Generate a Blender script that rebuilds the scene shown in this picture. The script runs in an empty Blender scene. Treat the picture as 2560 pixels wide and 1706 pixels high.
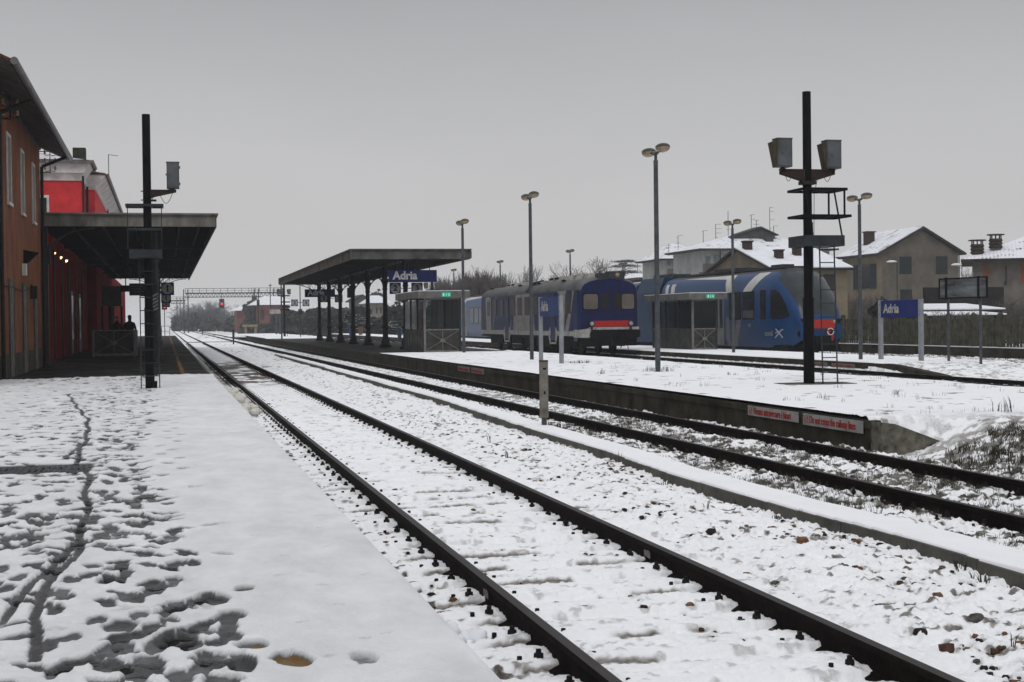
import bpy, math, random
import numpy as np
from mathutils import Vector, Matrix
R = math.radians
sc = bpy.context.scene
C = sc.collection

# ------------------------------------------------------------------ camera
F_PX, YAW, PITCH, ROLL, EYE = 3578.0, 0.23723, 0.01395, -0.01202, 1.677
fw = Vector((math.sin(YAW)*math.cos(PITCH), math.cos(YAW)*math.cos(PITCH), -math.sin(PITCH)))
rt = Vector((math.cos(YAW), -math.sin(YAW), 0)); up = rt.cross(fw)
r2 = rt*math.cos(ROLL)+up*math.sin(ROLL); u2 = -rt*math.sin(ROLL)+up*math.cos(ROLL)
cam = bpy.data.cameras.new('camera'); camo = bpy.data.objects.new('camera', cam); C.objects.link(camo)
M = Matrix.Identity(4)
for i in range(3):
    M[i][0] = r2[i]; M[i][1] = u2[i]; M[i][2] = -fw[i]
M[2][3] = EYE
camo.matrix_world = M
cam.sensor_width = 36; cam.lens = F_PX/2560*36; cam.clip_start = .1; cam.clip_end = 6000
sc.camera = camo
def at(x, y, Y):                         # a pixel of the photo -> the point at distance Y along the track
    d = fw*F_PX + r2*(x-1280) + u2*(853-y)
    return Vector((0, 0, EYE)) + d*(Y/d.y)
def px_x(x, Y): return at(x, 800, Y).x
def px_z(x, y, Y): return at(x, y, Y).z

# ------------------------------------------------------------------ world, sun, exposure
SUN_EL, SUN_ROT = R(52), R(200)
w = bpy.data.worlds.new('World'); sc.world = w; w.use_nodes = True
nt = w.node_tree; N = nt.nodes; L = nt.links
bg = N['Background']
sky = N.new('ShaderNodeTexSky'); sky.sky_type = 'NISHITA'; sky.sun_disc = False
sky.sun_elevation = SUN_EL; sky.sun_rotation = SUN_ROT; sky.dust_density = 4; sky.air_density = 1
hs = N.new('ShaderNodeHueSaturation'); hs.inputs['Saturation'].default_value = .12
L.new(sky.outputs[0], hs.inputs['Color'])
tc = N.new('ShaderNodeTexCoord'); sep = N.new('ShaderNodeSeparateXYZ'); L.new(tc.outputs['Generated'], sep.inputs[0])
rmp = N.new('ShaderNodeValToRGB'); L.new(sep.outputs['Z'], rmp.inputs[0])
el = rmp.color_ramp.elements
el[0].position = 0.0; el[0].color = (6.1, 6.05, 6.05, 1)
el[1].position = 1.0; el[1].color = (8.4, 8.6, 9.0, 1)
for p_, c_ in ((.10, (5.5, 5.47, 5.55, 1)), (.24, (3.7, 3.78, 3.95, 1)), (.34, (4.6, 4.7, 4.95, 1)), (.6, (8.2, 8.35, 8.7, 1))):
    e = el.new(p_); e.color = c_
noi = N.new('ShaderNodeTexNoise'); noi.inputs['Scale'].default_value = 1.6; noi.inputs['Detail'].default_value = 4
mp = N.new('ShaderNodeMapping'); mp.inputs['Scale'].default_value = (1, 1, 3.5)
L.new(tc.outputs['Generated'], mp.inputs[0]); L.new(mp.outputs[0], noi.inputs['Vector'])
mr = N.new('ShaderNodeMapRange'); mr.inputs['From Min'].default_value = .3; mr.inputs['From Max'].default_value = .7
mr.inputs['To Min'].default_value = .93; mr.inputs['To Max'].default_value = 1.07
L.new(noi.outputs[0], mr.inputs[0])
mul = N.new('ShaderNodeVectorMath'); mul.operation = 'SCALE'; L.new(rmp.outputs[0], mul.inputs[0]); L.new(mr.outputs[0], mul.inputs['Scale'])
mix = N.new('ShaderNodeMix'); mix.data_type = 'RGBA'; mix.inputs[0].default_value = .88
L.new(hs.outputs[0], mix.inputs[6]); L.new(mul.outputs[0], mix.inputs[7])
L.new(mix.outputs[2], bg.inputs['Color']); bg.inputs['Strength'].default_value = .1
sl = bpy.data.lights.new('sun', 'SUN'); sl.energy = .85; sl.angle = R(25); sl.color = (1, .98, .95)
so = bpy.data.objects.new('sun', sl); C.objects.link(so)
so.rotation_euler = (R(90)-SUN_EL, 0, -SUN_ROT+R(180))
sc.view_settings.view_transform = 'Standard'; sc.view_settings.look = 'None'
sc.view_settings.exposure = 0; sc.view_settings.gamma = 1; sc.view_settings.use_curve_mapping = False
sc.cycles.max_bounces = 5; sc.cycles.diffuse_bounces = 3; sc.cycles.glossy_bounces = 2
sc.cycles.transmission_bounces = 4; sc.cycles.transparent_max_bounces = 8; sc.cycles.volume_bounces = 1
sc.cycles.caustics_reflective = False; sc.cycles.caustics_refractive = False

rng = random.Random(7)

# ------------------------------------------------------------------ materials
MATS = {}
def mat(name, col, rough=.7, metal=0., var=.25, scale=2., bump=0., spec=.18, col2=None, stretch=(1, 1, 1), bscale=None):
    if name in MATS: return MATS[name]
    m = bpy.data.materials.new(name); m.use_nodes = True; n = m.node_tree.nodes; l = m.node_tree.links
    b = n['Principled BSDF']; b.inputs['Roughness'].default_value = rough; b.inputs['Metallic'].default_value = metal
    b.inputs['Specular IOR Level'].default_value = spec
    t = n.new('ShaderNodeTexCoord'); mp = n.new('ShaderNodeMapping'); mp.inputs['Scale'].default_value = stretch
    l.new(t.outputs['Object'], mp.inputs[0])
    x = n.new('ShaderNodeTexNoise'); x.inputs['Scale'].default_value = scale; x.inputs['Detail'].default_value = 6
    x.inputs['Roughness'].default_value = .65
    l.new(mp.outputs[0], x.inputs['Vector'])
    r = n.new('ShaderNodeMapRange'); r.inputs['From Min'].default_value = .32; r.inputs['From Max'].default_value = .68
    l.new(x.outputs[0], r.inputs[0])
    mx = n.new('ShaderNodeMix'); mx.data_type = 'RGBA'
    c2 = col2 if col2 else tuple(c*(1-var*1.6) for c in col)
    mx.inputs[6].default_value = (*c2, 1); mx.inputs[7].default_value = (*[min(1, c*(1+var*.4)) for c in col], 1)
    l.new(r.outputs[0], mx.inputs[0]); l.new(mx.outputs[2], b.inputs['Base Color'])
    if bump:
        x2 = n.new('ShaderNodeTexNoise'); x2.inputs['Scale'].default_value = bscale or scale*8; x2.inputs['Detail'].default_value = 4
        l.new(t.outputs['Object'], x2.inputs['Vector'])
        bp = n.new('ShaderNodeBump'); bp.inputs['Strength'].default_value = bump; bp.inputs['Distance'].default_value = .02
        l.new(x2.outputs[0], bp.inputs['Height']); l.new(bp.outputs[0], b.inputs['Normal'])
    MATS[name] = m
    return m
def emis(name, col, st):
    m = bpy.data.materials.new(name); m.use_nodes = True; n = m.node_tree.nodes
    b = n['Principled BSDF']; b.inputs['Base Color'].default_value = (*col, 1)
    b.inputs['Emission Color'].default_value = (*col, 1); b.inputs['Emission Strength'].default_value = st
    return m
def glassy(name, col=(.6, .65, .65), fac=.75, rough=.05):
    m = bpy.data.materials.new(name); m.use_nodes = True; n = m.node_tree.nodes; l = m.node_tree.links
    b = n['Principled BSDF']; b.inputs['Base Color'].default_value = (.03, .035, .035, 1); b.inputs['Roughness'].default_value = rough
    t = n.new('ShaderNodeBsdfTransparent'); t.inputs[0].default_value = (*col, 1)
    s = n.new('ShaderNodeMixShader')
    x = n.new('ShaderNodeTexNoise'); x.inputs['Scale'].default_value = 1.5; x.inputs['Detail'].default_value = 5
    r = n.new('ShaderNodeMapRange'); r.inputs['From Min'].default_value = .3; r.inputs['From Max'].default_value = .7
    r.inputs['To Min'].default_value = fac-.08; r.inputs['To Max'].default_value = fac+.08
    l.new(x.outputs[0], r.inputs[0]); l.new(r.outputs[0], s.inputs[0])
    l.new(b.outputs[0], s.inputs[1]); l.new(t.outputs[0], s.inputs[2]); l.new(s.outputs[0], n['Material Output'].inputs[0])
    return m
steel = mat('rail_steel', (.010, .0065, .0055), .8, .0, .4, 6, .3, .06)
steel_top = mat('rail_head', (.026, .020, .019), .55, 0, .3, 8, .0, .22, stretch=(4, .3, 1))
fast_m = mat('fastening_iron', (.012, .010, .010), .75, 0, .3, 30, .3)
sleeper_m = mat('sleeper_concrete', (.12, .10, .085), .9, 0, .3, 5, .3)
conc = mat('platform_concrete', (.046, .040, .029), .95, 0, .45, 1.6, .5, .08, col2=(.012, .012, .009), bscale=14)
conc_lt = mat('kerb_concrete', (.085, .08, .068), .9, 0, .35, 3, .4, .3, col2=(.045, .045, .038))
slab_m = mat('base_slab', (.09, .085, .06), .9, 0, .4, 5, .5, col2=(.03, .032, .02))
blackm = mat('black_paint', (.004, .004, .0045), .7, 0, .35, 4, .15, .10)
rustm = mat('rusty_brown_steel', (.028, .012, .008), .75, 0, .4, 8, .3, .3, col2=(.008, .006, .006))
greym = mat('grey_galvanised', (.075, .082, .09), .5, .2, .3, 5, .1)
dgrey = mat('dark_grey_steel', (.030, .034, .038), .55, .1, .3, 5, .15)
boxgrey = mat('signal_box_grey', (.085, .092, .10), .6, 0, .3, 2.5, .1, col2=(.040, .042, .045))
hoodm = mat('hood_tan', (.060, .046, .026), .7, 0, .3, 8)
lampgl = mat('lamp_globe', (.30, .20, .09), .25, 0, .5, 7, 0, .6, col2=(.10, .085, .06))
lamphs = mat('lamp_housing', (.05, .055, .05), .5, 0, .3, 6)
bluem = mat('sign_blue', (.006, .016, .115), .45, 0, .15, 3)
whitem = mat('sign_white', (.62, .62, .60), .5, 0, .12, 6)
dirtywhite = mat('dirty_white', (.36, .35, .33), .7, 0, .3, 4, .1)
sign_faded = mat('sign_blue_faded', (.018, .045, .14), .6, 0, .2, 3)
pillar_lt = mat('sign_post_grey', (.24, .25, .27), .6, 0, .2, 2, .1)
redm = mat('sign_red', (.34, .012, .012), .5, 0, .1, 6)
red_far = mat('lettering_red_faded', (.25, .03, .03), .6)
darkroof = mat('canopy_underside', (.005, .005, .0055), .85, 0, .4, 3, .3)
fascia_m = mat('fascia_grey', (.115, .112, .105), .8, 0, .4, 1.5, .3, col2=(.035, .032, .028))
fascia_st = mat('fascia_stained', (.13, .12, .10), .85, 0, .45, 2.5, .3, col2=(.03, .024, .018), stretch=(1, 1, .5))
castiron = mat('cast_iron', (.010, .011, .012), .5, .1, .35, 6, .2)
orange = mat('orange_plaster', (.21, .074, .030), .92, 0, .3, 1.3, .5, .15, col2=(.075, .030, .018), stretch=(1, 1, .45), bscale=14)
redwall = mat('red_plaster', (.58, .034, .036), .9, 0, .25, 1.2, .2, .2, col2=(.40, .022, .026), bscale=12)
redwall_shaded = mat('red_plaster_shaded', (.20, .007, .007), .9, 0, .25, 1.2, .2, .05)  # darker red for walls below the canopy; its shade put into the colour
cornice = mat('cornice_white', (.62, .60, .57), .85, 0, .25, 1.5, .1)
shutter_lt = mat('pale_shutter', (.22, .21, .19), .8, 0, .3, 4, .1)
door_gr = mat('worn_grey_door', (.15, .135, .115), .8, 0, .35, 3, .15)
gutterm = mat('grey_gutter', (.15, .14, .14), .5, .2, .3, 3)
pipem = mat('dark_downpipe', (.014, .012, .012), .6, 0, .3, 4)
tile_m = mat('clay_tile', (.10, .045, .028), .9, 0, .5, 6, .5)
porc = mat('porcelain', (.42, .30, .22), .3, 0, .3, 10)
glassd = mat('dark_window_glass', (.012, .014, .016), .2, 0, .3, 3, 0, .18)
glass_tan = mat('cab_glass_blind', (.105, .082, .066), .3, 0, .35, 1.2, 0, .5)
glass_br = mat('brown_glass', (.022, .017, .015), .3, 0, .35, 2, 0, .10)
shel_gl = glassy('shelter_glass', (.50, .56, .55), .72)
shel_lo = mat('shelter_lower_panel', (.045, .043, .038), .6, 0, .5, 3, .2, col2=(.014, .014, .013))
shel_fr = mat('shelter_frame', (.18, .175, .165), .6, .1, .25, 5)
shel_rf = mat('shelter_roof_panel', (.135, .128, .12), .75, 0, .25, 2)
greenm = emis('exit_sign_green', (.02, .30, .19), .42)
exwh = emis('exit_sign_mark', (.40, .7, .6), .3)
redlamp = emis('signal_red_lamp', (1, .02, .03), 1.0)
warmlamp = emis('platform_lamp_lit', (1, .72, .35), 3.2)
headl = mat('headlamp_glass', (.30, .29, .27), .15, 0, .3, 10, 0, .8)
orangem = mat('tactile_yellow', (.26, .12, .03), .8, 0, .35, 5, .1)
skin_m = mat('skin', (.30, .17, .12), .6, 0, .1, 10)
cloth_m = mat('black_coat', (.006, .006, .007), .9, 0, .3, 8, .3)
snow_flat = mat('roof_snow', (.74, .755, .79), .8, 0, .08, 1.5, .5, .3, bscale=6)
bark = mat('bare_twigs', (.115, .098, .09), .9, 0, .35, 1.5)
bark_mist = mat('hazed_twigs', (.17, .17, .175), .9, 0, .2, .3)  # twigs greyed and lightened: distance haze put into the colour
bark_far = mat('bare_twigs_pale', (.12, .105, .10), .9, 0, .3, 1.5)  # a touch paler than near twigs, some haze painted into the colour
evg = mat('evergreen_leaves', (.022, .034, .022), .8, 0, .5, 1.2)
hedge_m = mat('hedge_leaves', (.040, .048, .036), .85, 0, .5, 1.0)
grass_m = mat('dead_grass', (.055, .045, .030), .9, 0, .5, 3, col2=(.018, .018, .012))
weed_m = mat('green_weed', (.035, .065, .015), .8, 0, .4, 8)
hedge_far = mat('hazed_far_hedge', (.085, .094, .090), .9, 0, .3, .3)  # far foliage lightened, its fading into fog painted into the colour
stone_m = mat('ballast_stone', (.16, .090, .055), .75, 0, .5, 5, .5, .35, col2=(.022, .018, .016), bscale=40)

# ------------------------------------------------------------------ mesh helpers
class MB:
    def __init__(s): s.v = []; s.f = []; s.m = []
    def add(s, vs, fs, mi=0):
        o = len(s.v); s.v += [tuple(v) for v in vs]
        for f in fs: s.f.append(tuple(i+o for i in f)); s.m.append(mi)
        return s
    def box(s, x0, x1, y0, y1, z0, z1, mi=0):
        v = [(x, y, z) for z in (z0, z1) for y in (y0, y1) for x in (x0, x1)]
        return s.add(v, [(0, 2, 3, 1), (4, 5, 7, 6), (0, 1, 5, 4), (2, 6, 7, 3), (0, 4, 6, 2), (1, 3, 7, 5)], mi)
    def beam(s, a, b, wd, hd=None, mi=0):
        a = Vector(a); b = Vector(b); d = (b-a).normalized(); hd = hd or wd
        u = d.cross(Vector((0, 0, 1)));  u = Vector((1, 0, 0)) if u.length < 1e-3 else u.normalized()
        t = u.cross(d).normalized(); q = []
        for p in (a, b):
            for su, st in ((-1, -1), (1, -1), (1, 1), (-1, 1)): q.append(p+u*su*wd/2+t*st*hd/2)
        return s.add(q, [(3, 2, 1, 0), (4, 5, 6, 7), (0, 1, 5, 4), (1, 2, 6, 5), (2, 3, 7, 6), (3, 0, 4, 7)], mi)
    def cyl(s, a, b, r0, r1=None, n=10, mi=0, cap=True):
        a = Vector(a); b = Vector(b); d = (b-a); r1 = r0 if r1 is None else r1
        d = d.normalized(); u = d.cross(Vector((0, 0, 1))); u = Vector((1, 0, 0)) if u.length < 1e-3 else u.normalized()
        t = u.cross(d); q = []
        for p, r in ((a, r0), (b, r1)):
            for i in range(n):
                an = 2*math.pi*i/n; q.append(p+u*math.cos(an)*r+t*math.sin(an)*r)
        f = [(i, (i+1) % n, n+(i+1) % n, n+i) for i in range(n)]
        if cap: f += [tuple(range(n))[::-1], tuple(range(n, 2*n))]
        return s.add(q, f, mi)
    def lathe(s, cx, cy, prof, n=12, mi=0):
        q = []
        for r, z in prof:
            for i in range(n):
                an = 2*math.pi*i/n; q.append((cx+r*math.cos(an), cy+r*math.sin(an), z))
        f = []
        for k in range(len(prof)-1):
            for i in range(n): f.append((k*n+i, k*n+(i+1) % n, (k+1)*n+(i+1) % n, (k+1)*n+i))
        f += [tuple(range(n))[::-1], tuple((len(prof)-1)*n+i for i in range(n))]
        return s.add(q, f, mi)
    def tube(s, pts, r, n=5, mi=0):
        for a, b in zip(pts[:-1], pts[1:]): s.cyl(a, b, r, r, n, mi)
        return s
    def ell(s, c, r, nu=12, nv=8, mi=0, vmin=-90, vmax=90):
        q = []; f = []
        for j in range(nv+1):
            ph = R(vmin+(vmax-vmin)*j/nv)
            for i in range(nu):
                an = 2*math.pi*i/nu
                q.append((c[0]+r[0]*math.cos(ph)*math.cos(an), c[1]+r[1]*math.cos(ph)*math.sin(an), c[2]+r[2]*math.sin(ph)))
        for j in range(nv):
            for i in range(nu): f.append((j*nu+i, j*nu+(i+1) % nu, (j+1)*nu+(i+1) % nu, (j+1)*nu+i))
        return s.add(q, f, mi)
    def prism(s, poly, ax, a, b, mi=0):      # poly in the plane across axis ax (x: (y,z)  y: (x,z)  z: (x,y))
        def p3(p, t): return {'x': (t, p[0], p[1]), 'y': (p[0], t, p[1]), 'z': (p[0], p[1], t)}[ax]
        n = len(poly); q = [p3(p, a) for p in poly]+[p3(p, b) for p in poly]
        return s.add(q, [tuple(range(n)), tuple(range(n, 2*n))[::-1]]+[(i, n+i, n+(i+1) % n, (i+1) % n) for i in range(n)], mi)
    def build(s, name, mats, parent=None, smooth=False, loc=None):
        me = bpy.data.meshes.new(name); me.from_pydata(s.v, [], s.f)
        for m in (mats if isinstance(mats, (list, tuple)) else [mats]): me.materials.append(m)
        me.polygons.foreach_set('material_index', s.m)
        if smooth:
            me.polygons.foreach_set('use_smooth', [True]*len(s.f))
        me.update()
        if smooth: me.set_sharp_from_angle(angle=R(38))
        o = bpy.data.objects.new(name, me); C.objects.link(o)
        if parent: o.parent = parent
        if loc: o.location = loc
        return o
def tag(o, label, cat, group=None, kind=None):
    if label: o['label'] = label
    if cat: o['category'] = cat
    if group: o['group'] = group
    if kind: o['kind'] = kind
    return o
def thing(name, label, cat, loc=(0, 0, 0), rz=0, group=None):
    o = bpy.data.objects.new(name, None); C.objects.link(o); o.location = loc; o.rotation_euler = (0, 0, rz)
    o.empty_display_size = .2
    return tag(o, label, cat, group)
def dup(root, loc, rz=0, label=None, scale=None):
    def cp(o, par):
        c = o.copy(); C.objects.link(c)
        if par: c.parent = par
        for ch in o.children: cp(ch, c)
        return c
    r = cp(root, None); r.location = loc; r.rotation_euler = (0, 0, rz)
    if scale: r.scale = (scale,)*3 if not isinstance(scale, tuple) else scale
    if label: r['label'] = label
    return r
def struct(o, label=None):
    o['kind'] = 'structure'
    if label: o['label'] = label
    return o
def text(name, body, size, m, parent, loc, rot, off=0., sx=1., align='CENTER'):
    cu = bpy.data.curves.new(name, 'FONT'); cu.body = body; cu.size = size; cu.align_x = align; cu.align_y = 'CENTER'
    cu.offset = off; cu.extrude = .004; cu.materials.append(m)
    o = bpy.data.objects.new(name, cu); C.objects.link(o); o.location = loc; o.rotation_euler = rot; o.scale = (sx, 1, 1)
    dg = bpy.context.evaluated_depsgraph_get(); me = bpy.data.meshes.new_from_object(o.evaluated_get(dg)); bpy.data.objects.remove(o)
    if not me.materials: me.materials.append(m)
    o = bpy.data.objects.new(name, me); C.objects.link(o); o.location = loc; o.rotation_euler = rot; o.scale = (sx, 1, 1)
    if parent: o.parent = parent
    return o
FACE_Y = (R(90), 0, 0); FACE_X = (R(90), 0, R(-90))       # lettering facing -Y, facing -X

# ------------------------------------------------------------------ noise
def _h(xi, yi, seed):
    n = (xi*374761393 + yi*668265263 + seed*974634777) & 0xffffffff
    n = ((n ^ (n >> 13))*1274126177) & 0xffffffff
    n = n ^ (n >> 16)
    return (n & 0xffff)/65535.
def vn(x, y, seed=0):
    xi = np.floor(x).astype(np.int64); yi = np.floor(y).astype(np.int64); fx = x-xi; fy = y-yi
    fx = fx*fx*fx*(fx*(fx*6-15)+10); fy = fy*fy*fy*(fy*(fy*6-15)+10)
    a = _h(xi, yi, seed); b = _h(xi+1, yi, seed); c = _h(xi, yi+1, seed); d = _h(xi+1, yi+1, seed)
    return (a*(1-fx)+b*fx)*(1-fy)+(c*(1-fx)+d*fx)*fy
def fb(x, y, sc_, oc=3, seed=0, g=.5):
    t = 0; a = 1; s = 0
    for i in range(oc): t = t+a*vn(x*sc_*2**i+i*17.3, y*sc_*2**i+i*9.1, seed+i); s += a; a *= g
    return t/s
def ss(a, b, x):
    t = np.clip((x-a)/(b-a), 0, 1); return t*t*(3-2*t)

# ------------------------------------------------------------------ snow material
def snow_mat(name, deep, mid, under_rough=.35, yellow=None, top=(.86, .865, .885), thin=(.70, .705, .72), grime=.05):
    m = bpy.data.materials.new(name); m.use_nodes = True; n = m.node_tree.nodes; l = m.node_tree.links
    b = n['Principled BSDF']
    a = n.new('ShaderNodeAttribute'); a.attribute_name = 'expo'
    r = n.new('ShaderNodeValToRGB'); e = r.color_ramp.elements
    e[0].position = 0; e[0].color = (*top, 1)
    e[1].position = 1; e[1].color = (*deep, 1)
    q = e.new(.28); q.color = (*thin, 1)
    q = e.new(.55); q.color = (*mid, 1)
    t = n.new('ShaderNodeTexCoord')
    x = n.new('ShaderNodeTexNoise'); x.inputs['Scale'].default_value = 26; x.inputs['Detail'].default_value = 6; x.inputs['Roughness'].default_value = .7
    l.new(t.outputs['Object'], x.inputs['Vector'])
    # the edge between snow and what lies under it is crumbly: jitter the exposure by grain noise
    ma = n.new('ShaderNodeMath'); ma.operation = 'MULTIPLY_ADD'; ma.inputs[1].default_value = .55; ma.inputs[2].default_value = -.275
    l.new(x.outputs[0], ma.inputs[0])
    mk = n.new('ShaderNodeMath'); mk.operation = 'MULTIPLY'; l.new(ma.outputs[0], mk.inputs[0])
    mm = n.new('ShaderNodeMath'); mm.operation = 'MINIMUM'; mm.inputs[1].default_value = .35; l.new(a.outputs['Fac'], mm.inputs[0])
    m3 = n.new('ShaderNodeMath'); m3.operation = 'MULTIPLY'; m3.inputs[1].default_value = 2.8; l.new(mm.outputs[0], m3.inputs[0]); l.new(m3.outputs[0], mk.inputs[1])
    ad = n.new('ShaderNodeMath'); ad.operation = 'ADD'; ad.use_clamp = True; l.new(a.outputs['Fac'], ad.inputs[0]); l.new(mk.outputs[0], ad.inputs[1])
    l.new(ad.outputs[0], r.inputs[0])
    last = r.outputs[0]
    if yellow is not None:                       # yellow line painted on the paving, seen where the snow is gone
        sp = n.new('ShaderNodeSeparateXYZ'); l.new(t.outputs['Object'], sp.inputs[0])
        s1 = n.new('ShaderNodeMath'); s1.operation = 'SUBTRACT'; s1.inputs[1].default_value = yellow; l.new(sp.outputs[0], s1.inputs[0])
        s2 = n.new('ShaderNodeMath'); s2.operation = 'ABSOLUTE'; l.new(s1.outputs[0], s2.inputs[0])
        s3 = n.new('ShaderNodeMath'); s3.operation = 'LESS_THAN'; s3.inputs[1].default_value = .12; l.new(s2.outputs[0], s3.inputs[0])
        g = n.new('ShaderNodeMath'); g.operation = 'GREATER_THAN'; g.inputs[1].default_value = .62; l.new(ad.outputs[0], g.inputs[0])
        k = n.new('ShaderNodeMath'); k.operation = 'MULTIPLY'; l.new(s3.outputs[0], k.inputs[0]); l.new(g.outputs[0], k.inputs[1])
        mx = n.new('ShaderNodeMix'); mx.data_type = 'RGBA'; mx.inputs[7].default_value = (.16, .09, .022, 1)
        l.new(k.outputs[0], mx.inputs[0]); l.new(last, mx.inputs[6]); last = mx.outputs[2]
    # faint damp greyer patches in the snow
    gm_ = n.new('ShaderNodeMapping'); gm_.inputs['Scale'].default_value = (2.2, 1.1, 1); l.new(t.outputs['Object'], gm_.inputs[0])
    g1 = n.new('ShaderNodeTexNoise'); g1.inputs['Scale'].default_value = 1.4; g1.inputs['Detail'].default_value = 7; g1.inputs['Roughness'].default_value = .62; l.new(gm_.outputs[0], g1.inputs['Vector'])
    g2 = n.new('ShaderNodeMapRange'); g2.inputs['From Min'].default_value = .35; g2.inputs['From Max'].default_value = .68; g2.inputs['To Min'].default_value = 1.0; g2.inputs['To Max'].default_value = 1-grime; l.new(g1.outputs[0], g2.inputs[0])
    g3 = n.new('ShaderNodeVectorMath'); g3.operation = 'SCALE'; l.new(last, g3.inputs[0]); l.new(g2.outputs[0], g3.inputs['Scale']); last = g3.outputs[0]
    l.new(last, b.inputs['Base Color'])
    rr = n.new('ShaderNodeMapRange'); rr.inputs['To Min'].default_value = .75; rr.inputs['To Max'].default_value = under_rough
    l.new(ad.outputs[0], rr.inputs[0]); l.new(rr.outputs[0], b.inputs['Roughness']); b.inputs['Specular IOR Level'].default_value = .25
    x2 = n.new('ShaderNodeTexNoise'); x2.inputs['Scale'].default_value = 38; x2.inputs['Detail'].default_value = 8; x2.inputs['Roughness'].default_value = .7
    l.new(t.outputs['Object'], x2.inputs['Vector'])
    bp = n.new('ShaderNodeBump'); bp.inputs['Strength'].default_value = .8; bp.inputs['Distance'].default_value = .014
    l.new(x2.outputs[0], bp.inputs['Height']); l.new(bp.outputs[0], b.inputs['Normal'])
    return m
snow_pl = snow_mat('platform_snow', (.030, .030, .031), (.125, .126, .131), .3, yellow=.45, top=(.73, .735, .75), thin=(.48, .485, .495), grime=.20)
snow_gr = snow_mat('ground_snow', (.040, .028, .020), (.40, .385, .37), .8)
snow_ms = snow_mat('grassy_snow', (.030, .027, .018), (.30, .29, .27), .85)

def splat(H, E, x0, y0, dx, dy, items):
    ny, nx = H.shape
    for (cx, cy, rx, ry, ang, dep, ex, rim) in items:
        rr = max(rx, ry)*2.0
        i0 = int((cx-rr-x0)/dx); i1 = int((cx+rr-x0)/dx)+1; j0 = int((cy-rr-y0)/dy); j1 = int((cy+rr-y0)/dy)+1
        i0 = max(i0, 0); j0 = max(j0, 0); i1 = min(i1, nx); j1 = min(j1, ny)
        if i1 <= i0 or j1 <= j0: continue
        X = x0+np.arange(i0, i1)*dx-cx; Y = y0+np.arange(j0, j1)*dy-cy
        X, Y = np.meshgrid(X, Y)
        ca, sa = math.cos(ang), math.sin(ang)
        u = (X*ca+Y*sa)/rx; v = (-X*sa+Y*ca)/ry
        d = np.sqrt(u*u+v*v)+.28*(vn((X+cx)*16, (Y+cy)*16, 5)-.5)
        k = 1-ss(.80, 1.04, d)
        sl_ = (slice(j0, j1), slice(i0, i1))
        H[sl_] -= dep*k; H[sl_] += rim*np.exp(-((d-1.2)/.18)**2)
        E[sl_] = np.maximum(E[sl_], ex*k*(.75+.5*vn((X+cx)*9, (Y+cy)*9, 8)))
def sheet(name, m, x0, x1, bands, hf, splats=(), floor=None, smooth=True):
    V = []; Fs = []; Es = []; off = 0
    for (y0, y1, dx, dy) in bands:
        nx = int(round((x1-x0)/dx))+1; ny = int(round((y1-y0)/dy))+1; ddx = (x1-x0)/(nx-1); ddy = (y1-y0)/(ny-1)
        xs = x0+np.arange(nx)*ddx; ys = y0+np.arange(ny)*ddy
        X, Y = np.meshgrid(xs, ys); H, E = hf(X, Y)
        if splats: splat(H, E, x0, y0, ddx, ddy, splats)
        if floor is not None: H = np.maximum(H, np.where(H > floor+.05, floor+.071+.004*vn(X*30, Y*30, 3), H))
        V.append(np.stack([X, Y, H], -1).reshape(-1, 3)); Es.append(np.clip(E, 0, 1).ravel())
        a = (np.arange(ny-1)[:, None]*nx+np.arange(nx-1)[None]).ravel()+off
        Fs.append(np.stack([a, a+1, a+1+nx, a+nx], -1)); off += nx*ny
    V = np.concatenate(V); Fa = np.concatenate(Fs); E = np.concatenate(Es)
    me = bpy.data.meshes.new(name); me.vertices.add(len(V)); me.vertices.foreach_set('co', V.astype(np.float32).ravel())
    me.loops.add(Fa.size); me.loops.foreach_set('vertex_index', Fa.astype(np.int32).ravel())
    me.polygons.add(len(Fa)); me.polygons.foreach_set('loop_start', np.arange(0, Fa.size, 4, dtype=np.int32))
    try: me.polygons.foreach_set('loop_total', np.full(len(Fa), 4, dtype=np.int32))
    except Exception: pass
    me.polygons.foreach_set('use_smooth', np.ones(len(Fa), dtype=bool))
    me.update(calc_edges=True)
    at_ = me.attributes.new('expo', 'FLOAT', 'POINT'); at_.data.foreach_set('value', E.astype(np.float32))
    me.materials.append(m)
    o = bpy.data.objects.new(name, me); C.objects.link(o)
    return o

# ================================================================== GROUND
P1, P2, P3 = .32, .33, .20                      # platform levels
T1, T2, T3, T4, T5 = 2.757, 7.65, 20.4, 28.7, 15.2     # track centres
KY = [0, 8, 10, 12, 15, 18, 22.6, 31, 45, 64, 82]; KX = [5.5, 5.5, 5.53, 5.42, 5.39, 5.56, 5.6, 5.86, 5.9, 5.93, 5.98]
def kx(Y): return np.interp(Y, KY, KX)

base = MB(); base.box(-900, 1500, -40, 3000, -1.2, -.45)
struct(base.build('ground', snow_flat), 'far snowy ground reaching to the foggy horizon')

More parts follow.
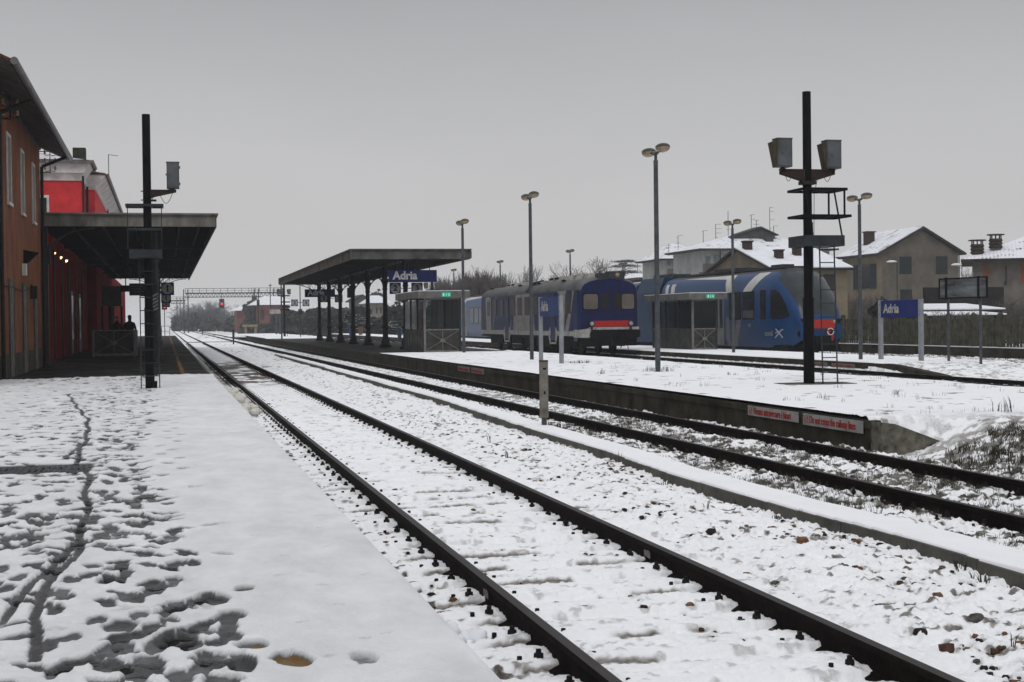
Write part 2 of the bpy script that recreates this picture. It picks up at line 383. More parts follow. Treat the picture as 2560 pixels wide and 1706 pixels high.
# --- stones lying in the ballast snow (positions shared with the dents round them)
stones = []; dents = []
for k in range(2600):
    Y = 6.2+(rng.random()**1.7)*30
    z = rng.random()
    if z < .70: X = rng.uniform(3.95, 5.35)
    elif z < .88: X = rng.uniform(1.25, 1.85)
    else: X = rng.uniform(2.15, 3.35)
    if vn(np.array([X*1.6]), np.array([Y*1.6]), 77)[0] < .47: continue
    s = rng.uniform(.009, .027)*(1.25 if rng.random() < .12 else 1)
    stones.append((X, Y, s)); dents.append((X, Y-.01, s*1.7, s*1.7, 0, .014, .5, .004))
for k in range(34):                              # heaps right under the kerb
    Y = rng.uniform(8.4, 17); X = float(kx(Y))-.06-rng.random()*.14
    if math.sin(Y*1.3) < .1: continue
    s = rng.uniform(.02, .034); stones.append((X, Y, s)); dents.append((X, Y, s*1.8, s*1.6, 0, .012, .6, 0))

def h_tr1(X, Y):
    lum = fb(X, Y, 9., 3, 11)-.5; big = fb(X, Y, 1.7, 2, 21)-.5; fine = fb(X, Y, 30., 2, 31)-.5
    st = 1-np.abs(2*fb(X, Y, 13., 2, 41)-1)
    H = -.163+.052*lum+.030*big+.014*fine
    H = H+.020*(ss(.55, .95, st)-.35)
    inn = ss(1.30, 1.15, np.abs(X-T1))
    ph = (Y/.6) % 1.
    jag = .10*(fb(X, Y, 5., 2, 51)-.5)
    ridge = ss(.06+jag, .14+jag, ph)*ss(.98, .62, ph)
    H = H+inn*(.042*ridge-.020-.040*lum-.010*(ss(.55, .95, st)-.35))
    side = ss(1.95, 1.6, X); H = H+side*(-.02+.035*lum)       # rougher strip under the platform edge
    mid = ss(3.9, 4.4, X); H = H+mid*(.030+.015*lum)-(.022+.045*ss(.35, .65, fb(X, Y, 1.6, 2, 52)))*np.exp(-((X-kx(Y)+.06)/.12)**2)*ss(86, 80, Y)
    for rx in (T1-.7525, T1+.7525): H = H-.012*np.exp(-((X-rx)/.11)**2)+.012
    E = np.zeros_like(H)
    E = np.maximum(E, .75*ss(.12, .02, np.abs(X-T1)-.70)*0)
    E = np.maximum(E, ss(.63, .76, fb(X, Y, 11., 3, 61))*(.40+.45*mid+.6*side))
    E = np.maximum(E, inn*ss(.05, .0, np.abs(ph-.08-jag))*ss(.56, .70, fb(X, Y, 2.6, 2, 71))*.9)
    bare = ss(.50, .35, np.abs(X-T1+.2)/2.2)*ss(40, 46, Y)*ss(75, 66, Y); E = np.maximum(E, .95*bare*ss(.34, .5, fb(X, Y, 2., 3, 81)))
    H = H-.02*bare
    E = np.maximum(E, .55*ss(2.0, 1.7, X)*ss(38, 46, Y)*ss(90, 75, Y))
    return H, E
B1 = [(3.5, 14, .0125, .0125), (14, 28, .026, .028), (28, 60, .06, .08), (60, 160, .15, .4), (160, 1400, .6, 5)]
sh = struct(sheet('snowy_trackbed', snow_gr, 1.17, 6.1, B1, h_tr1, dents), 'snow over ballast of the nearest track')

def h_tr2(X, Y):
    k = kx(Y); end = ss(86, 80, Y)
    lum = fb(X, Y, 7., 3, 12)-.5; big = fb(X, Y, 1.3, 2, 22)-.5; fine = fb(X, Y, 26., 2, 32)-.5
    flat = ss(.62, .40, X-k)*end
    g = (1-flat)*ss(6.0, 6.35, X)
    gz = .35+.65*ss(34, 20, Y)
    H = -.130+g*gz*(.11*lum+.05*big+.055*fine)+(1-gz)*.03*lum+.07*ss(8.5, 8.85, X)*(.3+fb(X, Y, 3., 3, 72))*gz
    top = -.008+.016*big+.003*fine
    rnd = -.05*np.exp(-np.maximum(X-k, 0)/.035)
    H = H*(1-flat)+(top+rnd)*flat
    H = np.where(X < k+.020, -.5, H)
    for rx in (T2-.7525, T2+.7525): H = H-.03*np.exp(-((X-rx)/.13)**2)
    E = g*ss(.47, .68, fb(X, Y, 9., 3, 62)-.16*(1-gz))*.95
    E = np.maximum(E, g*ss(.5, .66, fb(X, Y, 1.1, 2, 63))*ss(.42, .62, fb(X, Y, 14., 2, 64))*.8*gz)
    E = np.maximum(E, .6*np.exp(-((Y-34)/4.)**2)*ss(.45, .6, fb(X, Y, 4., 2, 65))*ss(7, 7.3, X))
    return H, E
B2 = [(7, 20, .017, .017), (20, 40, .032, .04), (40, 90, .08, .12), (90, 200, .2, .5), (200, 1400, .6, 5)]
struct(sheet('snowy_trackbed', snow_ms, 5.3, 8.88, B2, h_tr2), 'snow and dead grass round the second track')

def h_tr4(X, Y):
    lum = fb(X, Y, 5., 3, 13)-.5; big = fb(X, Y, .8, 2, 23)-.5; fine = fb(X, Y, 22., 2, 33)-.5
    low = -.12
    # island one: level snow, dropping to rough grass towards the camera and to the far track on the right
    e1 = ss(16.6, 17.1, Y)+ss(9.0, 10.6, X)*ss(9.8, 17.4, Y)*(1-ss(16.6, 17.1, Y))
    e1 = np.clip(e1, 0, 1)
    r1 = ss(16.9, 15.0, X+.5*big)
    a = low+(P2+.045-low)*e1*r1
    # island two
    e2 = ss(38.5, 41.9, Y)*ss(21.9, 21.96, X)
    e2 = np.maximum(e2, ss(21.96, 22.6, X)*ss(34, 41.8, Y))*ss(27.4, 25.9, X)
    a = a+(P3+.03+.12)*e2
    rough = (1-e1*ss(17.5, 15.3, X)*ss(15, 19, Y+.4*X*0))*(1-e2*ss(40, 43, Y))
    back = ss(24, 33, X)
    rough = np.clip(rough*(.55+.6*back), 0, 1)*(1-.0*back)
    H = a+.012*big+.004*fine+rough*(.12*lum+.06*fine)
    E = rough*ss(.47, .66, fb(X, Y, 6., 3, 66))*.9
    near = ss(18.5, 14.5, Y)*ss(22, 19, X)
    E = np.maximum(E, near*ss(.42, .55, fb(X, Y, 9., 3, 67))*.95); H = H+near*.06*(fb(X, Y, 9., 2, 73)-.5)
    E = np.maximum(E, .7*e1*r1*ss(.72, .80, fb(X, Y, 3., 3, 68)))
    H = H+.08*back*(fb(X, Y, .5, 2, 69)-.5)
    # paved dry part under the island canopy: the sheet dives under the slab
    pv = ss(61.0, 62.6, Y+(X-9)*.0+.6*(fb(X, Y, 1.2, 2, 70)-.5))*ss(134, 128, Y)*ss(15.3, 15.1, X)
    H = H-.25*pv*e1
    for rx in (T3-.7525, T3+.7525, T4-.7525, T4+.7525): H = H-.03*np.exp(-((X-rx)/.15)**2)
    return H, E
B4 = [(8.5, 20, .028, .028), (20, 42, .05, .07), (42, 75, .10, .14), (75, 200, .3, .6)]
struct(sheet('snowy_yard', snow_ms, 8.88, 24.0, B4, h_tr4), 'snow on the island platform and beyond it')
struct(sheet('snowy_yard', snow_ms, 24.0, 34.0, [(28, 75, .09, .12), (75, 200, .3, .6)], h_tr4), 'rough snow before the picket fence')
def h_far(X, Y):
    return -.10+.10*(fb(X, Y, .4, 3, 15)-.5), .7*ss(.5, .72, fb(X, Y, .35, 3, 16))
struct(sheet('snowy_field', snow_gr, 8.8, 120., [(198, 700, 1.2, 2.5)], h_far), 'far snowy railway yard with bare patches')
struct(sheet('snowy_field', snow_gr, 34.1, 110., [(30, 199, .8, 1.2)], h_far), 'snowy gardens behind the picket fence')
struct(sheet('snowy_field', snow_gr, -60., 1.1, [(191, 700, 1.2, 2.5)], h_far), 'snow left of the track past the platform end')

# --- platform one
trail = [(-1.9, 29.64), (-1.42, 24.5), (-1.1, 21.3), (-.95, 18.2), (-.90, 15.4), (-.87, 14.5), (-.72, 13.6), (-.68, 12.96), (-.56, 10.3), (-.54, 8.84), (-.60, 7.78), (-.63, 6.94), (-.52, 6.05)]
sp1 = []
for k in range(980):
    Y = 5.3+33*rng.random()**1.25
    edge = .30-.45*min(1, (Y-6)/8.)
    X = edge-.02-abs(rng.gauss(0, 1))*(.9+.03*Y)
    if X < -5.0: continue
    a = R(90)+rng.gauss(0, .45)
    d = rng.uniform(.5, 1.)
    sp1.append((X, Y, rng.uniform(.11, .15), rng.uniform(.042, .058), a, .024*d, .62+.4*d*rng.random(), .004))
for k in range(620):
    Y = 9+28*rng.random(); X = .30-.5*min(1, (Y-6)/9.)-.04-abs(rng.gauss(0, 1))*(.6+.05*Y)
    if X < -5.2: continue
    sp1.append((X, Y, rng.uniform(.12, .16), rng.uniform(.05, .07), R(90)+rng.gauss(0, .5), .022, .55+.35*rng.random(), .004))
for k in range(46):                              # single track of prints through the cleaner snow
    Y = 13+k*.52; X = -.05+.14*(k % 2)+.05*math.sin(k*.9)+.006*(Y-13)
    sp1.append((X, Y, .14, .055, R(90)+rng.gauss(0, .12), .026, .5+.2*rng.random(), .006))
for (X, Y, s, ex) in ((.46, 5.66, 1.15, 1.0), (.27, 6.62, 1.15, .95), (.20, 7.1, 1.2, .98), (.36, 7.25, .8, .75), (.74, 5.62, .9, .5), (.33, 5.98, 1., .62), (.30, 8.35, .7, .6), (.28, 9.6, .8, .5), (.21, 11.9, .8, .35),
                      (.03, 6.2, 1.25, .95), (-.12, 5.75, 1.4, .97), (-.22, 6.6, 1.2, .9), (.02, 6.9, 1.1, .85), (-.38, 5.9, 1.3, 1.), (-.05, 7.5, 1.2, .9), (.05, 8.2, 1.1, .85), (-.28, 7.8, 1.2, .8), (-.02, 9.1, 1.1, .9), (-.18, 8.7, 1.1, .85), (-.1, 10.1, 1.1, .9), (-.3, 9.6, 1.1, .8)):
    sp1.append((X, Y, .13*s, .065*s, R(90)+rng.gauss(0, .3), .030, ex, .007))
for k in range(60): sp1.append((rng.uniform(.25, 1.05), 5.5+30*rng.random()**1.5, .03, .016, rng.random(), .012, .2, .003))
def h_p1(X, Y):
    edge = .33-.5*np.clip((Y-6)/9., 0, 1)
    trod = ss(.10, -.14, X-edge-.18*(fb(X, Y, 1.5, 2, 91)-.5))
    lum = fb(X, Y, 5.5, 3, 92)-.5; fine = fb(X, Y, 24., 2, 93)-.5; big = fb(X, Y, 1.2, 2, 94)-.5
    ridg = 1-np.abs(2*fb(X, Y*.8, 4.6, 3, 95)-1)
    th = .042+.010*big+.002*fine-.008*np.exp(-((X-.86)/.10)**2)+.004*np.sin(X*14+2*big)*ss(.5, .7, X)
    tt = .022+.018*lum+.012*fine+.012*(ridg-.6)+.008*big
    th = th*(1-trod)+tt*trod
    th = th-.030*ss(.034, .015, np.abs(X-np.interp(Y, [p[1] for p in trail[::-1]], [p[0] for p in trail[::-1]])-.02*np.sin(Y*3)))*ss(5.9, 6.1, Y)*ss(29.9, 29.5, Y)
    th = th-.028*ss(.035, .012, np.abs(X-np.interp(Y, [6.9, 7.8, 8.6, 10], [-.74, -.71, -.60, -.55])))*ss(6.6, 7, Y)*ss(9.6, 9., Y)
    th = th-.024*ss(.035, .012, np.abs(X-np.interp(Y, [15, 16, 17], [-1.02, -.99, -.95])))*ss(15, 15.3, Y)*ss(16.9, 16.4, Y)
    fr = .55*(fb(X, Y*.3, 2.2, 3, 96)-.5)
    cut = ss(38.5+fr, 38.2+fr, Y-.18*np.minimum(X, 0)*0+(-.35)*np.minimum(X+1, 0)*1.0)
    lip = .05*np.exp(-((Y+(-.35)*np.minimum(X+1, 0)-37.7)/.5)**2)*(.4+fb(X, Y, 6., 2, 97))
    slot = ss(14.62, 14.50, Y)*ss(13.62, 13.74, Y+.07*lum)*ss(-.66, -.74, X)
    E = np.clip((.017-th)/.020, 0, 1)*trod
    E = np.maximum(E, .95*slot); th = th*(1-slot)
    th = (th+lip)*cut; E = np.where(cut < .3, 1, E)
    th = th-.02*np.exp(-np.maximum(1.19-X, 0)/.012)*.6
    return P1+np.where(cut < .02, -.06, np.maximum(th, .003-.04*slot)), E
sheet_p1 = struct(sheet('platform_snow', snow_pl, -6., 1.185, [(3.2, 13, .0125, .0125), (13, 24, .024, .026), (24, 39.6, .04, .05)], h_p1, sp1, floor=P1-.07), 'trodden snow and slush on the near platform')

pave = bpy.data.materials.new('wet_paving'); pave.use_nodes = True
def _pv():
    n = pave.node_tree.nodes; l = pave.node_tree.links; b = n['Principled BSDF']
    t = n.new('ShaderNodeTexCoord'); br = n.new('ShaderNodeTexBrick'); br.inputs['Scale'].default_value = 1.0
    br.inputs['Brick Width'].default_value = .4; br.inputs['Row Height'].default_value = .4; br.offset = 0
    br.inputs['Mortar Size'].default_value = .014
    br.inputs['Color1'].default_value = (.014, .012, .0115, 1); br.inputs['Color2'].default_value = (.008, .0075, .0075, 1); br.inputs['Mortar'].default_value = (.006, .006, .006, 1)
    l.new(t.outputs['Object'], br.inputs['Vector'])
    sp = n.new('ShaderNodeSeparateXYZ'); l.new(t.outputs['Object'], sp.inputs[0])
    s1 = n.new('ShaderNodeMath'); s1.operation = 'SUBTRACT'; s1.inputs[1].default_value = .45; l.new(sp.outputs[0], s1.inputs[0])
    s2 = n.new('ShaderNodeMath'); s2.operation = 'ABSOLUTE'; l.new(s1.outputs[0], s2.inputs[0])
    s3 = n.new('ShaderNodeMath'); s3.operation = 'LESS_THAN'; s3.inputs[1].default_value = .06; l.new(s2.outputs[0], s3.inputs[0])
    mx = n.new('ShaderNodeMix'); mx.data_type = 'RGBA'; mx.inputs[7].default_value = (.17, .075, .02, 1)
    x = n.new('ShaderNodeTexNoise'); x.inputs['Scale'].default_value = 1.3; x.inputs['Detail'].default_value = 6; l.new(t.outputs['Object'], x.inputs['Vector'])
    k = n.new('ShaderNodeMath'); k.operation = 'MULTIPLY'; l.new(s3.outputs[0], k.inputs[0])
    g = n.new('ShaderNodeMapRange'); g.inputs['From Min'].default_value = .4; g.inputs['From Max'].default_value = .5; l.new(x.outputs[0], g.inputs[0]); l.new(g.outputs[0], k.inputs[1])
    l.new(k.outputs[0], mx.inputs[0]); l.new(br.outputs['Color'], mx.inputs[6]); l.new(mx.outputs[2], b.inputs['Base Color'])
    r = n.new('ShaderNodeMapRange'); r.inputs['From Min'].default_value = .4; r.inputs['From Max'].default_value = .6
    r.inputs['To Min'].default_value = .55; r.inputs['To Max'].default_value = .85; l.new(x.outputs[0], r.inputs[0]); l.new(r.outputs[0], b.inputs['Roughness'])
    b.inputs['Specular IOR Level'].default_value = .07
_pv()
pl = MB(); pl.box(-14, 1.13, 2, 190, -.4, P1-.008, 0); pl.box(1.13, 1.195, 2, 190, .20, P1+.004, 1); pl.box(1.131, 1.17, 2, 190, -.4, .199, 1)
struct(pl.build('platform', [pave, conc_lt]), 'wet paved platform along the station building')
dr = MB()
for k in range(20): dr.box(-1.80+k*.055, -1.765+k*.055, 13.75, 14.55, P1-.008, P1+.006)
dr.box(-1.82, -.72, 13.70, 13.75, P1-.008, P1+.010); dr.box(-1.82, -.72, 14.55, 14.60, P1-.008, P1+.010)
tag(dr.build('drain_grate', dgrey), 'dark drain grate lying clear of snow across the near platform', 'drain grate')

# island one and two slabs
isl = MB(); isl.box(9.0, 15.2, 17.5, 165, -.5, P2-.012, 0); isl.box(8.84, 8.995, 16.9, 165, P2-.10, P2, 1); isl.box(8.865, 8.99, 16.9, 165, -.5, P2-.101, 1)
isl.prism([(8.85, -.5), (10.1, -.5), (10.1, -.06), (9.7, .06), (9.05, P2-.03), (8.85, P2-.005)], 'y', 16.62, 16.898, 2)
struct(isl.build('platform', [mat('island_paving', (.017, .0165, .016), .6, 0, .4, 1.2, .2, .12, bscale=6), conc, mat('flaking_lime', (.14, .13, .105), .9, 0, .6, 7, .5, col2=(.03, .03, .022))]), 'middle island platform with a mossy concrete edge')
is2 = MB(); is2.box(21.93, 26.3, 41.7, 230, -.5, P3-.004, 0); is2.prism([(35.4, -.3), (41.7, -.3), (41.7, P3-.004), (40.6, P3-.02), (38.0, -.02), (36.8, -.14)], 'x', 21.93, 22.25, 0)
struct(is2.build('platform', conc), 'far island platform with a ramped end')

# kerb between the tracks
kb = MB(); rk = random.Random(3); Yk = 4.
while Yk < 82:
    L_ = 1.0; X0, X1_ = float(kx(Yk)), float(kx(Yk+L_-.012)); dz = rk.uniform(-.006, .006); dx = rk.uniform(-.006, .006)
    q = [(X0+dx, Yk, -.3), (X0+dx+.14, Yk, -.3), (X1_+dx+.14, Yk+L_-.012, -.3), (X1_+dx, Yk+L_-.012, -.3)]
    q += [(x, y, -.045+dz) for x, y, z in q]
    kb.add(q, [(3, 2, 1, 0), (4, 5, 6, 7), (0, 1, 5, 4), (1, 2, 6, 5), (2, 3, 7, 6), (3, 0, 4, 7)])
    Yk += L_
struct(kb.build('concrete_kerb', conc_lt), 'low wavering concrete kerb under snow between the two nearest tracks')

# ================================================================== TRACKS
prof = [(-.075, -.172), (.075, -.172), (.075, -.163), (.012, -.140), (.0085, -.045), (.034, -.036), (.036, -.012), (.030, -.001), (-.030, -.001), (-.036, -.012), (-.034, -.036), (-.0085, -.045), (-.012, -.140), (-.075, -.163)]
def rail_mesh(y0, y1):
    b = MB(); n = len(prof); ys = [y0]
    while ys[-1] < y1: ys.append(min(y1, ys[-1]+(6 if ys[-1] < 60 else 60)))
    for y in ys: b.v += [(p[0], y, p[1]) for p in prof]
    for k in range(len(ys)-1):
        for i in range(n):
            b.f.append((k*n+i, k*n+(i+1) % n, (k+1)*n+(i+1) % n, (k+1)*n+i)); b.m.append(1 if i in (7,) else 0)
    b.f.append(tuple(range(n))); b.m.append(0)
    return b
def fast_mb(b, dx=0, dy=0, near=True):
    n = 8 if near else 4
    b.box(dx-.19, dx+.19, dy-.075, dy+.075, -.20, -.176)
    for s in (-1, 1):
        b.box(dx+s*.098-.026, dx+s*.098+.026, dy-.036, dy+.036, -.178, -.128)
        b.cyl((dx+s*.10, dy, -.14), (dx+s*.10, dy, -.072), .017, .015, n)
        b.cyl((dx+s*.10, dy, -.118), (dx+s*.10, dy, -.094), .028, .026, 6)
        b.cyl((dx+s*.205, dy, -.19), (dx+s*.205, dy, -.132), .027, .024, n)
        b.cyl((dx+s*.205, dy, -.132), (dx+s*.205, dy, -.104), .015, .014, 4 if not near else 6)
    return b
def track(cx, label, y0, y1, near=100, zoff=0., ny=140, gap=.6, yo=.16):
    t = thing('railway_track', label, 'railway track', (cx, 0, zoff), 0, 'railway tracks')
    for s in (-1, 1): rail_mesh(y0, y1).build('rail', [steel, steel_top], t, loc=(s*.7525, 0, 0))
    ks = [k for k in range(int(max(y0, 3)/gap), int(ny/gap))]
    proto = None; cnt = 0; rest = MB()
    for k in ks:
        Y = k*gap+yo
        if Y < y0 or Y > ny: continue
        for s in (-1, 1):
            if cnt < near:
                if proto is None: proto = fast_mb(MB()).build('rail_fastening', fast_m, t); o = proto
                else: o = proto.copy(); C.objects.link(o); o.parent = t
                o.location = (s*.7525, Y, 0); cnt += 1
            else: fast_mb(rest, s*.7525, Y, False)
    if rest.v: rest.build('rail_fastenings', fast_m, t)['kind'] = 'stuff'
    sl_ = MB()
    for k in ks:
        Y = k*gap+yo
        if y0 < Y < min(ny, 80): sl_.box(-1.2, 1.2, Y-.12, Y+.12, -.30, -.186)
    o = sl_.build('sleepers', sleeper_m, t); o['kind'] = 'stuff'
    return t
tr1 = track(T1, 'nearest railway track running beside the platform into the fog', 2, 1300)
for (x, y, z0, z1, sx) in ((-.7525-.0098, 9.05, -.115, -.06, 1), (.7525-.0098, 10.22, -.115, -.06, 1)):
    ch = MB(); ch.prism([(y-.07, z0), (y+.06, z0+.004), (y+.07, z1-.006), (y-.03, z1), (y-.065, z1-.012)], 'x', x-.0035, x+.001)
    ch.build('chalk_mark', mat('chalk', (.28, .27, .25), .9, 0, .5, 60), tr1)
track(T2, 'second railway track, grassy, between the snowy kerb and the middle platform', 4, 1300, zoff=.0)
track(T3, 'third railway track carrying the old blue and white railcar', 20, 700, near=60, ny=90, zoff=0)
track(T4, 'fourth railway track under the modern blue railcars', 30, 700, near=40, ny=70, zoff=0)
track(T5, 'railway track starting beyond the end of the middle platform', 172, 900, near=10, ny=190, zoff=0)

# stones
def stone_add(b, X, Y, Z, s, r_):
    n = 7; q = []; a0 = r_.random()*6
    ex = r_.uniform(.8, 1.35)
    for lv, (rad, zz) in enumerate(((.75, -.4), (1.0, .05), (.72, .55))):
        for i in range(n):
            an = a0+2*math.pi*i/n; rr = rad*s*r_.uniform(.72, 1.15)
            q.append((X+rr*ex*math.cos(an), Y+rr*math.sin(an), Z+zz*s*r_.uniform(.8, 1.2)))
    q.append((X, Y, Z+.66*s))
    f = []
    for k in range(2):
        for i in range(n): f.append((k*n+i, k*n+(i+1) % n, (k+1)*n+(i+1) % n, (k+1)*n+i))
    for i in range(n): f.append((2*n+i, 2*n+(i+1) % n, 3*n))
    b.add(q, f, r_.choice((0, 0, 1, 1, 2, 3)))
sb = MB(); rs = random.Random(5)
stc = [mat('stone_ochre', (.17, .085, .042), .8, 0, .4, 20, .4), mat('stone_dark', (.028, .022, .02), .8, 0, .4, 20, .4), mat('stone_brown', (.08, .042, .026), .8, 0, .4, 20, .4), mat('stone_grey', (.11, .10, .09), .8, 0, .4, 20, .4)]
XS = np.array([s[0] for s in stones]); YS = np.array([s[1] for s in stones]); HS, _ = h_tr1(XS, YS)
for (X, Y, s), h in zip(stones, HS): stone_add(sb, X, Y, float(h)-.012+.1*s, s, rs)
for (X, Y, s) in ((4.05, 6.9, .05), (4.15, 7.35, .05), (4.6, 7.5, .055), (4.95, 7.25, .05), (4.3, 8.1, .04), (4.75, 8.2, .04), (4.85, 10.4, .075), (4.4, 11.2, .05), (1.55, 9.2, .05), (2.25, 6.5, .04)):
    h = float(h_tr1(np.array([X]), np.array([Y]))[0][0]); stone_add(sb, X, Y, h, s, rs)
tag(sb.build('ballast_stones', stc), 'brown and ochre ballast stones poking out of the snow beside the rails', 'stones', kind='stuff')
lump = MB()
for k in range(30):
    lump.ell((1.54+rs.gauss(0, .055), 8.02+rs.gauss(0, .09), -.15+abs(rs.gauss(0, .03))), (rs.uniform(.04, .08), rs.uniform(.04, .08), rs.uniform(.03, .055)), 16, 12)
for k in range(0): lump.ell((1.76+rs.gauss(0, .03), 7.85+rs.gauss(0, .04), -.14+abs(rs.gauss(0, .015))), (rs.uniform(.018, .032),)*3, 10, 7)
vv = np.array(lump.v); nn_ = (vn(vv[:, 0]*38+vv[:, 2]*21, vv[:, 1]*38, 55)-.5)*.040; vv[:, 2] += nn_; vv[:, 0] += nn_*.7; lump.v = [tuple(p) for p in vv]
struct(lump.build('ground_snow_lump', snow_flat, smooth=True), 'fallen lump of snow between platform edge and rail')
spill = MB()
for k in range(120):
    Y = rs.uniform(28, 38.5); X = 1.25+rs.random()**1.3*.55
    r_ = rs.uniform(.05, .12); spill.ell((X, Y, -.10+rs.random()*.16*(1-(X-1.25))), (r_, r_*1.3, r_*.8), 8, 5)
struct(spill.build('ground_snow_heap', mat('old_snow', (.62, .60, .55), .85, 0, .15, 6, .4), smooth=True), 'shovelled heap of snow between platform and rail')

# grass
def blades(b, X, Y, Z, n, hgt, spread, r_, lean=.5, wd=.0022):
    for k in range(n):
        a = r_.random()*6.283; rr = spread*math.sqrt(r_.random())
        x = X+rr*math.cos(a); y = Y+rr*math.sin(a); h = hgt*r_.uniform(.4, 1.1)
        la = r_.random()*6.283; le = lean*h*r_.uniform(.2, 1.2)
        mx, my = x+math.cos(la)*le*.35, y+math.sin(la)*le*.35
        tx, ty = x+math.cos(la)*le, y+math.sin(la)*le
        w_ = wd*r_.uniform(.7, 1.4)*(1+Y/40.)
        px_, py_ = .97*w_, -.24*w_
        b.add([(x-px_, y-py_, Z-.02), (x+px_, y+py_, Z-.02), (mx+px_*.8, my+py_*.8, Z+h*.6), (mx-px_*.8, my-py_*.8, Z+h*.6), (tx, ty, Z+h*.95)], [(0, 1, 2, 3), (3, 2, 4)])
def hz(f, X, Y): return float(f(np.array([X]), np.array([Y]))[0][0])
gr = MB(); rg = random.Random(9); pts = []
for k in range(15000):
    Y = 8+26*rg.random()**1.4; X = rg.uniform(6.1, 8.85)
    if abs(X-(T2-.75)) < .07 or abs(X-(T2+.75)) < .07: continue
    d = vn(np.array([X*1.1]), np.array([Y*1.1]), 63)[0]
    if rg.random() < (d-.22)*1.7*max(.12, 1-(Y-8)/24.): pts.append((X, Y))
XA = np.array([p[0] for p in pts]); YA = np.array([p[1] for p in pts]); HA, _ = h_tr2(XA, YA)
for (X, Y), h in zip(pts, HA): blades(gr, X, Y, float(h), rg.randint(3, 8), rg.uniform(.03, .085), .05, rg, .9, .0013)
pts = []
for k in range(12000):
    Y = 10+9*rg.random(); X = rg.uniform(8.9, 19)
    d = vn(np.array([X*.9]), np.array([Y*.9]), 67)[0]
    if Y > 16 and X < 12: continue
    fall = 1 if Y < 15.5 else max(.05, 1-(Y-15.5)/3)
    if rg.random() < (d-.18)*1.5*fall: pts.append((X, Y))
XA = np.array([p[0] for p in pts]); YA = np.array([p[1] for p in pts]); HA, _ = h_tr4(XA, YA)
for (X, Y), h in zip(pts, HA): blades(gr, X, Y, float(h), rg.randint(7, 15), rg.uniform(.05, .14), .07, rg, .9, .0022)
for k in range(120):
    Y = 17.2+22*rg.random()**1.6; X = rg.uniform(9.2, 15); 
    if rg.random() < .4: X = rg.uniform(14, 19)
    blades(gr, X, Y, hz(h_tr4, X, Y), rg.randint(3, 10), rg.uniform(.04, .13), rg.uniform(.03, .16), rg, .5, .0014)
for k in range(700):
    Y = rg.uniform(42, 66); X = rg.uniform(26.5, 33.6); blades(gr, X, Y, hz(h_tr4, X, Y), 6, .10, .15, rg, .8)
for (X, Y, n, h, s) in ((5.40, 8.75, 26, .09, .07), (5.46, 8.45, 24, .10, .06), (5.44, 9.1, 12, .07, .05), (5.5, 11.7, 26, .10, .06), (5.33, 11.95, 14, .05, .05), (5.35, 13.0, 8, .12, .02), (5.38, 14.9, 30, .05, .10), (5.6, 22.8, 20, .06, .15), (4.9, 12.6, 3, .13, .02), (4.3, 18.1, 5, .16, .03), (4.6, 20.5, 4, .2, .03), (5.5, 17.1, 4, .14, .05), (6.05, 22.2, 26, .07, .15),
                        (4.35, 6.75, 3, .1, .01), (12.2, 41.8, 40, .12, .35), (12.0, 34.0, 40, .16, .4), (10.2, 33, 10, .14, .1), (10.9, 17.1, 14, .22, .15), (12.4, 17.8, 20, .16, .3)):
    z = hz(h_tr1 if X < 5.6 else (h_tr2 if X < 8.8 else h_tr4), X, Y); blades(gr, X, Y, z, n, h, s, rg, .6, .003)
for k in range(90):
    Y = 5.8+14*rg.random()**1.3; X = 1.2+.1*rg.random(); blades(gr, X, Y, -.17, rg.randint(1, 4), .09, .04, rg, 1.0)
tag(gr.build('dead_grass', grass_m), 'dead brown grass blades sticking up through the snow', 'grass', kind='stuff')
wd = MB()
for (X, Y, n) in ((1.27, 8.15, 30), (1.29, 7.55, 22), (1.33, 6.85, 18), (1.24, 10.6, 30), (1.26, 12.2, 26), (1.75, 6.35, 30), (1.3, 8.7, 14)):
    for k in range(n):
        a = rg.random()*6.28; r_ = .05*math.sqrt(rg.random()); x, y = X+r_*math.cos(a), Y+r_*math.sin(a); z = hz(h_tr1, X, Y)+rg.uniform(0, .035); s = .012
        u = Vector((rg.uniform(-1, 1), rg.uniform(-1, 1), rg.uniform(-.3, .8))).normalized()*s; v = Vector((rg.uniform(-1, 1), rg.uniform(-1, 1), .3)).normalized()*s
        p = Vector((x, y, z)); wd.add([p-u-v, p+u-v, p+u+v, p-u+v], [(0, 1, 2, 3)])
tag(wd.build('green_weeds', weed_m), 'small green weeds at the foot of the near platform edge', 'weeds', kind='stuff')
